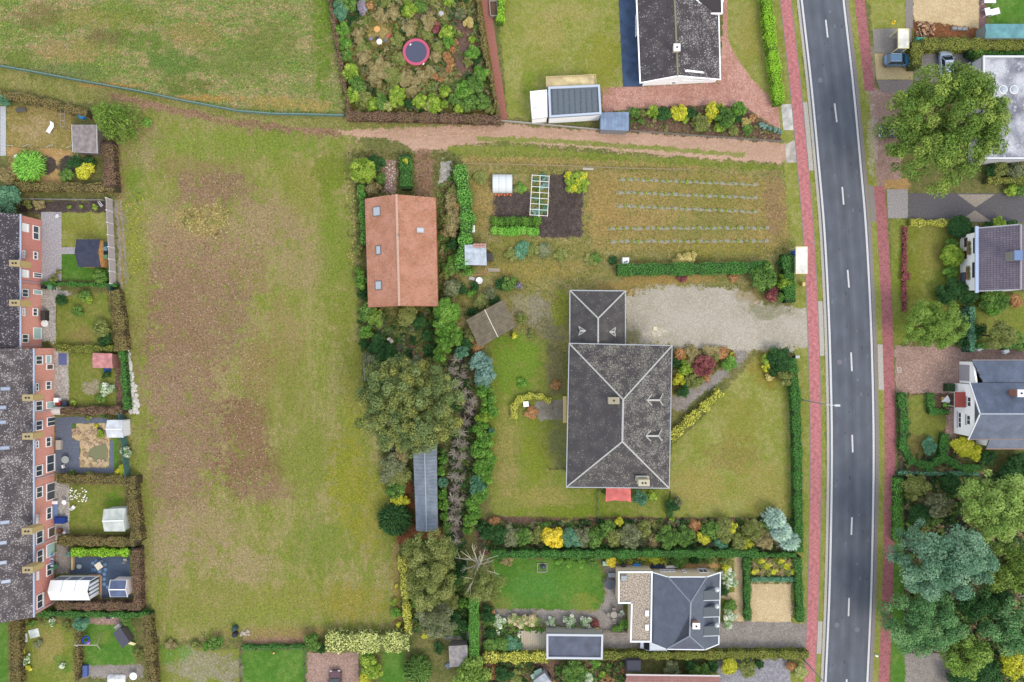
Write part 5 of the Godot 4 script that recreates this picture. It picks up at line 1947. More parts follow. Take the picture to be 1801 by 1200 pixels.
func barn_side() -> void:
	var tile := roof_mat("roof_barn",tex_c(204,146,122),{"spots": 2200,"srad": 3.0,"film": tex_c(184,126,98),"famt": 0.9,"spot": tex_c(196,164,140),"seed": 41,"cover": 17.0})
	var under := M(150,92,70)
	var he := 3.0
	var hr := 5.6
	var nw := g(642,350,he)
	var sw := g(648,540,he)
	var ne := g(766,348,he)
	var se := g(770,538,he)
	var r0 := g(697,345,hr)
	var r1 := g(702,541,hr)
	r0.z = (nw.z + ne.z) * 0.5
	r1.z = (sw.z + se.z) * 0.5
	var m: Vector3 = (nw + se) * 0.5
	var t := thing("barn","long barn with orange clay tile roof and four skylights","barn",Vector3(m.x,0,m.z))
	var wm := M(190,130,106,{"tex": "grain","size": 1.4,"k": 1.1})
	var b := []
	for p in [nw,ne,se,sw]:
		var d: Vector3 = m - p
		d.y = 0
		var q: Vector3 = p + d.normalized() * 0.4
		b.append(Vector3(q.x,0,q.z))
	for q in [[0,3],[1,2]]:
		var inn: Vector3 = m - b[q[0]]
		wall(t,[b[q[0]],b[q[1]],b[q[1]] + Vector3.UP * (he - 0.15),b[q[0]] + Vector3.UP * (he - 0.15)],Vector3(signf(inn.x),0,0),wm)
	for q in [[0,1,r0,1.0],[3,2,r1,-1.0]]:
		var u := Vector3.UP * (he - 0.2)
		var x := Vector3.RIGHT * 0.26
		wall(t,[b[q[0]] + x,b[q[1]] - x,b[q[1]] - x + u,Vector3(q[2].x,hr - 0.3,b[q[0]].z),b[q[0]] + x + u],Vector3(0,0,q[3]),wm)
	slope(t,[nw,sw,r1,r0],0.24,0.34,tile,under,{"vary": 0.15,"lift": 0.05})
	slope(t,[ne,se,r1,r0],0.24,0.34,tile,under,{"vary": 0.15,"lift": 0.05})
	ridge(t,[r0,r1],M(222,184,164,{"tex": "gravel","size": 0.4}),0.2)
	bar(t,"gutter",[ne,se],0.14,0.1,M(150,100,84))
	bar(t,"gutter",[nw,sw],0.14,0.1,M(120,90,80))
	bar(t,"verge_trim",[sw + Vector3.UP * 0.02,r1 + Vector3.UP * 0.02,se + Vector3.UP * 0.02],0.14,0.1,M(190,128,104))
	var n1: Vector3 = (sw - nw).cross(r0 - nw).normalized()
	if n1.y < 0.0: n1 = -n1
	var n2: Vector3 = (se - ne).cross(r0 - ne).normalized()
	if n2.y < 0.0: n2 = -n2
	var gl := M(186,196,206,{"rough": 0.25})
	var fr := M(120,116,120)
	for q in [[663,372,15,17],[666,440,10,16],[666,502,13,16]]: skylight(t,q[0],q[1],q[2],q[3],nw,n1,gl,fr)
	skylight(t,739,405,12,9,ne,n2,M(206,212,222,{"rough": 0.25}),M(190,190,196))
	var v := MB.new()
	var vp := ray_plane(702,414,ne,n2)
	v.tube([vp - Vector3.UP * 0.1,vp + Vector3.UP * 0.45],[0.14,0.14],10)
	part(t,"vent_pipe",v,M(140,136,140))

	# asbestos roofed shed among the trees
	var rf := M(132,142,156,{"tex": "mottle","size": 3.0})
	shed("long_shed","long narrow shed with grey corrugated roof under the trees","shed",[[726,782],[768,782],[770,934],[732,934]],2.3,2.75,"z",M(120,110,100),rf,{"corr": 0.5,"cap": M(176,184,196)})
	# dark corrugated shed,turned
	var ds := shed("garden_shed","weathered shed with mossy grey corrugated roof and white ridge strip","shed",[[820,563],[885,527],[909,574],[843,612]],2.2,2.7,"z",M(110,100,88),M(122,112,94,{"tex": "mottle","size": 2.0}),{"corr": 0.42})
	var a := (g(820,563,2.2) + g(885,527,2.2)) * 0.5
	var c := (g(909,574,2.2) + g(843,612,2.2)) * 0.5
	a.y = 2.76
	c.y = 2.76
	bar(ds,"ridge_strip",[a,c],0.12,0.06,M(226,218,200))
	# pale corrugated shed by the hedge
	var ps := shed("tool_shed","pale corrugated metal tool shed leaning on the tall hedge","shed",[[817,431],[855,429],[856,467],[818,466]],2.2,2.35,"x",M(160,120,104),M(202,212,224,{"rough": 0.45,"tex": "mottle","size": 2.0}),{"corr": 0.2})
	var pb := MB.new()
	for k in 8: pb.box(g(835 + (k % 4) * 5.5,430 + (k / 4) * 4,2.37),Vector3(0.4,0.05,0.24))
	part(ps,"clay_tiles",pb,M(206,150,138))

func north_house() -> void:
	var spk := roof_mat("roof_north_w",tex_c(78,72,76),{"spots": 1800,"srad": 3.0,"film": tex_c(98,92,92),"famt": 0.8,"spot": tex_c(204,202,200),"seed": 51})
	var spk2 := roof_mat("roof_north_e",tex_c(78,72,76),{"spots": 8000,"srad": 3.0,"film": tex_c(98,92,92),"famt": 0.8,"spot": tex_c(200,197,195),"seed": 52})
	var under := M(66,60,62)
	var white := M(244,244,246,{"k": 1.1})
	var he := 2.8
	var hr := 5.0
	var sw := g(1126,146,he)
	var se := g(1267,140,he)
	var nw := g(1117,-60,he)
	var ne := g(1262,-60,he)
	var r1 := g(1192,139,hr)
	var r0 := g(1184,-60,hr)
	r1.z = (sw.z + se.z) * 0.5 + 0.1
	var m: Vector3 = (nw + se) * 0.5
	var t := thing("bungalow","white walled bungalow with dark roof speckled by lichen","house",Vector3(m.x,0,m.z))
	var i := 0.35
	var b := [nw + Vector3(i,0,i),ne + Vector3(-i,0,i),se + Vector3(-i,0,-0.1),sw + Vector3(i,0,-0.1)]
	for k in 4: b[k].y = 0
	b[2] = g(1258,145)
	b[3] = g(1130,151)
	for q in [[0,3,1.0],[1,2,-1.0]]: wall(t,[b[q[0]],b[q[1]],b[q[1]] + Vector3.UP * (he - 0.1),b[q[0]] + Vector3.UP * (he - 0.1)],Vector3(q[2],0,0),white)
	for q in [[0,1,r0,1.0],[3,2,r1,-1.0]]:
		var x: Vector3 = (b[q[1]] - b[q[0]]).normalized() * 0.26
		var u := Vector3.UP * (he - 0.12)
		var mid: Vector3 = (b[q[0]] + b[q[1]]) * 0.5
		wall(t,[b[q[0]] + x,b[q[1]] - x,b[q[1]] - x + u,Vector3(mid.x,hr - 0.25,mid.z),b[q[0]] + x + u],Vector3(0,0,q[3]),white)
	slope(t,[nw,sw,r1,r0],0.27,0.33,spk,under)
	slope(t,[ne,se,r1,r0],0.27,0.33,spk2,under)
	ridge(t,[r0,r1],M(150,142,116),0.14)
	bar(t,"gutter",[nw,sw],0.18,0.14,white)
	bar(t,"gutter",[ne,se],0.16,0.14,white)
	bar(t,"verge_trim",[sw,r1,se],0.14,0.14,white)
	var n2: Vector3 = (se - ne).cross(r0 - ne).normalized()
	if n2.y < 0.0: n2 = -n2
	chimney(t,1191,83,5.7,4.5,0.8,0.9,M(206,190,176),M(240,240,244,{"k": 1.2}),1)
	var out := Vector3(0,0,1)
	var wp: Vector3 = (b[2] + b[3]) * 0.5
	window(t,wp + out * 0.02,out,1178,143.5,1188,147,{"mull": 0,"sill": false})
	window(t,wp + out * 0.02,out,1200,141,1236,142.6,{"mull": 2,"sill": false})
	for q in [[0,"window"],[1,"window"]]:
		window(t,Vector3(b[0].x + 0.1,0,0),Vector3.LEFT,1118.4,28 + q[0] * 14,1120.5,38 + q[0] * 22,{"mull": 1,"sill": false})
	# cross wing at the top edge
	var c0 := g(1222,-40,3.0)
	var c1 := g(1246,24,3.2)
	var c2 := g(1270,24,3.0)
	var c3 := g(1268,-60,3.0)
	var w := thing("house_porch","low speckled roof wing with white rim on the bungalow","house",Vector3(c1.x,0,c1.z - 3.0))
	var ry := 4.1
	var top := g(1246,-60,ry)
	slope(w,[g(1222,-60,4.0),g(1222,-4,4.0),g(1246,24,3.1),g(1270,24,3.1),g(1268,-60,3.1)],0.27,0.33,spk2,under)
	for q in [[g(1221,-5,4.05),g(1246,24,3.15)],[g(1246,24,3.15),g(1270,24,3.15)],[g(1270,24,3.15),g(1268,-60,3.15)]]: bar(w,"roof_rim",q,0.2,0.16,white)
	var pw := [g(1243,20),g(1262,20),g(1260,-60),g(1243,-60)]
	walls(w,pw,2.9,white)

	# garage,white store,beige lean-to and corrugated carport by the track
	var fb := flat_block("garage","flat roofed garage with grey striped deck and white rim","garage",[[964,153],[1055,149],[1058,201],[966,207]],2.8,M(236,236,240,{"k": 1.1}),M(112,122,134,{"tex": "grain","size": 1.5}),M(186,196,214,{"k": 1.4}),0.3)
	for k in 9:
		var x := 971 + k * 10.0
		bar(fb,"roof_batten",[g(x,157,2.75),g(x + 1.5,201,2.75)],0.06,0.06,M(104,112,124))
	flat_block("store_room","white flat roofed store room joined to the garage","shed",[[932,161],[962,158],[963,206],[936,209]],2.5,M(246,246,248,{"k": 1.1}),M(246,247,250,{"k": 1.4,"tex": "mottle","size": 4.0}),M(250,250,252,{"k": 1.35}),0.12)
	flat_block("lean_to","beige boarded lean-to behind the garage","shed",[[960,135],[1048,131],[1049,150],[961,153]],2.3,M(200,184,140),M(222,202,156,{"tex": "mottle","size": 3.0}),M(214,196,152),0.08)
	shed("carport","blue grey corrugated carport at the end of the garage","carport",[[1056,198],[1106,197],[1106,230],[1056,228]],2.2,2.3,"x",M(150,150,156),M(134,154,182,{"rough": 0.45,"tex": "mottle","size": 3.0}),{"corr": 0.5})

func south_house() -> void:
	var he := 2.6
	var hr := 6.6
	var navy := roof_mat("slate_south",tex_c(78,87,106),{"spots": 900,"srad": 2.0,"film": tex_c(94,103,122),"famt": 0.8,"spot": tex_c(140,144,148),"seed": 61,"rough": 0.38,"spec": 0.6,"cover": 11.0})
	var under := M(70,74,84)
	var white := M(236,238,242,{"k": 1.3})
	var beige := M(214,196,166,{"k": 1.05,"tex": "grain","size": 1.2})
	var wn := g(1145,1006,he)
	var ws := g(1145,1131,he)
	var en := g(1267,1007,he)
	var es := g(1264,1133,he)
	var r0 := g(1215,1060,hr)
	var r1 := g(1213,1119,hr)
	var nw: Vector3 = (ws - wn).cross(r0 - wn).normalized()
	if nw.y < 0.0: nw = -nw
	var ne: Vector3 = (es - en).cross(r0 - en).normalized()
	if ne.y < 0.0: ne = -ne
	var a := ray_plane(1175,1015,wn,nw)
	var b := ray_plane(1243,1015,en,ne)
	var c := ray_plane(1240,1143,en,ne)
	var d := ray_plane(1172,1142,wn,nw)
	var m: Vector3 = (wn + es) * 0.5
	var t := thing("slate_house","house with half hipped blue slate roof and three dormers","house",Vector3(m.x,0,m.z))
	slope(t,[wn,a,r0,r1,d,ws],0.26,0.22,navy,under,{"lift": 0.02,"name": "west_slope"})
	slope(t,[en,b,r0,r1,c,es],0.26,0.22,navy,under,{"lift": 0.02,"name": "east_slope"})
	slope(t,[a,b,r0],0.26,0.22,navy,under,{"lift": 0.02,"name": "half_hip"})
	slope(t,[d,c,r1],0.26,0.22,navy,under,{"lift": 0.02,"name": "half_hip"})
	hip_caps(t,[[a,r0],[b,r0],[d,r1],[c,r1]],M(156,164,178,{"tex": "grain","size": 0.6}),0.1)
	ridge(t,[r0,r1],M(170,176,186,{"tex": "grain","size": 0.6}),0.12)
	for q in [[wn,a,b,en],[ws,d,c,es]]: bar(t,"verge_trim",q,0.14,0.14,white)
	bar(t,"gutter",[en,es],0.18,0.14,white)
	var zn := g(1180,1000).z
	var zs := g(1180,1115).z
	var x0: float = wn.x + 0.4
	var x1: float = en.x - 0.5
	var av := (a.y + b.y) * 0.5 - 0.15
	for q in [[zn,1.0],[zs,-1.0]]:
		wall(t,[Vector3(x0 + 0.3,0,q[0]),Vector3(x1 - 0.3,0,q[0]),Vector3(x1 - 0.3,he - 0.1,q[0]),Vector3(b.x - 0.3,av,q[0]),Vector3(a.x + 0.3,av,q[0]),Vector3(x0 + 0.3,he - 0.1,q[0])],Vector3(0,0,q[1]),beige)
	for q in [[x0,1.0],[x1,-1.0]]:
		wall(t,[Vector3(q[0],0,zn),Vector3(q[0],0,zs),Vector3(q[0],he - 0.12,zs),Vector3(q[0],he - 0.12,zn)],Vector3(q[1],0,0),beige)
	var p0 := Vector3(0,0,zn)
	window(t,p0,Vector3(0,0,-1),1226,1001.5,1247,1008,{"mull": 1})
	window(t,p0,Vector3(0,0,-1),1200,1004,1208,1007.5,{"mull": 0})
	window(t,p0,Vector3(0,0,-1),1160,1003.5,1188,1006.5,{"mull": 2})
	chimney(t,1225,1102,7.2,5.0,0.9,0.7,M(186,140,118),M(240,236,232,{"k": 1.3}),1)
	# three dormers with dark flat tops and round white fronts
	for q in [[1250,1043],[1250,1072],[1250,1105]]:
		var base := ray_plane(q[0],q[1],en,ne)
		var pc := base + Vector3.UP * 0.5
		var mb := MB.new()
		var dx := 1.0
		mb.solid([pc + Vector3(-1.3,0.55,-0.65),pc + Vector3(dx,0.35,-0.65),pc + Vector3(dx,0.35,0.65),pc + Vector3(-1.3,0.55,0.65)],Vector3.DOWN * 0.09)
		var dm := part(t,"dormer",mb,M(88,96,104,{"rough": 0.6}))
		var ck := MB.new()
		ck.solid([pc + Vector3(-1.2,0.42,-0.55),pc + Vector3(dx - 0.15,0.24,-0.55),pc + Vector3(dx - 0.15,-1.0,-0.55),pc + Vector3(-1.2,-0.3,-0.55)],Vector3(0,0,1.1))
		part(dm,"dormer_cheek",ck,M(150,160,172))
		var fw := MB.new()
		fw.lathe(pc + Vector3(dx - 0.35,0.3,-0.75),[Vector2(0.4,0.0),Vector2(0.34,0.16),Vector2(0.2,0.26),Vector2(0,0.3)],12)
		part(dm,"vent_cowl",fw,M(200,204,208,{"metal": 0.4,"rough": 0.35}))
		bar(dm,"flashing",[pc + Vector3(-1.3,0.46,0.72),pc + Vector3(dx,0.3,0.72)],0.12,0.08,M(210,216,226))
	# flat gravel roofed extension
	var fx := flat_block("flat_extension","flat gravel roofed extension with white rim on the slate house","house",[[1087,1005],[1148,1005],[1146,1130],[1108,1130],[1110,1062],[1087,1062]],2.9,beige,M(184,170,154,{"tex": "gravel","size": 1.2}),white,0.22,{"butt": false})
	for q in [[1138,1079],[1138,1104]]:
		var sp := g(q[0],q[1],2.95)
		var sb := MB.new()
		sb.cbox(sp + Vector3(0,-0.02,0),Vector3(0.55,0.26,0.85),0.05)
		part(fx,"roof_dome",sb,M(236,234,232,{"k": 1.3,"rough": 0.3}))
	var vb := MB.new()
	vb.cbox(g(1097,1017,3.0),Vector3(0.8,0.3,0.7),0.05)
	part(fx,"roof_vent",vb,M(170,178,182))
	# garage with dark deck and timber terrace
	flat_block("garage","flat garage with smooth dark roof and pale rim by the planter beds","garage",[[961,1115],[1061,1116],[1060,1160],[961,1159]],2.6,M(190,184,176),M(84,92,112,{"tex": "mottle","size": 4.0,"rough": 0.5}),M(200,204,212,{"k": 1.4}),0.28)
	var dk := thing("wooden_deck","weathered pale timber deck beside the dark garage roof","deck",g(939,1128))
	for k in 11:
		var pb := MB.new()
		var px := 918.5 + k * 4.05
		var q0 := g(px,1109)
		var q1 := g(px,1147)
		pb.box(Vector3(q0.x,0.12,(q0.z + q1.z) * 0.5),Vector3(0.32,0.05,q1.z - q0.z))
		part(dk,"plank",pb,M(204 - (k * 7) % 13,192 - (k * 5) % 11,164,{"tex": "grain","size": 1.2}))
	for q in [1112,1128,1144]: bar(dk,"joist",[g(918,q) + Vector3.UP * 0.05,g(960,q) + Vector3.UP * 0.05],0.08,0.09,M(150,134,110))

func east_side() -> void:
	# white house with dark tiles
	var tile := roof_mat("roof_white_house",tex_c(118,108,124),{"spots": 1400,"srad": 2.2,"film": tex_c(132,122,134),"famt": 0.8,"spot": tex_c(150,142,148),"seed": 71,"rough": 0.6})
	var under := M(74,66,76)
	var white := M(248,244,236,{"k": 0.95})
	var zinc := M(172,190,222,{"rough": 0.4,"k": 1.4})
	var xw := 65.7
	var he := 4.6
	var z0: float = (401 - 600) * 0.953 / 12.0
	var z1: float = (512 - 600) * 0.953 / 12.0
	var xe := 65.2
	var xr := 68.9
	var hr := 7.6
	var t := thing("white_house","white rendered house with purple grey pantile roof and planted balconies","house",Vector3(xw + 3.5,0,(z0 + z1) * 0.5))
	wall(t,[Vector3(xw,0,z0 + 0.4),Vector3(xw,0,z1 - 0.3),Vector3(xw,he - 0.1,z1 - 0.3),Vector3(xw,he - 0.1,z0 + 0.4)],Vector3.RIGHT,white)
	for q in [[z0 + 0.4,1.0],[z1 - 0.3,-1.0]]:
		wall(t,[Vector3(xw + 0.26,0,q[0]),Vector3(xw + 6.6,0,q[0]),Vector3(xw + 6.6,he - 0.1,q[0]),Vector3(xr,hr - 0.3,q[0]),Vector3(xw + 0.26,he - 0.1,q[0])],Vector3(0,0,q[1]),white)
	var a := Vector3(xe,he,z0)
	var b := Vector3(xe,he,z1)
	var c := Vector3(xr,hr,z1)
	var d := Vector3(xr,hr,z0)
	slope(t,[a,b,c,d],0.3,0.36,tile,under,{"lift": 0.05,"gap": 0.03,"stagger": false,"vary": 0.12})
	slope(t,[Vector3(xr * 2.0 - xe,he,z0),Vector3(xr * 2.0 - xe,he,z1),c,d],0.3,0.36,tile,under,{"lift": 0.05,"gap": 0.03,"stagger": false})
	ridge(t,[d,c],M(178,174,180),0.15)
	bar(t,"gutter",[a + Vector3(-0.2,0,-0.25),b + Vector3(-0.2,0,0.25)],0.45,0.16,zinc)
	bar(t,"verge_trim",[b,c],0.16,0.1,M(196,194,200))
	bar(t,"verge_trim",[a,d],0.16,0.1,M(196,194,200))
	chimney(t,1792,449,8.4,6.6,1.0,1.2,M(160,160,150),M(116,142,186,{"rough": 0.4}),0)
	var p0 := Vector3(xw,0,0)
	var fm := M(96,66,64,{"k": 1.2})
	for q in [[1697,419,1702,434],[1696,442,1701,455],[1712.5,419,1718,445],[1711,462,1717,488]]:
		window(t,p0,Vector3.LEFT,q[0],q[1],q[2],q[3],{"mull": 1,"fmat": fm,"sill": false})
	window(t,p0,Vector3.LEFT,1690,480,1699,508,{"mull": 0,"fmat": fm,"sill": false,"name": "garage_door","glass": M(120,140,160,{"rough": 0.3})})
	for q in [[1708,436,12],[1706.5,480,13]]:
		var bp := ray_plane(q[0],q[1],p0,Vector3.LEFT)
		var tr := thing("flower_trough","planted flower trough on the white house front, window %s" % ("beside the balls" if q[1] < 450 else "above the garage door"),"planter",bp + Vector3(-0.25,-0.25,0))
		var tb := MB.new()
		tb.box(bp + Vector3(-0.22,-0.2,0),Vector3(0.4,0.2,1.9))
		part(tr,"trough",tb,M(180,120,110))
		var rr := RandomNumberGenerator.new()
		rr.seed = 8
		var lb := []
		for k in 9: lb.append([Vector3(rr.randf_range(-0.1,0.1),0.2,-0.8 + k * 0.2),0.22])
		mpart(tr,"plants",foliage(lb,0.14,60.0,pal("olive"),rr),leaf_mat())
	# slate gabled house
	var sl := roof_mat("slate_east",tex_c(84,97,120),{"spots": 700,"srad": 2.0,"film": tex_c(102,114,140),"famt": 1.0,"spot": tex_c(150,160,180),"seed": 72,"rough": 0.5,"spec": 0.5})
	var xg := 64.8
	var xv := 64.5
	var r0 := Vector3(xv,6.0,10.03)
	var r1 := Vector3(xv + 14.0,6.0,10.03)
	var s0 := Vector3(xv,3.6,13.9)
	var s1 := Vector3(xv + 14.0,3.6,13.9)
	var n0 := Vector3(xv,3.9,5.9)
	var n1 := Vector3(xv + 14.0,3.9,5.9)
	var gh := thing("gabled_house","white gabled house with blue slate roof and red door canopy","house",Vector3(xg + 5.0,0,10.0))
	var wht := M(246,246,250,{"k": 0.95})
	wall(gh,[Vector3(xg,0,6.2),Vector3(xg,0,13.5),Vector3(xg,3.6,13.5),Vector3(xg,5.75,10.03),Vector3(xg,3.85,6.2)],Vector3.RIGHT,wht)
	for q in [[6.2,1.0,3.8],[13.5,-1.0,3.5]]: wall(gh,[Vector3(xg + 0.26,0,q[0]),Vector3(xg + 13.0,0,q[0]),Vector3(xg + 13.0,q[2],q[0]),Vector3(xg + 0.26,q[2],q[0])],Vector3(0,0,q[1]),wht)
	slope(gh,[s0,s1,r1,r0],0.26,0.22,sl,under,{"lift": 0.02})
	slope(gh,[n0,n1,r1,r0],0.26,0.22,sl,under,{"lift": 0.02})
	ridge(gh,[r0,r1],M(190,198,212,{"tex": "grain","size": 0.6}),0.12)
	bar(gh,"verge_trim",[n0,r0,s0],0.12,0.16,M(230,232,236,{"k": 1.3}))
	bar(gh,"gutter",[s0,s1],0.15,0.12,M(150,130,126))
	# dark slate gable top
	var gt := MB.new()
	gt.solid([Vector3(xg - 0.03,4.6,8.2),Vector3(xg - 0.03,4.6,12.3),Vector3(xg - 0.03,5.7,10.03)],Vector3(-0.06,0,0))
	part(gh,"gable_cladding",gt,M(110,116,128))
	var pw := Vector3(xg,0,0)
	for q in [[1702,698,1709,716,1],[1701,730,1708,748,1],[1686,725,1692,753,2]]:
		window(gh,pw,Vector3.LEFT,q[0],q[1],q[2],q[3],{"mull": q[4]})
	var cp := MB.new()
	cp.solid([Vector3(xg,2.6,7.3),Vector3(xg - 1.3,2.35,7.3),Vector3(xg - 1.3,2.35,9.5),Vector3(xg,2.6,9.5)],Vector3.DOWN * 0.12)
	part(gh,"door_canopy",cp,M(176,84,74))
	for z in [7.4,9.4]: bar(gh,"canopy_post",[Vector3(xg - 1.2,0,z),Vector3(xg - 1.2,2.25,z)],0.1,0.1,M(220,210,196))
	window(gh,pw,Vector3.LEFT,1681,693,1689,707,{"mull": 0,"name": "door","sill": false,"glass": M(120,70,60)})
	chimney(gh,1797,692,6.6,4.8,0.9,0.9,M(170,120,104),M(226,228,232,{"k": 1.3}),1)
	# attached garage under the same slope
	var gw := thing("garage","garage with white doors under the slate roof, beside the cobbled drive","garage",Vector3(xg + 5.0,0,4.2))
	slope(gw,[Vector3(xv + 0.9,3.05,2.75),Vector3(xv + 14.0,3.05,2.75),Vector3(xv + 14.0,3.9,5.82),Vector3(xv + 1.9,3.9,5.82)],0.26,0.22,sl,under,{"lift": 0.02})
	wall(gw,[Vector3(xg + 0.8,0,3.0),Vector3(xg + 0.8,0,6.1),Vector3(xg + 0.8,3.6,6.1),Vector3(xg + 0.8,2.9,3.0)],Vector3.RIGHT,wht)
	wall(gw,[Vector3(xg + 1.1,0,3.0),Vector3(xg + 13.0,0,3.0),Vector3(xg + 13.0,2.9,3.0),Vector3(xg + 1.1,2.9,3.0)],Vector3(0,0,1),wht)
	bar(gw,"gutter",[Vector3(xv + 0.9,3.05,2.7),Vector3(xv + 14.0,3.05,2.7)],0.13,0.1,M(150,140,140))
	var gd := MB.new()
	gd.box(Vector3(xg + 0.76,1.15,4.6),Vector3(0.06,2.2,2.3))
	part(gw,"garage_door",gd,M(190,188,196))
	# lower slope at the south side
	var lw := thing("house_porch","lower slate roofed porch at the garden end of the gabled house","house",Vector3(xg + 6.0,0,14.6))
	slope(lw,[Vector3(xv + 3.0,2.9,15.3),Vector3(xv + 14.0,2.9,15.3),Vector3(xv + 14.0,3.55,13.98),Vector3(xv + 3.0,3.55,13.98)],0.26,0.22,sl,under,{"lift": 0.02})
	walls(lw,[Vector3(xg + 3.2,0,13.6),Vector3(xg + 12.0,0,13.6),Vector3(xg + 12.0,0,15.0),Vector3(xg + 3.2,0,15.0)],2.75,wht)
	bar(lw,"gutter",[Vector3(xv + 3.0,2.9,15.35),Vector3(xv + 14.0,2.9,15.35)],0.15,0.12,M(170,140,130))
	# flat white roof top right
	var fr := flat_block("flat_building","building with stained white flat roof and round roof domes","building",[[1729,98],[1850,98],[1850,280],[1729,280]],3.2,M(214,214,218),stain_mat(),M(222,224,230,{"k": 1.4}),0.25)
	for q in [[1764,158],[1783,158]]:
		var p := g(q[0],q[1],3.1)
		var rb := MB.new()
		rb.lathe(Vector3(p.x,3.08,p.z),[Vector2(0.62,0),Vector2(0.6,0.16),Vector2(0.5,0.18)],20)
		var dm := part(fr,"roof_dome",rb,M(240,240,244,{"k": 1.3}))
		var db := MB.new()
		db.lathe(Vector3(p.x,3.24,p.z),[Vector2(0.5,0),Vector2(0.42,0.14),Vector2(0.25,0.22),Vector2(0,0.25)],20)
		part(dm,"dome_glass",db,M(196,204,214,{"rough": 0.2}))
	# teal roofed shed
	shed("garden_shed","shed with teal sheet roof above the long clipped hedge","shed",[[1733,42],[1850,42],[1850,67],[1733,67]],2.2,2.4,"x",M(150,160,160),M(112,166,172,{"tex": "mottle","size": 3.0}),{})

func stain_mat() -> StandardMaterial3D:
	var m := roof_mat("roof_white",tex_c(206,208,216),{"spots": 500,"srad": 5.0,"film": tex_c(112,112,126),"famt": 0.9,"spot": tex_c(206,208,216),"seed": 81,"cover": 26.0}).duplicate()
	m.uv1_triplanar = true
	m.uv1_world_triplanar = true
	return m

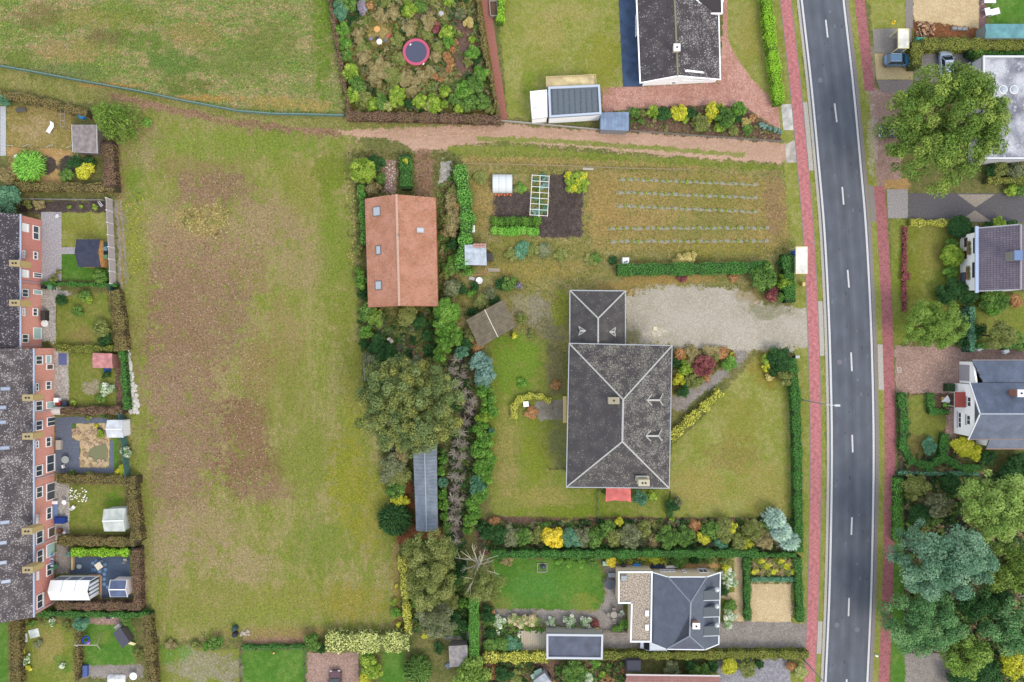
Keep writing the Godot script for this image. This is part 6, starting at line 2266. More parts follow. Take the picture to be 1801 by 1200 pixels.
# ---------------------------------------------------------------- garden things
func yards() -> void:
	var white := M(240,240,244,{"k": 1.25,"rough": 0.5})
	var teal := M(62,112,112,{"rough": 0.8})
	# netting fence along the field
	fence("netting_fence","long green windbreak netting fence along the field",V([-20,114,60,128,150,145,250,163,320,178,390,191,420,197,480,202,540,203,607,205]),2.6,0.75,M(118,150,144,{"rough": 0.8,"tex": "grain","size": 1.0}),M(120,150,140),{"pt": 0.16})
	# sandy garden
	var lo := thing("sun_lounger","white plastic sun lounger on the dry lawn","sun lounger",g(91,226),"",-0.55)
	var s1 := MB.new()
	s1.cbox(Vector3(0,0.3,0.2),Vector3(0.62,0.06,1.2),0.02)
	lpart(lo,"seat",s1,white)
	var s2 := MB.new()
	s2.cbox(Vector3(0,0.5,-0.62),Vector3(0.62,0.06,0.62),0.02,Basis(Vector3.RIGHT,0.7))
	lpart(lo,"backrest",s2,white)
	for q in [[-0.26,-0.3],[0.26,-0.3],[-0.26,0.7],[0.26,0.7]]:
		var l := MB.new()
		l.box(Vector3(q[0],0.14,q[1]),Vector3(0.06,0.28,0.06))
		lpart(lo,"leg",l,white)
	var bt := thing("rain_barrel","bright blue plastic tub behind the grey shed","barrel",g(149,207))
	var bm := MB.new()
	bm.lathe(Vector3.ZERO,[Vector2(0,0.0),Vector2(0.36,0.02),Vector2(0.42,0.5),Vector2(0.44,0.85),Vector2(0.46,0.88),Vector2(0.4,0.86),Vector2(0.34,0.8),Vector2(0,0.8)],16)
	lpart(bt,"body",bm,M(52,150,222,{"rough": 0.4}))
	shed("garden_shed","grey plank roofed shed under the leaning conifer","shed",[[126,220],[170,220],[171,269],[128,267]],2.2,2.25,"x",M(130,120,116),M(152,142,142,{"tex": "streak","size": 1.6}),{"trim": M(214,212,214)})
	var rk := thing("metal_rack","rusty metal frame rack standing beside the grey shed","rack",g(120,211))
	for q in [[116,194],[123,194],[123,228],[116,228]]: bar(rk,"post",[g(q[0],q[1]),g(q[0],q[1]) + Vector3.UP * 1.3],0.06,0.06,M(168,156,148))
	for q in [194,206,217,228]: bar(rk,"rail",[g(116,q) + Vector3.UP * 1.3,g(123,q) + Vector3.UP * 1.3],0.06,0.05,M(178,160,150))
	for q in [116,123]: bar(rk,"rail",[g(q,194) + Vector3.UP * 1.28,g(q,228) + Vector3.UP * 1.28],0.05,0.05,M(168,156,148))
	table_rect("dark low bench beside the dry lawn hedge",36,193,1.4,0.6,M(96,92,92),0.1,"",0.45)
	chair("white plastic chair beside the feathery shrub",27,275,white,0.6)
	chair("white plastic chair behind the yellow round bush",137,277,M(226,232,234,{"k": 1.3}),2.2)
	for q in [[17,256],[46,256],[87,257],[123,258]]:
		var eb := thing("edging_board","pale edging board lying along the sandy path","board",g(q[0],q[1]),"edging boards of the sandy path",0.35 if q[0] > 40 else -0.1)
		var em := MB.new()
		em.cbox(Vector3(0,0.06,0),Vector3(1.1,0.12,0.1),0.02)
		lpart(eb,"board",em,M(196,188,176))
	# concrete panel wall with its posts
	fence("concrete_wall","grey concrete panel wall beside the footpath",V([197,352,204,500]),1.75,1.55,M(178,168,170,{"tex": "grain","size": 1.6,"k": 1.2}),M(214,208,208,{"k": 1.3}),{"pw": 0.16,"pt": 0.08})
	fence("wire_fence","low grey wire fence above the grey bed",V([36,351,186,353]),2.4,0.9,M(172,168,168),M(150,146,144),{"wire": true})
	var ld := thing("folding_ladder","white folding ladder leaning on the concrete wall","ladder",g(178,360))
	bar(ld,"rail",[g(172,355) + Vector3.UP * 0.1,g(184,366) + Vector3.UP * 0.9],0.06,0.06,white)
	bar(ld,"rail",[g(175,353) + Vector3.UP * 0.1,g(187,364) + Vector3.UP * 0.9],0.06,0.06,white)
	for k in 4: bar(ld,"rung",[g(174 + k * 3,356.5 + k * 2.75) + Vector3.UP * (0.2 + k * 0.2),g(177 + k * 3,354.5 + k * 2.75) + Vector3.UP * (0.2 + k * 0.2)],0.04,0.04,white)
	shed("garden_shed","wooden shed with black felt roof on the small lawn","shed",[[134,421],[176,421],[177,470],[137,470]],2.0,2.6,"x",M(190,140,84,{"k": 1.1,"tex": "streak","size": 1.0}),M(62,66,86,{"rough": 0.8,"tex": "mottle","size": 2.0}),{})
	for q in [[184,430,[44,84,92],"teal"],[184,437.5,[120,160,180],"pale blue"],[185,445,[40,44,60],"black"],[185,451.5,[110,160,120],"green"]]:
		wheelie_bin("%s wheeled bin behind the black roofed shed" % q[3],q[0],q[1],M(q[2][0],q[2][1],q[2][2],{"rough": 0.5}),M(q[2][0],q[2][1],q[2][2],{"rough": 0.45}),1.57)
	wheelie_bin("black wheeled bin at the brick house corner",75,504,M(44,46,56),M(40,42,52),0.0)
	wheelie_bin("green wheeled bin at the brick house corner",87,505,M(90,140,104),M(110,160,124),0.0)
	chair("white garden chair on the pale paved terrace",100,380,white,0.8)
	fence("gate_fence","short dark green gate below the concrete wall",V([199,502,201,514]),1.0,1.2,teal,M(50,90,90),{})
	var bq := crate("barbecue","dark covered barbecue on the cobbled terrace","barbecue",75,555,0.6,1.4,0.95,M(58,54,54),{"lid": M(72,66,64)})
	for k in 4:
		var lg := MB.new()
		lg.box(Vector3([-0.24,0.24][k % 2],0.02,[-0.6,0.6][k / 2]),Vector3(0.06,0.04,0.06))
		lpart(bq,"foot",lg,M(40,40,40))
	table_round("white oval garden table on the cobbled terrace",78,569,0.52,M(226,228,230,{"k": 1.3}))
	# pink shed and its neighbours
	shed("garden_shed","low shed with faded pink roof at the patchy lawn","shed",[[163,621],[197,622],[198,648],[163,647]],1.9,2.05,"x",M(170,120,112),M(206,142,142,{"tex": "mottle","size": 2.0}),{})
	crate("blue_box","small bright blue storage box below the pink shed","box",187,651.5,0.8,0.5,0.5,M(44,96,178,{"rough": 0.4}),{"lid": M(36,80,160)})
	var mt := MB.new()
	mt.box(g(110,632) + Vector3.UP * 0.02,Vector3(1.2,0.03,1.7))
	part(thing("outdoor_mat","flat blue mat lying on the worn terrace","mat",g(110,632)),"mat",mt,M(112,122,172,{"tex": "grain","size": 0.6}))
	crate("storage_bench","small white cabinet on the worn terrace","cabinet",98,704,0.6,0.6,0.8,white,{"lid": M(250,250,252,{"k": 1.25})})
	crate("storage_bench","red storage chest on the worn terrace","chest",103,709,0.9,0.6,0.5,M(150,54,50),{"lid": M(164,60,56)})
	crate("storage_bench","navy storage chest on the worn terrace","chest",112,710,0.8,0.7,0.5,M(60,66,90),{"lid": M(66,74,100)})
	var tp := thing("covered_furniture","pale tarpaulin draped over furniture by the brick house","tarpaulin",g(104,722))
	var rr := RandomNumberGenerator.new()
	rr.seed = 4
	var tm := MB.new()
	var prev := []
	for k in 6:
		var sec := []
		for j in 9:
			var a := PI * j / 8.0
			sec.append(Vector3(-1.4 + k * 0.56,sin(a) * (0.8 + rr.randf_range(-0.1,0.1)) * (1.0 if k > 0 and k < 5 else 0.7),cos(a) * 0.62 + rr.randf_range(-0.05,0.05)))
		prev.append(sec)
	tm.loft(prev)
	lpart(tp,"cover",tm,M(222,218,214,{"k": 1.4}))
	# white rubble strip
	rr.seed = 12
	var rub := thing("rubble_strip","strip of white rubble stones beside the meadow","stones",g(229,660))
	for k in 300:
		var f := rr.randf()
		var cx := lerpf(221,233,f) + rr.randf_range(-7,7) * (0.6 + f * 0.7) + (4.0 if f > 0.6 else 0.0)
		var p := g(cx,606 + f * 120)
		var s := rr.randf_range(0.2,0.5)
		var sm := MB.new()
		sm.cbox(p + Vector3(0,s * 0.25,0),Vector3(s,s * 0.5,s * rr.randf_range(0.7,1.3)),s * 0.12,Basis(Vector3.UP,rr.randf() * 3.0))
		part(rub,"stone",sm,M(226 - (k % 4) * 8,220 - (k % 4) * 8,214 - (k % 4) * 8,{"k": 1.45}))
	# pond garden
	shed("garden_shed","small white shed beside the pond rockery","shed",[[188,739],[216,739],[217,770],[188,770]],2.0,2.35,"x",M(220,222,228,{"k": 1.2}),M(214,218,226,{"k": 1.5,"tex": "mottle","size": 3.0}),{"cap": white})
	fence("green_fence","green privacy fence between the pond garden and the meadow",V([217,722,222,770,229,836]),2.0,1.5,M(86,128,122,{"tex": "grain","size": 1.0}),M(70,108,104),{"pt": 0.05})
	fence("green_fence","short dark green fence bay above the purple hedge",V([238,946,242,962]),1.3,1.4,M(40,90,92),M(36,76,78),{})
	var pd := thing("garden_pond","murky green garden pond with stone rim","pond",g(172,798))
	var pw := []
	for p in V([152,806,158,790,170,781,186,780,190,792,189,812,170,814]): pw.append(g(p.x,p.y) + Vector3.UP * 0.03)
	var pm := MB.new()
	pm.solid(pw,Vector3.DOWN * 0.02)
	part(pd,"water",pm,M(122,122,72,{"rough": 0.08,"spec": 0.6}))
	rr.seed = 5
	for k in 90:
		var x := rr.randf_range(129,189)
		var y := rr.randf_range(747,820)
		if x < 140 and y > 774: continue
		if Geometry2D.is_point_in_polygon(Vector2(x,y),PackedVector2Array(V([154,805,160,792,170,784,187,783,188,811]))): continue
		var s := rr.randf_range(0.18,0.5)
		var sm := MB.new()
		sm.cbox(g(x,y) + Vector3(0,s * 0.22,0),Vector3(s * 1.3,s * 0.44,s),s * 0.14,Basis(Vector3.UP,rr.randf() * 3.0))
		part(pd,"rock",sm,M(216 - (k % 5) * 10,188 - (k % 5) * 10,158 - (k % 5) * 9,{"tex": "grain","size": 1.0}))
	table_round("grey round table on the blue paved terrace",114,809,0.55,M(176,182,178))
	chair("white chair beside the grey round table",110,821,white,1.9)
	crate("storage_bench","pale wooden bench chest against the brick wall","bench",102,783,0.65,1.35,0.5,M(190,178,168),{"lid": M(196,184,174)})
	crate("barbecue","dark fountain stone block in the rockery","stone",173,756,0.5,0.5,0.5,M(70,72,78))
	# garden with the pale shed
	shed("garden_shed","pale grey green metal shed at the hedge","shed",[[182,896],[220,894],[220,935],[183,935]],2.0,2.4,"x",M(196,204,198,{"k": 1.25}),M(204,210,206,{"tex": "mottle","size": 3.0}),{"cap": white})
	var swx := thing("garden_furniture","blue sun lounger with white head cushion on the cobbled terrace","sun lounger",g(99,894))
	var c1 := MB.new()
	c1.cbox(g(99,897) + Vector3.UP * 0.32,Vector3(0.75,0.14,1.9),0.05)
	part(swx,"cushion",c1,M(124,148,196))
	var c2 := MB.new()
	c2.cbox(g(99,883) + Vector3.UP * 0.42,Vector3(0.8,0.22,0.5),0.08)
	part(swx,"head_cushion",c2,white)
	for q in [[96,886],[102,886],[96,906],[102,906]]: bar(swx,"leg",[g(q[0],q[1]),g(q[0],q[1]) + Vector3.UP * 0.26],0.06,0.06,white)
	crate("storage_bench","deep blue covered furniture block on the cobbled terrace","furniture cover",104,916,1.5,0.85,0.75,M(34,72,156,{"rough": 0.6}),{"lid": M(32,66,148,{"rough": 0.6})})
	crate("storage_bench","brown wooden crate on the cobbled terrace","crate",103,935,0.6,0.6,0.5,M(130,84,60),{"lid": M(138,92,66)})
	chair("white garden chair beside the brown crate",112,938,white,0.7)
	chair("black garden chair beside the brown crate",104,946,M(40,42,50),0.3)
	chair("white garden chair beside the cobbled wall",128,893,white,-0.6)
	table_round("small white table beside the blue lounger",112,884,0.35,white)
	rr.seed = 6
	var fl := thing("daisy_patch","scatter of white flowers in the green lawn","flowers",g(138,867))
	for k in 46:
		var p := g(rr.randf_range(124,154),rr.randf_range(858,882))
		var fm := MB.new()
		fm.lathe(p,[Vector2(0.02,0),Vector2(0.02,0.14),Vector2(0.1,0.16),Vector2(0,0.2)],6)
		part(fl,"flower",fm,M(248,248,240,{"k": 1.2}))
	# end garden: conservatory
	conservatory()
	shed("garden_shed","small shed with navy roof and white ridge on the dark terrace","shed",[[194,1021],[223,1021],[224,1050],[194,1050]],1.9,2.3,"x",M(216,206,206,{"k": 1.1}),M(94,108,142,{"rough": 0.6,"tex": "mottle","size": 2.5}),{"cap": white,"trim": M(230,226,226,{"k": 1.3})})
	var wl := thing("low_wall","long narrow wooden bench at the end of the dark terrace","bench",g(129,990))
	var wm := MB.new()
	wm.cbox(g(129.5,990) + Vector3.UP * 0.24,Vector3(0.28,0.48,1.9),0.03)
	part(wl,"seat",wm,M(206,176,130))
	table_rect("square tiled garden table on the dark terrace",173,996,0.95,0.95,M(226,214,192,{"k": 1.4,"tex": "grain","size": 0.6}),0.6)
	k_round_steps([[163,991],[165,1003],[178,988],[184,993],[185,1002],[183,1010],[183,1019],[183,1028],[189,1033],[169,987],[163,1003],[175,1005]])
	var pot := thing("garden_stool","grey oval stone ornament on the dark terrace","ornament",g(140,996))
	var pmx := MB.new()
	pmx.lathe(Vector3.ZERO,[Vector2(0.34,0),Vector2(0.4,0.16),Vector2(0.32,0.3),Vector2(0.18,0.36),Vector2(0,0.38)],14)
	lpart(pot,"stone",pmx,M(158,170,172))
	chair("pale garden chair in the corner of the dark terrace",219,986,M(186,180,170),0.1)
	var dr := thing("drying_rack","clothes rack with pale blue laundry against the brick wall","drying rack",g(97,984))
	for k in 5:
		var lm := MB.new()
		lm.cbox(g(95.5,974 + k * 6.0) + Vector3.UP * 0.85,Vector3(0.75,0.12,0.34),0.04,Basis(Vector3.RIGHT,0.4))
		part(dr,"towel",lm,[M(132,168,226),M(176,196,232),M(110,146,210),M(196,210,236),M(140,186,150)][k])
	for q in [[93,972],[99,972],[93,1000],[99,1000]]: bar(dr,"leg",[g(q[0],q[1]),g(q[0],q[1]) + Vector3.UP * 0.8],0.04,0.04,white)
	# corner gardens
	for q in [[42,1122,12,15,0.05,"square"],[60,1114,18,15,0.25,"jagged"]]:
		var st := thing("stone_slab","%s white slab lying on the corner lawn" % q[5],"slab",g(q[0],q[1]),"",q[4])
		var sm2 := MB.new()
		sm2.cbox(Vector3(0,0.05,0),Vector3(q[2] / 12.0,0.1,q[3] / 12.0),0.02)
		lpart(st,"slab",sm2,M(206,216,214,{"tex": "mottle","size": 2.0,"k": 1.5}))
	var sg := thing("swing_frame","wooden swing frame with blue ring swing on the lush lawn","swing",g(152,1130))
	var wood := M(196,184,172)
	bar(sg,"top_beam",[g(131,1135,2.0),g(170,1135,2.0)],0.1,0.1,wood)
	for q in [[131,1135,144,1112],[131,1135,143,1142],[170,1135,178,1113],[170,1135,176,1142]]: bar(sg,"leg",[g(q[0],q[1],2.0),g(q[2],q[3])],0.09,0.09,wood)
	var sw := MB.new()
	var cpt := g(151,1126,0.5)
	for k in 16:
		var a0 := TAU * k / 16.0
		var a1 := TAU * (k + 1) / 16.0
		sw.tube([cpt + Vector3(cos(a0),0,sin(a0)) * 0.5,cpt + Vector3(cos(a1),0,sin(a1)) * 0.5],[0.09,0.09],6,false)
	part(sg,"ring_seat",sw,M(34,90,220,{"rough": 0.5}))
	bar(sg,"rope",[cpt + Vector3(0,0.05,0.45),g(151,1135,2.0)],0.03,0.03,white)
	var bl := thing("play_ball","pink play ball beside the ring swing","ball",g(157,1129))
	var bm2 := MB.new()
	bm2.lathe(Vector3.ZERO,[Vector2(0,0),Vector2(0.16,0.04),Vector2(0.24,0.14),Vector2(0.27,0.27),Vector2(0.24,0.4),Vector2(0.16,0.5),Vector2(0,0.54)],14)
	lpart(bl,"ball",bm2,M(244,150,206,{"rough": 0.35}))
	var ph := thing("playhouse","dark grey roofed playhouse with a yellow slide","playhouse",g(224,1114),"",0.62)
	var p1 := MB.new()
	p1.cbox(Vector3(0,0.7,0),Vector3(1.1,1.4,2.2),0.04)
	lpart(ph,"body",p1,M(120,110,104))
	var p2 := MB.new()
	p2.solid([Vector3(-0.68,1.4,-1.25),Vector3(0.68,1.4,-1.25),Vector3(0.68,1.55,1.25),Vector3(-0.68,1.55,1.25)],Vector3.UP * 0.1)
	lpart(ph,"roof",p2,M(88,88,104,{"tex": "grain","size": 1.0}))
	var p3 := MB.new()
	p3.solid([Vector3(-0.25,0.9,1.2),Vector3(0.25,0.9,1.2),Vector3(0.25,0.06,2.0),Vector3(-0.25,0.06,2.0)],Vector3.UP * 0.05)
	lpart(ph,"slide",p3,M(240,226,176,{"k": 1.4}))
	var p4 := MB.new()
	p4.cbox(Vector3(0,0.5,-1.6),Vector3(0.9,1.0,0.6),0.04)
	lpart(ph,"step_box",p4,M(176,170,170))
	crate("storage_bench","white cushion box on the pinkish paving","box",197,1085,0.5,0.4,0.4,white)
	crate("storage_bench","dark box on the pinkish paving","box",190,1086,0.7,0.5,0.4,M(60,60,74))
	crate("storage_bench","blue storage box on the grey patio","box",149,1181,0.6,1.6,0.5,M(84,102,160),{"lid": M(90,110,170)})
	var cv := thing("covered_furniture","crumpled white cover over patio furniture at the photo's lower gardens","tarpaulin",g(206,1194))
	cv.set_meta("label","crumpled white cover over the patio furniture")
	var cs := []
	for k in 7:
		var sec := []
		for j in 9:
			var a := PI * j / 8.0
			sec.append(Vector3(-1.3 + k * 0.43,sin(a) * (0.75 + rr.randf_range(-0.15,0.1)) * (1.0 if k > 0 and k < 6 else 0.5),cos(a) * 0.6 + rr.randf_range(-0.08,0.08)))
		cs.append(sec)
	var cm := MB.new()
	cm.loft(cs)
	lpart(cv,"cover",cm,M(236,236,238,{"k": 1.35}))
	table_round("round white table on the grey patio",234,1190,0.55,white)

func k_round_steps(list: Array) -> void:
	for q in list:
		var t := thing("stepping_stone","round pale blue stepping stone round the square table","stepping stone",g(q[0],q[1]),"stepping stones on the dark terrace")
		var m := MB.new()
		m.lathe(Vector3(0,0.008,0),[Vector2(0.27,0),Vector2(0.25,0.03),Vector2(0,0.03)],14)
		lpart(t,"stone",m,M(112,146,186,{"tex": "grain","size": 0.5}))

func conservatory() -> void:
	var white := M(244,245,248,{"k": 1.3,"rough": 0.35})
	var glass := M(150,166,188,{"rough": 0.1,"spec": 0.8})
	var he := 2.3
	var hr := 2.9
	var e := [g(88,1021,he),g(158,1021,he),g(158,1056,he),g(88,1056,he)]
	var t := thing("conservatory","white glazed conservatory with three roof bays joined to the end house","conservatory",Vector3((e[0].x + e[1].x) * 0.5,0,(e[0].z + e[2].z) * 0.5))
	var zr: float = (e[0].z + e[2].z) * 0.5
	for k in 3:
		var x0 := lerpf(e[0].x,e[1].x,k / 3.0) + 0.02
		var x1 := lerpf(e[0].x,e[1].x,(k + 1) / 3.0) - 0.02
		var mb := MB.new()
		mb.solid([Vector3(x0,he,e[0].z),Vector3(x1,he,e[0].z),Vector3(x1,hr,zr),Vector3(x0,hr,zr)],Vector3.DOWN * 0.05)
		mb.solid([Vector3(x0,he,e[2].z),Vector3(x1,he,e[2].z),Vector3(x1,hr,zr),Vector3(x0,hr,zr)],Vector3.DOWN * 0.05)
		part(t,"roof_bay",mb,white)
		bar(t,"roof_bar",[Vector3(x1 + 0.02,he + 0.02,e[0].z),Vector3(x1 + 0.02,hr + 0.03,zr),Vector3(x1 + 0.02,he + 0.02,e[2].z)],0.07,0.06,M(206,210,216,{"k": 1.4}))
		for z in [[e[0].z + 0.15,-1.0],[e[2].z - 0.15,1.0]]:
			var gl := MB.new()
			gl.box(Vector3((x0 + x1) * 0.5,he * 0.5 + 0.2,z[0]),Vector3(x1 - x0 - 0.24,he - 0.6,0.04))
			part(t,"pane",gl,glass)
			var fr := MB.new()
			fr.box(Vector3(x0 + 0.06,he * 0.5 - 0.03,z[0]),Vector3(0.12,he - 0.06,0.1))
			fr.box(Vector3(x1 - 0.06,he * 0.5 - 0.03,z[0]),Vector3(0.12,he - 0.06,0.1))
			fr.box(Vector3((x0 + x1) * 0.5,0.25,z[0]),Vector3(x1 - x0 - 0.24,0.5,0.12))
			part(t,"frame",fr,white)
	var xe: float = e[1].x - 0.15
	for k in 4:
		var z0 := lerpf(e[0].z + 0.3,e[2].z - 0.3,k / 4.0)
		var z1 := lerpf(e[0].z + 0.3,e[2].z - 0.3,(k + 1) / 4.0)
		var gl := MB.new()
		gl.box(Vector3(xe,he * 0.5,(z0 + z1) * 0.5),Vector3(0.05,he - 0.4,z1 - z0 - 0.32))
		part(t,"pane",gl,glass)
		var fr := MB.new()
		fr.box(Vector3(xe,he * 0.5,z1 - 0.06),Vector3(0.1,he - 0.1,0.3))
		part(t,"frame",fr,white)
	bar(t,"step_edge",[g(160,1012) + Vector3.UP * 0.06,g(178,1012) + Vector3.UP * 0.06,g(178,1054) + Vector3.UP * 0.06],0.2,0.12,M(186,142,120))

func vegetable_plot() -> void:
	var white := M(240,242,244,{"k": 1.3})
	# polytunnel
	var tn := thing("garden_tunnel","small white plastic garden tunnel above the dark soil","greenhouse",g(883,324))
	var secs := []
	for k in 7:
		var x := 867 + k * 5.6
		var a := g(x,307)
		var b := g(x,340)
		var sec := []
		for j in 11:
			var w := PI * j / 10.0
			var zc := (a.z + b.z) * 0.5
			var r := (b.z - a.z) * 0.5
			sec.append(Vector3(a.x + sin(k * 2.1) * 0.05,sin(w) * (1.15 + 0.04 * (k % 2)),zc - cos(w) * r))
		secs.append(sec)
	var tm := MB.new()
	tm.loft(secs)
	part(tn,"plastic_cover",tm,M(226,230,234,{"k": 1.5,"rough": 0.35}))
	for k in [0,2,4,6]:
		var pts := []
		for p in secs[k]: pts.append(p + (p - g(883,324)).normalized() * 0.015)
		var hm := MB.new()
		var rad := []
		for p in pts: rad.append(0.03)
		hm.tube(pts,rad,5)
		part(tn,"hoop",hm,M(206,210,214))
	for k in 6:
		var pt := thing("flower_pot","orange clay pot beside the garden tunnel","pot",g(872 + k * 5.2,342.5 + (k % 2) * 1.5),"clay pots beside the tunnel")
		var pm := MB.new()
		pm.lathe(Vector3.ZERO,[Vector2(0.1,0),Vector2(0.15,0.24),Vector2(0.17,0.25),Vector2(0.14,0.26),Vector2(0.12,0.2),Vector2(0,0.2)],10)
		lpart(pt,"pot",pm,M(226,120,90))
	# white ladder trellis over cabbages
	var tr := thing("bean_trellis","white tube trellis frame over the cabbages","trellis",g(949,345))
	var h := 0.9
	for q in [[936,307,932,378],[950,309,948,382],[966,309,963,380]]:
		bar(tr,"long_tube",[g(q[0],q[1],h),g(q[2],q[3],h)],0.07,0.07,white)
	for k in 8:
		var y := 308.0 + k * 10.0
		bar(tr,"cross_tube",[g(936 - k * 0.5,y,h),g(966 - k * 0.4,y + 2,h)],0.06,0.06,white)
	for q in [[936,307],[966,309],[932,378],[963,380]]: bar(tr,"leg",[Vector3(g(q[0],q[1],h).x,0,g(q[0],q[1],h).z),g(q[0],q[1],h)],0.06,0.06,white)
	border("in rows under the white trellis",[[943,318,5,0.4,"teal"],[958,316,6,0.5,"blue"],[958,328,7,0.4,"blue"],[944,332,5,0.4,"green"],[942,348,5,0.3,"teal"],[957,346,5,0.3,"olive"],[942,372,7,0.4,"blue"],[957,372,6,0.4,"teal"],[950,360,4,0.3,"green"],[955,310,5,0.5,"teal"]])
	for k in 3: S(942 + k * 9,350 + k * 7,4,0.3,"teal","in rows under the white trellis")
	for k in 8:
		S(870 + k * 10.5,389,7.5,0.7,"fresh","in the carrot rows","spiky")
		S(870 + k * 10.2,406,7.5,0.7,"palm","in the carrot rows","spiky")
	var hs := thing("garden_hose","teal hose lying between the carrot rows","hose",g(915,398))
	var hm2 := MB.new()
	var hp := []
	var hr := []
	for k in 22:
		hp.append(g(870 + k * 3.2,397.5 + sin(k * 0.9) * 2.0) + Vector3.UP * 0.06)
		hr.append(0.05)
	hm2.tube(hp,hr,6)
	part(hs,"hose",hm2,M(30,120,112))
	for k in 12: S(999 + (k % 4) * 9.5,309 + (k / 4) * 11.5,7.5,0.6,"lime" if k % 3 else "gold","in the potato patch")
	border("at the edge of the tilled bed",[[918,330,10,0.4,"fresh"],[908,332,7,0.4,"olive"],[845,312,12,0.4,"olive"],[920,440,16,0.6,"teal"],[935,438,12,0.6,"olive"],[900,446,12,0.5,"olive"],[955,440,14,0.4,"greyolive"],[985,448,12,0.4,"olive"],[1050,455,9,0.5,"green"],[1078,458,9,0.6,"dark"],[1040,458,12,0.4,"olive"]])
	# fence rails on the track side
	fence("wooden_fence","low weathered post and rail fence below the track",V([816,289,900,290,1000,293,1100,297,1210,299]),2.6,0.6,M(178,160,128),M(186,172,150),{"wire": true,"pw": 0.1})
	var bd := thing("plank","pale planks lying against the low fence","plank",g(1034,297))
	for k in 2: bar(bd,"board",[g(1025,296 + k * 2) + Vector3.UP * (0.04 + 0.05 * k),g(1044,297 + k) + Vector3.UP * (0.04 + 0.05 * k)],0.2,0.05,M(206,198,188))
	# planting rows
	var rows := [[1088,315,1332,325,21,"first row, nearest the track"],[1084,338,1332,348,21,"second row from the track"],[1084,362,1332,373,21,"middle row"],[1070,402,1353,401,24,"fourth row from the track"],[1072,425,1352,424,24,"last row, nearest the long hedge"]]
	var rr := RandomNumberGenerator.new()
	rr.seed = 15
	for r in rows:
		var a := g(r[0],r[1])
		var b := g(r[2],r[3])
		var t := thing("vine_row","mulched strip of young plants, " + r[5],"plant row",a,"rows of young plants")
		var mb := MB.new()
		var cnt := 60
		for k in cnt:
			var p0 := a.lerp(b,k / float(cnt)) + Vector3(0,0,sin(k * 0.7) * 0.05)
			var p1 := a.lerp(b,(k + 1) / float(cnt)) + Vector3(0,0,sin((k + 1) * 0.7) * 0.05)
			var w0 := 0.2 + 0.07 * sin(k * 1.3)
			var w1 := 0.2 + 0.07 * sin((k + 1) * 1.3)
			mb.quad(p0 + Vector3(0,0.01,-w0),p1 + Vector3(0,0.01,-w1),p1 + Vector3(0,0.12,0),p0 + Vector3(0,0.12,0),Vector3.UP)
			mb.quad(p0 + Vector3(0,0.01,w0),p1 + Vector3(0,0.01,w1),p1 + Vector3(0,0.12,0),p0 + Vector3(0,0.12,0),Vector3.UP)
		part(t,"mulch",mb,M(172,162,152,{"tex": "grain","size": 0.6}))
		for k in int(r[4]):
			var p := a.lerp(b,(k + 0.3) / r[4])
			mpart(t,"seedling",shrub_mesh("lime","loose",0,k % 3),leaf_mat(),p - a,Vector3(0.25,0.22,0.25) * rr.randf_range(0.7,1.2),rr.randf() * 6.0)
	# white box hives
	for q in [[829,402,"beside the tall laurel hedge"],[1101,459,"at the end of the long dark hedge"]]:
		var c := crate("water_tank","white square box with two dark holes " + q[2],"box",q[0],q[1],0.95,1.0,0.95,white)
		for s in [-1,1]:
			var m := MB.new()
			m.lathe(Vector3(s * 0.14 - 0.04,0.95,0.12 - s * 0.05),[Vector2(0.11,0),Vector2(0.1,0.05),Vector2(0,0.05)],10)
			lpart(c,"cap",m,M(36,36,44))
	var bn := thing("garden_basin","white basin and tray lying in the weeds","basin",g(842,494))
	var bm := MB.new()
	bm.lathe(g(843,494),[Vector2(0.2,0),Vector2(0.45,0.3),Vector2(0.5,0.4),Vector2(0.4,0.38),Vector2(0.2,0.2),Vector2(0,0.18)],16)
	part(bn,"basin",bm,white)
	var bt := MB.new()
	bt.cbox(g(830,490) + Vector3.UP * 0.08,Vector3(0.9,0.16,0.5),0.03,Basis(Vector3.UP,-0.3))
	part(bn,"tray",bt,M(206,200,194))
	var pl := thing("plank","grey planks lying beside the pale tool shed","plank",g(866,476))
	for k in 3: bar(pl,"board",[g(858,473 + k * 2.2) + Vector3.UP * (0.04 + 0.03 * k),g(879,474 + k * 1.8) + Vector3.UP * (0.04 + 0.03 * k)],0.16,0.05,M(190 - k * 12,176 - k * 12,160 - k * 12))
	var cr := crate("storage_bench","dark tarpaulin covered crate beside the pale tool shed","crate",861,452,0.9,1.1,0.7,M(66,64,68),{"lid": M(84,80,80)})
	var brk := thing("brick_border","low red brick frame below the pale tool shed","border",g(840,482))
	bar(brk,"kerb",[g(832,484) + Vector3.UP * 0.06,g(852,482) + Vector3.UP * 0.06,g(854,470) + Vector3.UP * 0.06],0.14,0.12,M(200,140,110))
	var st := thing("garden_ornament","pale stone statue standing among the dark bushes","statue",g(685,597))
	var sm := MB.new()
	sm.lathe(Vector3.ZERO,[Vector2(0.3,0),Vector2(0.28,0.3),Vector2(0.16,0.5),Vector2(0.22,0.9),Vector2(0.12,1.15),Vector2(0.16,1.3),Vector2(0,1.45)],10)
	lpart(st,"figure",sm,M(226,214,200,{"k": 1.3}))
	var ta := MB.new()
	ta.cbox(Vector3(0.35,0.3,0.3),Vector3(0.5,0.6,0.5),0.06,Basis(Vector3.UP,0.6))
	lpart(st,"plinth",ta,M(216,204,190,{"k": 1.3}))
	table_rect("square white garden table inside the curved lime hedge",925,711,0.78,0.78,M(244,244,244,{"k": 1.2}),0.1)
	fence("green_fence","thin dark green garden fence below the large house",V([1051,862,1051,910]),1.3,0.8,M(92,124,112),M(80,112,104),{"wire": true})
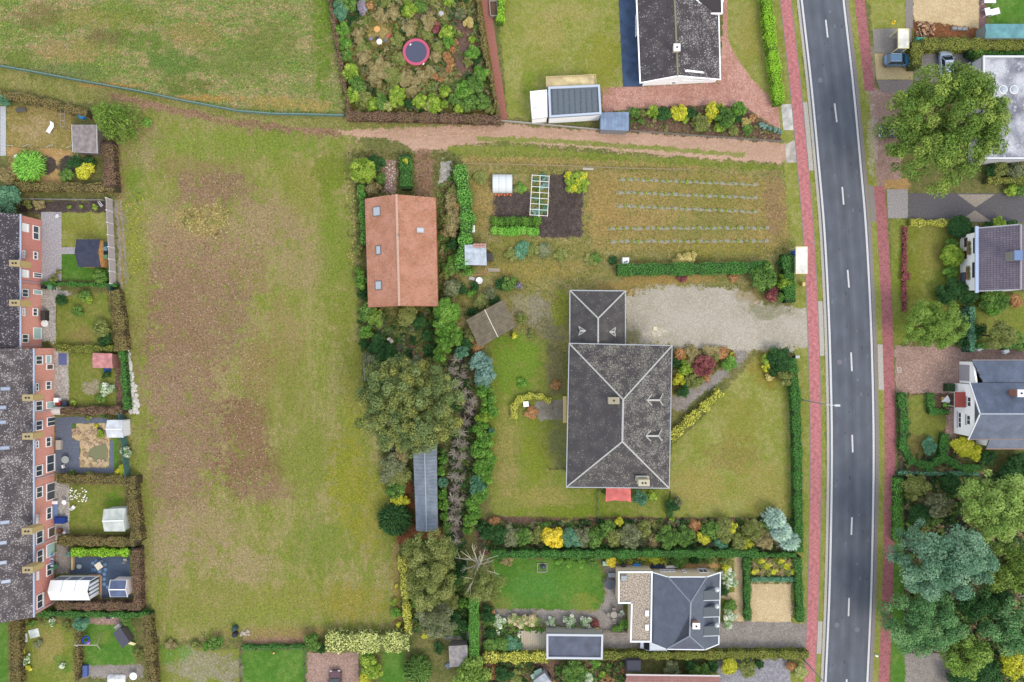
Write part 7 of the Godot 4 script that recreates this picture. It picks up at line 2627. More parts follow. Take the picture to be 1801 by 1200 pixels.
	fence("wire_fence","low dark wire barrier beside the house wall",V([966,825,994,824]),1.2,0.7,M(72,66,56),M(80,70,58),{"wire": true})
	var wb := thing("manhole_block","pale square cover block in the gravel yard","cover",g(1152,578))
	var wm := MB.new()
	wm.cbox(g(1152,578) + Vector3.UP * 0.06,Vector3(0.55,0.12,0.6),0.02)
	part(wb,"block",wm,M(226,212,180,{"k": 1.4}))

func trampoline_garden() -> void:
	var p := g(733,95)
	var t := thing("trampoline","round garden trampoline with pink rim pad and dark blue mat","trampoline",p)
	var h := 0.75
	var m1 := MB.new()
	m1.lathe(Vector3.ZERO,[Vector2(1.55,h + 0.02),Vector2(1.62,h + 0.08),Vector2(1.9,h + 0.08),Vector2(1.97,h + 0.02),Vector2(1.9,h - 0.04),Vector2(1.6,h - 0.04),Vector2(1.55,h + 0.02)],40)
	lpart(t,"rim_pad",m1,M(206,92,124,{"rough": 0.6}))
	var m2 := MB.new()
	m2.lathe(Vector3.ZERO,[Vector2(1.58,h + 0.0),Vector2(0.8,h - 0.02),Vector2(0,h - 0.04)],40)
	lpart(t,"mat",m2,M(84,88,112,{"rough": 0.7}))
	for k in 6:
		var a := TAU * k / 6.0 + 0.3
		var l := MB.new()
		l.tube([Vector3(cos(a) * 1.8,0,sin(a) * 1.8),Vector3(cos(a) * 1.8,h,sin(a) * 1.8)],[0.03,0.03],6)
		lpart(t,"leg",l,M(160,160,166,{"metal": 0.5}))
	for q in [[722,79],[745,113]]:
		var pm := MB.new()
		pm.cbox(g(q[0],q[1],h) + Vector3(0,0.12,0),Vector3(0.3,0.06,0.16),0.02,Basis(Vector3.UP,0.9))
		part(t,"pad_strap",pm,M(240,236,236,{"k": 1.3}))
	table_round("white round table on the sandy clearing",667,73,0.42,M(236,232,228,{"k": 1.3}))
	table_round("orange oval table on the sandy clearing",663,51,0.45,M(232,178,108))
	chair("pink garden chair on the sandy clearing",683,63,M(226,110,112),1.2)
	chair("grey garden chair left of the white round table",652,68,M(150,146,160),-0.4)
	chair("grey blue garden chair right of the white round table",677,71,M(124,132,144),0.2)
	chair("dark garden chair above the white round table",663,66,M(84,84,94),0.0)
	var fb := thing("planter_box","concrete framed compost box at the head of the brick path","compost box",g(868,20))
	for q in [[g(861,4),g(874,4)],[g(874,4),g(876,30)],[g(876,30),g(863,30)],[g(863,30),g(861,4)]]: bar(fb,"kerb",[q[0] + Vector3.UP * 0.25,q[1] + Vector3.UP * 0.25],0.14,0.5,M(160,152,142))
	var fs := MB.new()
	fs.solid([g(862,5) + Vector3.UP * 0.2,g(873.5,5) + Vector3.UP * 0.2,g(875,29) + Vector3.UP * 0.2,g(864,29) + Vector3.UP * 0.2],Vector3.DOWN * 0.15)
	part(fb,"compost",fs,M(110,84,66))
	var rk := thing("garden_rock","pale boulder in the trampoline garden","rock",g(776,25))
	var rm := MB.new()
	rm.lathe(Vector3.ZERO,[Vector2(0.42,0),Vector2(0.46,0.18),Vector2(0.3,0.36),Vector2(0,0.42)],9)
	lpart(rk,"rock",rm,M(200,196,200))
	# concrete plinth fence on the track
	fence("concrete_fence","low grey concrete kerb wall between the garage and the track",V([881,213,960,220,1056,229]),2.0,0.35,M(186,180,172,{"tex": "grain","size": 1.4}),M(176,170,162),{"pt": 0.16,"pw": 0.18})
	fence("wire_fence","grey wire fence between the shrub bed and the track",V([1107,231,1200,238,1300,245,1376,250]),2.4,0.7,M(150,148,142),M(140,138,132),{"wire": true})

func lamp_post(label: String,bx: float,by: float,dirp: Vector3,arm: float) -> void:
	var p := g(bx,by)
	var t := thing("street_lamp",label,"street lamp",p,"street lamps along the road")
	var gm := M(176,178,182,{"metal": 0.3,"rough": 0.5})
	var m1 := MB.new()
	m1.tube([Vector3.ZERO,Vector3(0,1.2,0),Vector3(0,1.25,0),Vector3(0,8.0,0)],[0.13,0.12,0.09,0.06],10)
	lpart(t,"pole",m1,gm)
	var m2 := MB.new()
	m2.tube([Vector3(0,7.9,0),dirp * arm * 0.4 + Vector3(0,8.2,0),dirp * arm + Vector3(0,8.25,0)],[0.055,0.05,0.045],8)
	lpart(t,"arm",m2,M(214,216,220,{"rough": 0.5,"k": 1.4}))
	var m3 := MB.new()
	m3.cbox(dirp * (arm + 0.3) + Vector3(0,8.26,0),Vector3(0.75,0.14,0.3),0.05)
	var hd := lpart(t,"lamp_head",m3,M(206,208,212,{"rough": 0.5,"k": 1.4}))
	var m4 := MB.new()
	m4.box(dirp * (arm + 0.32) + Vector3(0,8.17,0),Vector3(0.5,0.05,0.22))
	lpart(hd,"lens",m4,M(220,220,214,{"rough": 0.2}))

func bus_shelter(label: String,px: float,py: float,w: float,d: float,open_left: bool,cream: Material) -> void:
	var h := 2.4
	var p := g(px,py,h)
	p.y = 0
	var t := thing("bus_shelter",label,"bus shelter",p)
	var m := MB.new()
	m.cbox(Vector3(0,h,0),Vector3(w,0.14,d),0.03)
	lpart(t,"roof",m,M(236,234,226,{"k": 1.45,"tex": "mottle","size": 3.0}))
	for q in [[-1,-1],[1,-1],[1,1],[-1,1]]:
		var l := MB.new()
		l.box(Vector3(q[0] * (w * 0.5 - 0.06),h * 0.5 - 0.04,q[1] * (d * 0.5 - 0.06)),Vector3(0.09,h - 0.08,0.09))
		lpart(t,"post",l,cream)
	for s in [-1,1]:
		var rim := MB.new()
		rim.box(Vector3(0,h + 0.02,s * (d * 0.5 + 0.03)),Vector3(w + 0.12,0.16,0.06))
		rim.box(Vector3(s * (w * 0.5 + 0.03),h + 0.018,0),Vector3(0.06,0.16,d))
		lpart(t,"roof_trim",rim,cream)
	var bx := (w * 0.5 - 0.06) * (1.0 if open_left else -1.0)
	var gm := M(176,190,200,{"alpha": 0.35,"rough": 0.05,"spec": 0.6})
	for k in 3:
		var gl := MB.new()
		gl.box(Vector3(bx,h * 0.5 - 0.1,-d * 0.5 + d * (k + 0.5) / 3.0),Vector3(0.02,h - 0.5,d / 3.0 - 0.1))
		lpart(t,"glass_pane",gl,gm)
	for s in [-1,1]:
		var gl2 := MB.new()
		gl2.box(Vector3(0,h * 0.5 - 0.1,s * (d * 0.5 - 0.06)),Vector3(w - 0.3,h - 0.5,0.02))
		lpart(t,"glass_pane",gl2,gm)
	var bn := MB.new()
	bn.box(Vector3(bx * 0.6,0.45,0),Vector3(0.35,0.05,d * 0.7))
	bn.box(Vector3(bx * 0.6,0.22,-d * 0.25),Vector3(0.06,0.42,0.06))
	bn.box(Vector3(bx * 0.6,0.22,d * 0.25),Vector3(0.06,0.42,0.06))
	lpart(t,"bench",bn,M(40,70,150))
	if not open_left:
		var po := MB.new()
		po.box(Vector3(bx - 0.02,1.3,-d * 0.28),Vector3(0.05,1.5,0.9))
		lpart(t,"poster",po,M(44,78,150,{"k": 1.1}))

func bottom_edge() -> void:
	lamp_post("grey street lamp arching over the road beside the wide lawn",1409,703,Vector3(1,0,0.06),1.1)
	lamp_post("grey street lamp at the corner of the blue gravel forecourt",1412,1159,Vector3(1,0,0),1.1)
	bus_shelter("cream framed bus shelter beside the dark hedge block",1410,458,1.6,3.8,false,M(236,216,150,{"k": 1.3}))
	bus_shelter("pale yellow bus shelter on the grey pad",1589,68,1.45,2.7,true,M(236,224,160,{"k": 1.3}))
	# cars
	car("dark teal blue estate car on the tan brick pad",g(1579,105,0.7),PI * 0.5 * -1.0,M(60,112,150,{"rough": 0.2,"spec": 0.7,"k": 1.4}),4.0,1.75,1.52)
	car("silver blue car half under the large tree",g(1665,112,0.7),0.06,M(176,192,216,{"rough": 0.25,"spec": 0.6,"k": 1.5}),4.3,1.78,1.48)
	car("dark blue car beside the flat white roof",g(1723,128,0.7),0.5,M(70,92,120,{"rough": 0.25,"spec": 0.6}),4.0,1.72,1.48)
	car("dark car parked under the branches of the large tree",g(1572,231,0.7),PI * 0.5,M(52,66,78,{"rough": 0.25,"spec": 0.6}),4.2,1.75,1.48)
	car("wine red car on the brown drive",g(590,1204,0.7),0.05,M(96,58,66,{"rough": 0.25,"spec": 0.6}),4.0,1.72,1.5)
	car("pale grey van beside the flat gravel roof",g(1152,1133,0.9),PI * 0.5,M(196,204,220,{"rough": 0.3,"spec": 0.5,"k": 1.45}),4.2,1.75,1.8,true)
	# roadside bits
	var hy := thing("marker_post","yellow hydrant cover marker on the grass plot","marker",g(1571,40))
	var hm := MB.new()
	hm.lathe(Vector3.ZERO,[Vector2(0.28,0),Vector2(0.28,0.06),Vector2(0.16,0.12),Vector2(0.14,0.5),Vector2(0,0.56)],12)
	lpart(hy,"cap",hm,M(242,206,60))
	crate("letter_box","grey letter box on a post beside the dark hedge","letter box",1403,628,0.55,0.35,1.1,M(70,74,84),{"lid": M(196,200,206)})
	crate("waste_bin","small yellow bin beside the bus shelter","bin",1414,500,0.35,0.45,0.8,M(236,204,120),{"lid": M(240,214,140)})
	var ms := thing("marker_stone","small white marker stone on the wooded verge","stone",g(1541,1153))
	var mm := MB.new()
	mm.cbox(Vector3(0,0.15,0),Vector3(0.4,0.3,0.25),0.04,Basis(Vector3.UP,-0.4))
	lpart(ms,"stone",mm,M(240,240,240,{"k": 1.3}))
	# log stack
	var rr := RandomNumberGenerator.new()
	rr.seed = 21
	var lg := thing("log_pile","heap of split firewood beside the sandy yard","log pile",g(1628,52))
	for k in 90:
		var p := g(rr.randf_range(1610,1640),rr.randf_range(41,66))
		var a := rr.randf() * PI
		var d := Vector3(cos(a),rr.randf_range(-0.2,0.2),sin(a)) * 0.26
		var lm := MB.new()
		var y := rr.randf_range(0.08,0.55)
		lm.tube([p - d + Vector3.UP * y,p + d + Vector3.UP * y],[0.09,0.085],5)
		part(lg,"log",lm,[M(206,160,124),M(150,110,84),M(224,188,156),M(120,90,74)][k % 4])
	crate("plastic_sheet","small turquoise sheet covered box beside the firewood","box",1621,68,1.3,0.5,0.5,M(90,184,160))
	for k in 3: crate("concrete_block","grey concrete block in the bark strip","block",1680 + k * 9,49 + k * 0.6,0.7,0.45,0.4,M(150,152,156),{"group": "concrete blocks in the bark strip"})
	table_rect("white folding table on the small bright lawn",1751,20,1.3,0.9,M(240,242,246,{"k": 1.25}),0.25)
	table_rect("white side table on the small bright lawn",1738,20,0.8,1.1,M(230,232,236,{"k": 1.25}),0.2)
	table_rect("white bench table at the head of the small bright lawn",1742,2,1.7,0.5,M(226,228,232,{"k": 1.25}),0.0)
	# white planter,parasols
	var wp := thing("planter","white folded sheet over the planter inside the small hedge","planter",g(1661,703))
	var wm := MB.new()
	wm.solid([Vector3(-0.6,0.35,0.3),Vector3(0.1,0.65,-0.7),Vector3(0.65,0.4,0.1),Vector3(0.5,0.35,0.5)],Vector3.DOWN * 0.06)
	lpart(wp,"sheet",wm,M(238,238,242,{"k": 1.3}))
	var wc := MB.new()
	wc.cbox(Vector3(0,0.16,0),Vector3(1.0,0.32,0.8),0.05)
	lpart(wp,"box",wc,M(206,176,110))
	for q in [[1725,613,"large"],[1771,618,"small"]]:
		crate("white_box","%s white covered crate beside the cobbled drive" % q[2],"crate",q[0],q[1],0.8,0.6,0.6,M(230,236,242,{"k": 1.3}),{"turn": 0.4})
	var grt := thing("drain_grate","white painted rectangle frame on the cobbled drive","marking",g(1582,651))
	for q in [[g(1579,647),g(1585,647)],[g(1579,651),g(1585,651)],[g(1579,655),g(1585,655)],[g(1579,647),g(1579,655)],[g(1585,647),g(1585,655)]]: bar(grt,"strip",[q[0] + Vector3.UP * 0.02,q[1] + Vector3.UP * 0.02],0.06,0.03,M(226,224,220))
	fence("wire_fence","dark wire fence along the cycle path of the gabled house",V([1577,708,1579,770,1580,828]),2.2,0.9,M(110,96,92),M(90,78,74),{"wire": true})
	# south house clutter
	wheelie_bin("black covered barbecue drum behind the slate house",1097,996,M(52,54,60),M(58,60,66),0.0,"")
	crate("blue_box","bright blue sandbox lid behind the slate house","box",1120,996,1.0,0.65,0.5,M(44,132,208,{"rough": 0.4}),{"lid": M(50,142,218,{"rough": 0.4})})
	crate("blue_box","long dark blue covered kayak trolley behind the slate house","cover",1157,997,1.7,0.45,0.5,M(44,60,92))
	table_rect("long white folded table behind the slate house",1185,997,2.3,0.35,M(226,222,216),0.05)
	crate("storage_bench","pale green crate behind the slate house","crate",1064,992,0.6,0.7,0.5,M(186,216,190))
	table_round("dark grey round covered table beside the flat extension",1073,1028,0.78,M(96,102,112))
	crate("storage_bench","grey cushion chest beside the flat extension","chest",1077,1012,1.1,0.6,0.6,M(136,142,150),{"lid": M(146,152,160)})
	table_round("round slatted table on the grey patio of the slate house",1080,1082,0.5,M(176,168,158))
	for k in 4:
		var a := TAU * k / 4.0
		chair("slatted garden chair round the slatted table",1080 + cos(a) * 10.0,1082 + sin(a) * 10.0,M(170,162,152),-a + PI * 0.5,"chairs round the slatted table")
	chair("pale green garden chair beside the flat extension",1094,1077,M(206,224,196),0.5)
	var pump := thing("water_feature","square stone frame with dark ball fountain on the lush lawn","fountain",g(955,997))
	for q in [[g(945,991),g(962,991)],[g(962,991),g(962,1006)],[g(962,1006),g(945,1006)],[g(945,1006),g(945,991)]]: bar(pump,"kerb",[q[0] + Vector3.UP * 0.06,q[1] + Vector3.UP * 0.06],0.1,0.12,M(176,172,160))
	var pm := MB.new()
	pm.lathe(g(955,996) + Vector3.UP * 0.01,[Vector2(0.2,0),Vector2(0.36,0.2),Vector2(0.34,0.45),Vector2(0.16,0.6),Vector2(0,0.63)],14)
	part(pump,"stone_ball",pm,M(74,82,104,{"rough": 0.4}))
	for e in [[1000,1109,22],[1030,1110,22],[965,1107,8]]:
		crate("planter_box","low white planter edge in front of the dark garage roof","planter",e[0],e[1],e[2] / 12.0,0.25,0.35,M(226,222,214,{"k": 1.4}),{"group": "white planter edges"})
	fence("wooden_fence","pale rail fence below the slatted table",V([1060,1110,1104,1110]),1.2,0.7,M(196,184,170),M(186,174,160),{"rails": 2})
	for q in [[938,1190],[944,1184],[950,1181]]: wheelie_bin("pale green lidded bin behind the small hut",q[0],q[1],M(70,76,84),M(176,206,186),0.4,"lidded bins behind the small hut")
	shed("garden_hut","small hut with grey folded roof at the bin corner","shed",[[938,1198],[958,1184],[974,1204],[954,1218]],2.2,2.5,"x",M(160,160,168),M(182,186,196,{"tex": "mottle","size": 2.0}),{})
	crate("waste_bin","black bin beside the small hut","bin",965,1192,0.5,0.6,1.0,M(40,42,46),{"lid": M(44,46,52),"turn": 0.5})
	shed("plank_shed","grey plank roofed shed beside the tall bright hedge","shed",[[789,1137],[822,1135],[823,1172],[791,1174]],2.1,2.2,"x",M(130,124,120),M(158,152,152,{"tex": "streak","size": 1.4}),{})
	crate("blue_box","grey blue folded sheet beside the plank shed","box",788,1172,0.7,0.7,0.3,M(136,146,166),{"turn": 0.6})
	# red roof at the lower edge
	var red := roof_mat("roof_red",tex_c(178,128,122),{"spots": 300,"film": tex_c(190,142,132),"famt": 0.8,"seed": 91})
	var rt := thing("tiled_house","house with pale red tiled roof south of the olive hedge","house",g(1180,1215))
	slope(rt,[g(1101,1188,2.8),g(1266,1190,2.8),g(1268,1260,5.2),g(1100,1260,5.2)],0.26,0.33,red,M(120,84,78))
	walls(rt,[g(1107,1188),g(1255,1189),g(1255,1225),g(1107,1225)],2.6,M(210,196,180))
	bar(rt,"gutter",[g(1101,1187,2.8),g(1266,1189,2.8)],0.16,0.12,M(220,216,216,{"k": 1.4}))
	crate("flat_awning","dark flat awning above the red tiled roof","awning",1115,1172,2.0,1.6,2.3,M(70,70,84))
	# meadow foot
	for q in [[415,1103,"dark teal"],[415,1114,"black"]]:
		var c := thing("compost_bin","%s round compost bin at the meadow foot" % q[2],"compost bin",g(q[0],q[1]))
		var cm := MB.new()
		cm.lathe(Vector3.ZERO,[Vector2(0.4,0),Vector2(0.42,0.5),Vector2(0.34,0.8),Vector2(0.3,0.86),Vector2(0,0.92)],12)
		lpart(c,"body",cm,M(58,84,84) if q[2] == "dark teal" else M(56,58,66))
	rr.seed = 31
	var rp := thing("stone_heap","heap of pale rubble beside the compost bins","stones",g(430,1113))
	for k in 26:
		var sm := MB.new()
		var s := rr.randf_range(0.15,0.35)
		sm.cbox(g(rr.randf_range(423,438),rr.randf_range(1108,1118)) + Vector3.UP * s * 0.3,Vector3(s,s * 0.6,s * 1.2),s * 0.15,Basis(Vector3.UP,rr.randf() * 3.0))
		part(rp,"stone",sm,M(206 - k % 3 * 14,194 - k % 3 * 14,180 - k % 3 * 14))
	fence("wire_fence","wire fence on the track side of the fenced lush lawn",V([425,1224,425,1140,536,1138,538,1224]),2.2,0.9,M(104,110,96),M(96,92,80),{"wire": true})
	var tb := thing("play_ball","small orange ball on the fenced lush lawn","ball",g(482,1148))
	var bm := MB.new()
	bm.lathe(Vector3.ZERO,[Vector2(0,0),Vector2(0.12,0.05),Vector2(0.18,0.17),Vector2(0.12,0.29),Vector2(0,0.34)],10)
	lpart(tb,"ball",bm,M(240,190,120))
	rr.seed = 41
	var pk := thing("pebble_bed","white pebbles scattered over the narrow bed beside the barn","pebbles",g(686,305))
	for k in 46:
		var sm := MB.new()
		var s := rr.randf_range(0.07,0.16)
		sm.cbox(g(rr.randf_range(677,696),rr.randf_range(284,334)) + Vector3.UP * s * 0.3,Vector3(s,s * 0.6,s * 1.2),s * 0.2,Basis(Vector3.UP,rr.randf() * 3.0))
		part(pk,"pebble",sm,M(240,234,224,{"k": 1.4}))
	fence("wire_fence","pale metal barrier among the bushes behind the barn",V([641,636,643,668]),1.2,0.9,M(176,176,180),M(186,186,190),{"wire": true})

# ---------------------------------------------------------------- planting
func plants() -> void:
	# --- trees
	tree("broad grey green tree with yellowing leaves, crown over the long shed",720,714,98,10.5,"ash",{"ratio": 0.93,"lobe": 0.75,"fill": 3.4,"leaf": 0.3})
	tree("dark olive tree between the long shed and the yellow hedge",757,998,52,8.5,"olive",{"ratio": 1.35,"lobe": 0.7,"fill": 3.2,"leaf": 0.28})
	tree("thin grey green tree above the small plank shed",768,1085,36,6.5,"greyolive",{"ratio": 1.2,"lobe": 0.6,"fill": 2.0,"leaf": 0.24})
	tree("half bare tree with green foliage beside the lush lawn",850,1022,40,7.0,"olive",{"ratio": 0.9,"lobe": 0.65,"fill": 2.2,"leaf": 0.26})
	dead("bare_tree","leafless grey branches of the half bare tree",843,980,3.4,6.5,16,"",[176,170,148],0.5,0.09)
	tree("very large leafy green tree overhanging the flat white roof",1655,226,112,13.0,"oak",{"ratio": 1.0,"lobe": 1.0,"fill": 3.0,"leaf": 0.34})
	tree("spreading olive green tree on the lawn corner by the cobbled drive",1640,572,60,6.0,"cypress",{"ratio": 0.72,"lobe": 0.65,"fill": 3.0,"leaf": 0.26})
	tree("round olive tree behind the teal hedge",1752,590,27,5.5,"olive",{"ratio": 1.1,"lobe": 0.55,"fill": 3.0,"leaf": 0.24})
	tree("pale yellow green maple at the wood edge",1745,885,68,10.0,"maple",{"ratio": 1.0,"lobe": 0.85,"fill": 2.8})
	tree("tall blue green pine with layered crown beside the road",1650,980,95,13.0,"pine",{"ratio": 0.76,"lobe": 1.0,"fill": 2.8,"leaf": 0.3})
	tree("green pine below the blue green pine",1616,1088,78,8.5,"pinegreen",{"ratio": 0.82,"lobe": 0.95,"fill": 2.6,"leaf": 0.3})
	tree("light green broadleaf tree in the lower wood",1690,1150,46,8.0,"cypress",{"ratio": 0.8,"lobe": 0.8,"fill": 2.6})
	tree("dusky green tree at the wood edge behind the pine",1780,995,48,9.0,"oak",{"ratio": 1.0,"lobe": 0.85,"fill": 2.4})
	tree("thin dull green tree in the lower wood",1775,1100,55,9.0,"pinegreen",{"ratio": 1.0,"lobe": 0.75,"fill": 1.9})
	tree("dark tree under the maple at the wood edge",1710,1060,34,7.0,"dark",{"ratio": 1.2,"lobe": 0.75,"fill": 2.2})
	dead("bare_tree","tangle of bare grey branches inside the wood",1772,1042,3.0,7.5,14,"",[172,160,142],0.4,0.07)
	S(1612,856,22,2.6,"olive","in the hedge corner at the wood edge")
	S(1648,888,22,3.0,"greyolive","at the wood edge below the winding hedge")
	S(1615,905,20,2.2,"dark","at the wood edge below the winding hedge")
	S(1670,850,18,2.0,"dark","at the wood edge below the winding hedge")
	S(1785,1165,30,3.0,"gold","in the lower wood")
	S(1735,1180,26,2.4,"dark","in the lower wood")
	S(1690,1195,26,2.2,"dark","in the lower wood")
	S(1760,1050,24,2.4,"dark","inside the wood")
	S(1780,830,24,2.6,"dark","behind the maple")
	conifer("feathery green conifer leaning over the grey shed roof",224,224,2.9,7.6,"cypress",{"pow": 0.55,"top": 0.15})
	S(258,216,8,0.7,"fresh","on its own at the meadow corner","ball")
	S(8,178,9,1.6,"teal","at the end of the pale tiled strip")
	S(8,352,28,3.2,"teal","above the first terrace roof")
	S(14,312,16,1.6,"brown","beside the feathery shrub")
	tree("round clipped lime green ball tree beside the barn",638,301,24,3.6,"lime",{"lobe": 0.4,"fill": 5.0,"leaf": 0.22})
	# --- hedges
	hedge("brown green hedge along the top of the dry lawn",V([-20,163,45,172,120,191,150,198]),14,1.6,"beech")
	hedge("purple brown hedge beside the leaning conifer",V([188,254,193,326]),20,1.7,"purple")
	hedge("straight brown hedge below the two round beds",V([26,328,200,330]),14,1.6,"beech")
	hedge("thin dark hedge below the black roofed shed",V([72,499,204,501]),6,1.1,"yew")
	hedge("rusty brown hedge behind the shaggy lawn",V([199,516,207,560,212,612]),20,1.6,"beech")
	hedge("narrow dark hedge beside the white rubble strip",V([213,612,222,720]),9,1.5,"yew")
	hedge("low olive hedge between the shaggy and the patchy lawn",V([100,613,198,614]),11,1.2,"olivehedge")
	hedge("brown hedge above the pond rockery",V([108,724,214,722]),13,1.4,"purple")
	hedge("dark brown hedge below the pond rockery",V([104,843,238,846]),16,1.6,"beech")
	hedge("brown hedge behind the pale green shed",V([228,850,240,950]),18,1.7,"beech")
	hedge("olive brown hedge above the lime hedge",V([104,951,236,954]),16,1.7,"beech")
	hedge("lime green clipped hedge above the dark blue terrace",V([126,972,226,972]),13,1.4,"limehedge")
	hedge("purple hedge behind the navy roofed shed",V([238,968,241,1072]),14,1.6,"purple")
	hedge("purple hedge below the conservatory",V([100,1066,236,1067]),14,1.5,"purple")
	hedge("dark hedge at the end of the terrace gardens",V([66,1080,262,1083]),10,1.4,"yew")
	hedge("brown hedge between the green strip and the flower bed",V([25,1092,26,1224]),18,1.5,"beech")
	hedge("thin brown hedge beside the swing frame",V([136,1108,134,1196]),8,1.3,"beech")
	hedge("tall brown hedge at the meadow corner",V([256,1086,262,1140,268,1224]),15,1.6,"beech")
	hedge("thin dark hedge between the field and the trampoline garden",V([577,-20,590,60,603,140,614,196]),6,1.4,"purple")
	hedge("purple brown hedge between the trampoline garden and the track",V([612,203,745,206,878,210]),15,1.4,"purple")
	hedge("thin brown hedge beside the brick path",V([838,-20,850,80,866,150,877,203]),6,1.3,"beech")
	hedge("lime green hedge between the curved lawn and the cycle path",V([1349,-22,1356,60,1365,120,1372,178]),17,1.7,"limehedge")
	hedge("short lime hedge at the head of the brick path",V([883,-20,880,38]),12,1.2,"limehedge")
	hedge("narrow clipped hedge along the barn wall",V([634,326,641,430]),11,1.4,"laurel")
	hedge("tall glossy laurel hedge between the barn and the vegetable plot",V([808,296,816,340,822,384,818,424,812,468]),22,2.2,"laurel","",0.12,0.24)
	hedge("short dark hedge at the head of the barn",V([713,276,714,328]),20,1.4,"yew")
	hedge("long dark hedge above the gravel yard",V([1091,474,1200,473,1350,470]),20,1.7,"yew","",0.1)
	hedge("dark hedge block beside the bus stop",V([1386,450,1391,528]),19,1.7,"yew","",0.12)
	hedge("long dark hedge between the wide lawn and the cycle path",V([1394,634,1401,700,1404,800,1406,968]),15,1.5,"yew")
	hedge("yellow green slanting hedge beside the gravel path",V([1181,770,1212,740,1240,716,1266,690]),15,0.9,"goldhedge","",0.12,0.2)
	hedge("lime curved hedge round the white table",V([904,734,904,716,914,703,932,697,952,698,966,706]),11,0.8,"goldhedge","",0.08)
	hedge("dark hedge between the shrub border and the lush lawn",V([866,976,1100,975,1330,974]),13,2.0,"yew")
	hedge("clipped hedge between the sand path and the sandy bay",V([1314,982,1316,1090]),11,1.2,"yew")
	hedge("clipped hedge between the sandy bay and the cycle path",V([1404,982,1409,1092]),13,1.2,"yew")
	hedge("clipped hedge at the back of the flower square",V([1326,977,1400,977]),8,1.2,"yew")
	hedge("low pale box hedge below the flower square",V([1322,1020,1398,1020]),8,0.6,"teal","",0.05,0.13)
	hedge("olive hedge along the south drive",V([1062,1154,1250,1153,1420,1152]),13,1.5,"olivehedge")
	hedge("tall bright clipped hedge beside the lush lawn",V([833,1050,833,1170]),17,2.0,"laurel","",0.05)
	hedge("yellow green hedge along the meadow end",V([706,982,711,1030,718,1114]),12,1.4,"goldhedge","",0.1,0.2)
	hedge("wide cream variegated hedge above the brown drive",V([580,1130,645,1132,712,1130]),32,1.8,"variegated","",0.16,0.24)
	hedge("golden hedge above the bin corner",V([852,1157,964,1157]),17,1.3,"goldhedge","",0.14,0.22)
	hedge("long olive green hedge above the silver car",V([1624,77,1850,78]),20,1.8,"olivehedge")
	hedge("short olive green hedge beside the blue car",V([1613,76,1613,114]),18,1.8,"olivehedge")
	hedge("low yellow hedge at the edge of the dark drive",V([1602,391,1672,392]),11,0.7,"goldhedge")
	hedge("low dark red barberry hedge on the front lawn",V([1593,400,1592,470,1592,545]),8,0.5,"red","",0.1)
	hedge("tall teal hedge beside the spreading olive tree",V([1710,540,1710,618]),9,2.2,"teal")
	hedge("dark hedge above the cobbled drive",V([1718,609,1850,609]),8,1.4,"yew")
	hedge("winding dark hedge round the front garden",V([1587,694,1592,740,1590,785,1604,811,1636,822,1659,806,1664,766]),14,1.0,"yew","",0.1)
	hedge("small L shaped hedge round the white planter",V([1638,694,1638,724,1668,725]),11,0.8,"yew")
	hedge("dark hedge below the yellow green bush of the gabled house",V([1664,808,1698,826,1728,822]),13,1.0,"yew","",0.1)
	hedge("thin teal hedge at the wood edge",V([1580,833,1722,834]),5,1.0,"teal")
	hedge("green hedge along the wooded cycle path",V([1581,842,1579,950]),14,1.0,"laurel")
	hedge("olive hedge below the flat white roof",V([1738,317,1850,317]),11,1.2,"olivehedge")
	hedge("dark hedge above the flat white roof",V([1704,93,1850,92]),9,1.2,"yew")
	hedge("dark low hedge along the fenced lush lawn",V([424,1139,540,1138]),6,0.8,"yew")
	# --- shrubs
	var bx := "in the round beds of the sandy garden"
	S(47,290,26,1.8,"palm",bx,"spiky")
	border(bx,[[148,300,17,1.4,"gold"],[133,284,14,1.2,"dark"],[118,308,12,1.0,"green"],[157,286,12,1.1,"dark"]])
	border("in the grey bed beside the concrete wall",[[48,358,8,0.8,"olive"],[68,360,10,0.8,"brown"],[122,364,4,0.5,"lime"],[142,364,4,0.5,"lime"],[167,365,5,0.6,"lime"]])
	border("below the black roofed shed",[[178,486,13,1.5,"green"],[92,492,8,0.8,"olive"],[103,478,5,0.6,"olive"]])
	border("on the shaggy lawn",[[108,528,11,1.2,"dark"],[150,520,11,1.0,"green"],[156,526,7,0.9,"lime","ball"],[137,548,10,1.0,"green"],[178,578,15,1.5,"olive"],[182,596,12,1.3,"dark"]])
	border("on the patchy lawn",[[187,659,7,0.8,"dark"],[188,686,12,1.0,"white"],[178,700,9,0.8,"green"],[129,708,5,0.5,"lime"]])
	border("round the pond rockery",[[177,762,8,0.7,"lime"],[169,749,4,0.4,"gold"],[155,734,6,0.6,"olive"],[180,732,6,0.6,"green"],[221,796,10,1.2,"white"],[214,828,10,1.0,"gold"],[128,832,6,0.6,"green"],[160,834,7,0.6,"olive"]])
	border("in the paved corner of the end garden",[[99,997,5,0.7,"teal"],[122,974,5,1.0,"blue"]])
	border("in the flower bed of the corner garden",[[40,1147,6,0.5,"gold"],[48,1156,6,0.5,"white"],[45,1165,6,0.5,"white"],[49,1175,6,0.5,"gold"],[37,1184,5,0.4,"red"],[78,1093,9,0.7,"olive"],[55,1095,8,0.7,"green"],[118,1100,8,0.7,"olive"],[110,1172,6,0.5,"white"],[66,1132,8,0.5,"greyolive"],[92,1094,7,0.6,"white"]])
	S(143,1096,14,1.5,"teal","beside the swing frame")
	S(224,1090,10,1.0,"green","beside the grey playhouse")
	S(243,1150,9,1.0,"olive","beside the playground hedge")
	border("along the foot of the meadow",[[380,1131,13,1.4,"green"],[363,1136,8,0.8,"fresh"],[345,1136,8,0.7,"olive"],[550,1131,15,1.8,"green"],[563,1140,9,1.2,"dark"],[300,1134,10,0.7,"brown"]])
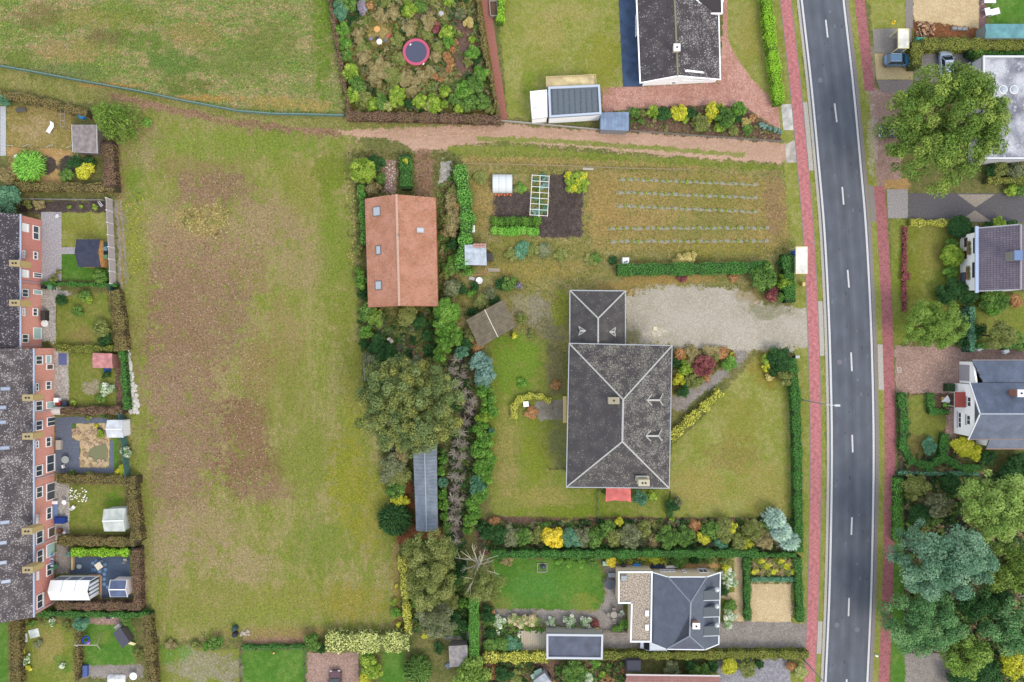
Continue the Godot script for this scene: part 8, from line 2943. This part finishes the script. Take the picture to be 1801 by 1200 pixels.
	border("beside the brown drive",[[650,1160,16,1.8,"lime"],[655,1178,18,1.9,"lime"],[640,1195,14,1.6,"gold"],[646,1148,12,1.4,"fresh"]])
	S(735,1182,26,2.0,"green","on the small dark lawn","spiky")
	S(830,1186,33,3.4,"cypress","","loose","",1.0,"large yellow green shrub below the small plank shed")
	border("at the meadow end of the yellow hedge",[[694,1058,7,0.7,"lime"],[696,1078,9,0.8,"fresh"],[700,1099,6,0.6,"gold"],[697,1030,4,0.4,"gold"],[720,1112,6,0.7,"teal"]])
	border("in the garden beyond the yellow hedge",[[735,1060,14,1.2,"green"],[745,1080,16,1.3,"olive"],[738,1042,9,1.0,"red"],[760,1045,18,1.5,"dark"],[790,1060,18,1.6,"olive"],[750,1115,9,0.5,"gold"],[800,1090,16,1.8,"dark"],[815,1060,9,1.8,"fresh"],[816,1100,12,1.6,"dark"],[806,1134,5,0.7,"gold"],[770,1140,10,0.8,"dark"],[790,1025,18,2.0,"dark"],[812,1005,14,2.0,"dark"]])
	border("beside the barn",[[660,287,18,1.6,"dark"],[655,330,14,1.1,"brown"],[668,315,10,1.0,"green"],[714,284,6,1.8,"gold"],[636,496,13,1.8,"fresh"],[634,478,9,1.2,"fresh"],[638,520,10,1.4,"dark"],[628,440,9,0.9,"olive"]])
	border("behind the barn gable",[[645,548,16,1.6,"green"],[660,560,18,1.7,"cypress"],[644,585,12,1.5,"fresh"],[715,555,20,1.2,"olive"],[738,565,14,1.1,"dark"],[668,610,22,2.0,"dark"],[690,625,18,1.8,"dark"],[652,630,14,1.6,"greyolive"],[640,605,10,1.3,"dark"],[752,590,12,1.2,"dark"],[735,640,14,1.4,"greyolive"],[755,618,11,1.3,"dark"],[700,650,16,1.6,"greyolive"]])
	var lb := "in the loose row between the barn and the laurel hedge"
	border(lb,[[795,355,16,1.4,"brown"],[800,380,18,1.5,"brown"],[792,405,16,1.5,"brown"],[808,365,12,1.3,"rust"],[785,390,12,1.2,"olive"],[800,340,12,1.2,"olive"],[798,430,11,1.1,"dark"],[792,470,14,1.3,"green"],[800,455,12,1.4,"fresh"],[822,475,12,1.4,"fresh"],[784,482,10,1.1,"olive"],[793,506,17,1.5,"greyolive"],[815,510,10,1.1,"dark"],[828,516,8,0.8,"fresh"],[833,505,9,0.9,"dark"]])
	border("beside the mossy shed",[[862,515,12,1.2,"greyolive"],[872,530,10,1.2,"dark"],[884,500,12,1.3,"dark"],[895,500,14,1.4,"green"],[912,502,7,0.9,"lilac"],[848,530,14,1.1,"olive"],[832,548,10,1.0,"dark"],[905,590,7,0.7,"gold"],[935,590,8,0.6,"olive"],[918,560,10,0.8,"olive"]])
	S(785,548,22,3.2,"fresh","in the living half of the dying conifer row","ball")
	border("in the living half of the dying conifer row",[[782,575,21,3.0,"fresh"],[800,590,18,2.8,"fresh"],[782,605,18,2.8,"fresh"],[775,625,14,2.4,"fresh"],[812,620,13,2.4,"teal"],[820,605,14,1.6,"dark"],[830,590,14,1.4,"olive"],[838,607,14,1.3,"rust"]])
	S(848,640,21,2.6,"blue","below the mossy shed")
	S(850,662,20,2.4,"blue","below the mossy shed")
	var gr := "along the lawn side of the dead conifer row"
	border(gr,[[850,685,16,2.0,"fresh"],[860,705,14,2.0,"fresh"],[862,722,14,2.0,"fresh"],[852,738,14,2.0,"lime"],[846,755,15,2.2,"fresh"],[855,772,16,2.2,"fresh"],[845,790,17,2.3,"fresh"],[858,806,15,2.2,"fresh"],[848,822,18,2.3,"fresh"],[858,838,14,2.2,"fresh"],[842,850,17,2.2,"teal"],[845,868,16,2.2,"fresh"],[834,885,15,2.0,"fresh"],[836,900,13,2.0,"fresh"],[826,915,12,1.8,"fresh"],[822,932,9,1.6,"fresh"],[862,760,8,1.4,"teal"]])
	border("along the shed side of the dead conifer row",[[778,808,9,1.8,"fresh"],[776,828,10,1.9,"fresh"],[778,848,10,2.0,"teal"],[778,868,10,2.0,"fresh"],[780,888,10,1.9,"fresh"],[782,908,9,1.8,"fresh"],[785,928,10,1.8,"green"],[790,945,9,1.6,"dark"],[776,795,7,1.6,"green"]])
	var k := 0
	for q in [[803,632],[797,652],[812,660],[806,676],[822,690],[815,706],[832,704],[828,722],[820,740],[812,760],[806,778],[818,778],[800,796],[812,800],[804,816],[798,834],[810,838],[802,856],[797,872],[808,876],[800,892],[796,908],[806,912],[800,928],[803,944]]:
		dead("dead_shrub","dead grey conifer in the bare middle of the dying row",q[0],q[1],0.95,2.0,26,"dead conifers in the dying row",[160 - k % 3 * 12,150 - k % 3 * 12,138 - k % 3 * 11],0.5,0.045)
		k += 1
	border("beside the long shed",[[690,820,22,1.8,"greyolive"],[705,838,20,1.8,"olive"],[682,840,16,1.6,"greyolive"],[695,862,18,1.6,"green"],[700,880,14,1.4,"gold"],[712,880,9,1.2,"gold"],[708,800,14,1.4,"brown"]])
	S(692,912,27,2.2,"dark","","spiky","",1.0,"round dark spiky shrub at the meadow edge")
	# farmhouse garden
	border("on the lawn side of the large house",[[918,673,9,0.5,"fresh"],[977,677,9,0.6,"rust"],[934,726,12,0.6,"rust"],[912,712,7,0.5,"olive"]])
	border("below the red canopy",[[1126,876,13,1.4,"teal"],[1064,866,6,1.2,"green"],[1180,890,15,1.3,"dark"],[1192,884,9,1.2,"greyolive"],[1181,913,5,0.5,"lime"],[1150,872,10,0.7,"lime"]])
	var fb := "in the flower bed beside the gravel yard"
	border(fb,[[1237,643,19,1.8,"red"],[1203,648,13,1.4,"lime"],[1196,668,12,1.3,"gold"],[1208,668,10,1.2,"olive"],[1203,688,13,1.2,"dark"],[1222,672,14,1.2,"olive"],[1196,622,12,0.9,"rust"],[1218,622,14,0.9,"brown"],[1250,620,16,0.8,"brown"],[1282,638,14,1.0,"fresh"],[1270,622,12,0.7,"rust"],[1258,632,8,0.9,"olive"],[1190,640,9,0.9,"dark"],[1214,640,8,0.8,"brown"],[1240,664,10,0.8,"rust"]])
	border("at the corner of the gravel yard",[[1345,488,26,2.6,"green"],[1376,496,12,2.0,"lime"],[1358,518,13,1.3,"red"],[1372,522,9,1.2,"green"],[1378,466,10,1.4,"dark"],[1200,458,14,0.9,"straw"],[1215,452,10,0.8,"straw"],[1200,490,9,0.5,"red"],[1290,488,10,0.5,"rust"]])
	border("beside the long hedge of the wide lawn",[[1370,630,22,1.8,"dark"],[1380,642,16,1.7,"dark"],[1362,645,14,1.6,"dark"],[1384,662,15,1.6,"olive"],[1346,632,11,1.0,"lime"],[1348,648,10,0.9,"gold"],[1354,662,8,0.7,"straw"]])
	var sb := "in the long border below the large house"
	border(sb,[[858,932,16,1.5,"dark"],[880,940,19,1.8,"dark"],[898,942,19,1.8,"greyolive"],[920,942,18,1.9,"green"],[945,942,15,1.6,"olive"],[973,945,21,2.2,"yellow"],[1005,946,19,1.9,"teal"],[1025,944,18,1.8,"greyolive"],[1046,946,16,1.8,"green"],[1066,930,15,1.6,"green"],[1084,945,17,1.9,"olive"],[1106,944,21,2.1,"greyolive"],[1132,930,14,1.3,"olive"],[1090,918,9,1.0,"gold"],[1150,950,11,0.9,"brown"],[1175,944,21,1.9,"green"],[1205,944,19,1.9,"green"],[1222,925,12,1.2,"rust"],[1236,948,13,1.5,"gold"],[1252,934,17,1.7,"green"],[1275,932,22,2.0,"olive"],[1285,925,12,1.7,"gold"],[1268,956,12,1.5,"teal"],[1300,950,16,1.7,"olive"],[1322,932,20,1.9,"olive"],[1312,956,12,1.4,"gold"],[1342,948,18,1.8,"brown"],[1352,925,12,1.4,"green"],[960,928,10,1.1,"green"],[870,918,10,1.0,"rust"]])
	S(1364,914,17,2.4,"ice","at the cycle path end of the long border","spiky")
	S(1376,936,19,2.6,"ice","at the cycle path end of the long border","spiky")
	S(1390,952,17,2.2,"ice","at the cycle path end of the long border","spiky")
	# south house
	border("along the back of the lush lawn",[[985,990,10,0.8,"fresh"],[1003,991,10,0.7,"fresh"],[1022,991,10,0.7,"fresh"],[1040,988,9,0.9,"green"],[1075,988,11,1.2,"yellow"],[1092,980,9,1.0,"green"],[1150,984,12,1.0,"gold"],[1195,986,13,1.0,"green"],[1222,984,9,1.1,"dark"],[890,984,12,0.8,"brown"]])
	border("in the flower beds beside the timber deck",[[878,1093,12,0.8,"white"],[904,1092,12,0.9,"pink"],[920,1094,13,0.9,"pink"],[938,1092,12,0.9,"pink"],[970,1094,9,0.8,"white"],[1002,1094,12,0.9,"white"],[1030,1094,11,0.9,"white"],[1048,1094,8,0.7,"red"],[860,1080,14,1.4,"dark"],[866,1077,6,0.8,"rust"],[864,1114,9,0.9,"dark","ball"],[880,1133,16,0.9,"green"],[902,1134,14,1.0,"teal"],[860,1135,12,0.8,"green"],[1020,1110,9,0.5,"olive"],[1050,1109,9,0.5,"gold"],[1098,1098,9,0.9,"fresh"],[1085,1106,9,0.6,"green"]])
	border("on the road side of the slate house",[[1280,1010,12,0.9,"white"],[1284,1026,12,0.9,"white"],[1278,1000,10,0.9,"gold"],[1276,985,10,1.0,"olive"],[1282,1066,12,0.8,"green"],[1284,1082,12,0.8,"white"],[1280,1098,9,0.7,"white"],[1275,1040,10,0.8,"dark"]])
	var q2 := 0
	for yy in 3:
		for xx in 7:
			S(1327 + xx * 11.5,986 + yy * 10,7.2,0.6,["olive","brown","gold"][(xx * 2 + yy) % 3],"in the flower square")
			q2 += 1
	border("in the forecourt beside the blue grey gravel",[[1282,1172,14,1.4,"gold","ball"],[1313,1174,16,1.4,"olive"],[1335,1168,9,1.0,"dark"],[1392,1172,10,0.7,"rust"]])
	S(1408,1181,12,1.2,"variegated","","ball","",1.0,"round clipped variegated ball shrub beside the lamp post")
	border("below the dark garage roof",[[1008,1182,24,2.2,"green"],[1048,1165,10,0.7,"fresh"],[1060,1188,8,0.7,"lime"],[1072,1172,8,0.8,"green"],[1035,1190,10,0.7,"white"],[885,1188,16,1.2,"dark"],[1185,1176,15,1.6,"greyolive"],[1235,1188,20,2.0,"green"],[1250,1172,12,1.4,"dark"],[905,1190,12,0.9,"olive"],[1215,1172,12,1.2,"dark"]])
	# trampoline garden
	var tg := "in the wild planting round the trampoline"
	border(tg,[[600,18,18,1.6,"teal"],[612,5,16,1.6,"green"],[602,52,13,1.2,"fresh"],[604,76,13,1.2,"fresh"],[608,98,11,1.0,"green"],[616,128,16,1.5,"lime"],[628,148,16,1.6,"green"],[620,168,15,1.4,"lime"],[638,175,15,1.4,"olive"],[655,182,13,1.3,"lime"],[670,178,14,1.3,"green"],[680,186,11,1.1,"variegated"],[700,170,18,1.6,"lime"],[718,182,9,1.0,"dark"],[740,176,14,1.4,"lime"],[768,182,17,1.5,"lime"],[756,188,10,1.1,"variegated"],[782,161,11,1.3,"lime"],[800,176,12,1.2,"green"],[815,160,15,1.5,"fresh"],[838,150,18,1.7,"green"],[848,128,14,1.5,"fresh"],[828,182,15,1.4,"green"],[850,180,14,1.4,"green"],[862,192,9,1.1,"olive"],[808,192,10,1.0,"lime"],[636,12,12,1.0,"lilac"],[650,10,8,0.8,"rust"],[668,28,13,0.9,"brown"],[690,22,14,0.9,"brown"],[678,5,10,0.8,"olive"],[718,16,14,1.2,"lime"],[740,10,12,0.9,"green"],[755,40,16,0.9,"brown"],[768,50,11,0.8,"red"],[786,55,14,1.3,"lime"],[789,74,10,1.1,"fresh"],[788,5,9,0.9,"lime"],[630,62,13,0.8,"brown"],[638,82,12,0.7,"olive"],[640,100,14,0.8,"brown"],[668,120,20,1.0,"brown"],[690,132,18,1.0,"olive"],[660,140,14,1.0,"brown"],[715,140,15,0.8,"brown"],[740,136,14,0.8,"brown"],[755,125,10,0.7,"brown"],[765,100,11,0.7,"brown"],[772,82,11,0.7,"olive"],[750,60,10,0.7,"olive"],[720,50,14,0.6,"brown"],[705,105,12,0.6,"olive"],[700,70,12,0.6,"olive"],[800,75,6,0.7,"rust","ball"],[795,88,6,0.6,"rust","ball"],[786,100,8,0.7,"rust","ball"],[792,110,8,0.7,"rust","ball"],[789,122,6,0.6,"rust","ball"],[766,134,6,0.5,"rust","ball"],[775,139,5,0.5,"rust","ball"],[782,132,5,0.5,"brown","ball"],[832,92,12,1.0,"fresh"],[832,70,8,0.7,"lime"],[824,40,9,0.7,"straw"],[812,25,10,0.8,"greyolive"],[822,110,9,0.8,"olive"],[725,160,12,0.6,"brown"],[690,155,11,0.8,"olive"]])
	# bed of the bungalow
	var nb := "in the bed between the pink drive and the track"
	border(nb,[[1115,199,10,0.9,"green"],[1129,199,8,0.8,"olive"],[1148,196,11,1.1,"lime"],[1166,200,12,1.0,"dark","ball"],[1178,203,7,0.8,"green"],[1194,198,14,1.3,"gold","ball"],[1216,199,11,1.0,"dark"],[1129,213,7,0.6,"green"],[1205,212,7,0.7,"lime"],[1151,212,5,0.5,"brown"],[1233,215,15,1.4,"olive","ball"],[1250,196,15,1.6,"gold"],[1244,212,8,1.0,"gold"],[1267,225,11,0.9,"lime"],[1275,207,17,1.8,"green","ball"],[1300,192,12,1.4,"fresh","ball"],[1298,208,9,1.0,"dark"],[1265,188,7,0.9,"lime"],[1314,227,10,0.8,"green"],[1312,216,9,0.8,"straw"],[1323,207,8,0.8,"rust"],[1290,229,9,0.6,"olive"],[1108,215,5,0.9,"green"]])
	border("at the end of the bed beside the concrete slab",[[1339,220,5,0.5,"blue"],[1347,223,5,0.5,"blue"],[1355,226,5,0.5,"blue"],[1363,229,5,0.5,"blue"],[1371,232,5,0.5,"blue"]])
	# east gardens
	border("in front of the white house",[[1676,450,18,2.0,"lime","ball"],[1673,427,9,1.2,"green"],[1672,479,12,1.0,"fresh"],[1688,399,19,1.6,"dark","ball"],[1680,508,22,2.0,"dark"],[1662,520,20,1.8,"dark"],[1700,520,18,2.0,"dark"],[1712,404,5,0.8,"dark","ball"],[1756,396,14,1.2,"lime"],[1738,397,9,1.0,"dark"],[1595,488,8,0.8,"red"],[1780,397,12,1.1,"dark"]])
	border("behind the white house",[[1736,528,17,1.8,"green"],[1758,530,18,1.8,"green"],[1745,545,12,1.4,"fresh"],[1785,528,14,1.0,"rust"],[1722,585,14,1.5,"dark"],[1785,600,16,1.5,"green"],[1700,600,14,1.6,"dark"]])
	border("beside the flat white roof",[[1718,96,14,1.5,"green"],[1708,98,9,1.2,"dark"],[1780,333,12,1.0,"lime"],[1794,335,10,1.0,"green"],[1760,297,14,1.4,"olive"],[1785,298,16,1.6,"greyolive"],[1744,300,10,1.2,"dark"],[1795,290,12,1.6,"brown"]])
	border("in the garden of the slate gabled house",[[1697,788,19,1.6,"gold"],[1712,796,14,1.4,"gold"],[1682,780,12,1.4,"gold"],[1634,783,14,1.1,"teal"],[1664,712,7,0.6,"fresh"],[1740,806,14,1.4,"dark"],[1790,812,18,1.6,"dark"]])
	crate("clipped_box","clipped dark green box cube beside the red door canopy","shrub",1674,682,1.1,1.1,1.1,M(46,74,40,{"tex": "gravel","size": 2.0}),{"body": "foliage"})

func grass() -> void:
	tufts("grass_tufts","short tufts of dry and green grass across the worn meadow",V([212,190,380,222,620,242,640,262,622,300,630,560,632,700,668,800,690,840,706,1108,420,1120,275,1128,246,1000,226,720,210,510,214,400,206,300]),42000,1,0.06,Color(1.34,1.38,1.18),0.14)
	tufts("grass_tufts","coarse weedy tufts across the field beyond the netting fence",V([0,0,570,0,600,130,608,203,480,200,390,188,250,160,0,112]),26000,2,0.1,Color(1.4,1.42,1.3),0.17)
	tufts("grass_tufts","tufts on the strip along the dirt track",V([0,122,250,165,420,198,880,216,880,240,500,238,215,186,0,156]),5000,3,0.1,Color(1.4,1.4,1.3))
	tufts("grass_tufts","straw coloured tufts across the vine plot",V([815,262,1380,292,1398,440,1340,465,1092,462,1000,505,960,590,880,590,860,470,835,430,825,300]),18000,4,0.1,Color(1.4,1.4,1.35))
	tufts("grass_tufts","wild tufts under the trees beside the barn",V([618,262,800,270,815,500,830,640,840,930,760,930,706,1000,690,840,640,700]),14000,5,0.2,Color(1.3,1.35,1.2))
	ground_cover("yellow_weeds","patch of dry yellow weeds in the meadow",V([322,372,345,362,380,356,405,372,402,410,382,420,350,412,322,400]),420,23,["straw","straw","brown"],0.15)
	ground_cover("yellow_weeds","scattered yellow weeds along the barn edge of the meadow",V([604,300,624,300,628,470,612,470]),160,24,["straw","brown"],0.14)
	ground_cover("yellow_weeds","scattered yellow weeds along the footpath edge of the meadow",V([220,340,262,340,262,480,226,500]),150,25,["straw","gold","brown"],0.13)
	ground_cover("brown_tufts","dead brown tufts in the worn middle of the meadow",V([270,310,430,300,470,420,440,560,470,700,480,860,430,900,300,920,262,800,256,560]),4200,26,["deadgrass","deadgrass","brown"],0.09)
	# low growth that fills the beds
	ground_cover("low_growth","low wild flowers and weeds round the trampoline",V([592,0,838,0,862,120,874,196,620,196,604,100]),2600,11,["olive","brown","green","olive","brown","greyolive","dark"],0.34,[[668,64,24],[733,95,27],[818,45,16],[822,80,18],[815,115,15],[745,20,16]])
	ground_cover("low_growth","low leafy growth under the long shrub border",V([840,918,1400,912,1408,966,845,970]),1500,12,["olive","green","dark","brown","greyolive"],0.4)
	ground_cover("low_growth","low flowers in the bed beside the gravel yard",V([1186,616,1288,618,1292,630,1250,660,1186,692]),340,13,["olive","brown","rust","green","gold"],0.32)
	ground_cover("low_growth","low plants in the bed between the pink drive and the track",V([1108,190,1230,190,1300,190,1340,212,1372,240,1372,246,1110,228]),240,14,["olive","brown","green"],0.24)
	ground_cover("low_growth","undergrowth on the wood floor",V([1592,836,1830,832,1830,1210,1690,1210,1685,1140,1596,1130]),2800,15,["dark","olive","green","dark","brown"],0.5)
	ground_cover("low_growth","weeds and brambles behind the barn and under the trees",V([632,545,770,545,770,640,830,640,830,700,840,930,775,930,770,800,690,800,640,700]),1500,16,["olive","dark","green","greyolive"],0.38)
	ground_cover("low_growth","weeds between the barn and the laurel hedge",V([772,330,806,300,806,470,800,530,774,530]),380,17,["olive","brown","green"],0.34)
	ground_cover("low_growth","undergrowth of the garden beyond the yellow hedge",V([722,950,820,950,822,1120,728,1110]),900,18,["dark","olive","green","dark"],0.42)
	ground_cover("low_growth","mixed low plants in the gardens below the olive hedge",V([852,1166,930,1166,980,1200,980,1166,1098,1164,1098,1215,852,1215]),520,19,["olive","green","dark","rust"],0.36)
	ground_cover("low_growth","low plants in the beds beside the timber deck",V([848,1086,918,1086,918,1106,1056,1102,1056,1112,962,1112,916,1108,914,1146,850,1146]),380,20,["green","olive","fresh","white"],0.3)
	ground_cover("low_growth","low shrubs behind the slate house",V([1080,978,1266,980,1268,990,1082,990]),260,21,["green","olive","gold"],0.34)
	ground_cover("low_growth","ground cover plants in the front garden of the gabled house",V([1582,694,1600,694,1600,800,1660,800,1690,800,1690,830,1582,830]),260,22,["dark","brown","olive"],0.3)

# one countless mass of low plants filling a bed
func ground_cover(called: String,label: String,pts: Array,count: int,sd: int,kinds: Array,size: float,clear := []) -> void:
	var r := RandomNumberGenerator.new()
	r.seed = sd
	if not "clump" in meshes:
		var lb := []
		for k in 4: lb.append([Vector3(r.randf_range(-0.5,0.5),r.randf_range(0.25,0.6),r.randf_range(-0.5,0.5)),r.randf_range(0.35,0.6)])
		meshes["clump"] = foliage(lb,0.42,12.0,[Color.WHITE],r,0.5)
	var q := PackedVector2Array()
	var lo := Vector2(1e9,1e9)
	var hi := -lo
	for p in pts:
		var w := g(p.x,p.y)
		q.append(Vector2(w.x,w.z))
		lo = lo.min(Vector2(w.x,w.z))
		hi = hi.max(Vector2(w.x,w.z))
	var at := []
	for k in count * 3:
		if at.size() >= count: break
		var p2 := Vector2(r.randf_range(lo.x,hi.x),r.randf_range(lo.y,hi.y))
		var ok := Geometry2D.is_point_in_polygon(p2,q)
		for c in clear:
			if Vector2(p2.x * 12.0 + CX - c[0],p2.y * 12.0 + CY - c[1]).length() < c[2]: ok = false
		if ok: at.append(p2)
	var mm := MultiMesh.new()
	mm.transform_format = MultiMesh.TRANSFORM_3D
	mm.use_colors = true
	mm.mesh = meshes["clump"]
	mm.instance_count = at.size()
	var nz := FastNoiseLite.new()
	nz.seed = sd
	nz.frequency = 0.25
	for k in at.size():
		var s := size * r.randf_range(0.5,1.3)
		mm.set_instance_transform(k,Transform3D(Basis(Vector3.UP,r.randf() * TAU).scaled(Vector3(s,s * 0.8,s)),Vector3(at[k].x,0,at[k].y)))
		var ki := int(clampf(nz.get_noise_2d(at[k].x,at[k].y) * 1.2 + 0.5 + r.randf_range(-0.3,0.3),0,0.999) * kinds.size())
		var c: Color = pal(kinds[ki])[r.randi() % 3]
		mm.set_instance_color(k,c)
	var o := MultiMeshInstance3D.new()
	o.name = numbered(called)
	add_child(o)
	o.multimesh = mm
	o.material_override = leaf_mat()
	o.set_meta("kind","stuff")
	o.set_meta("label",label)
	o.set_meta("category","plants")
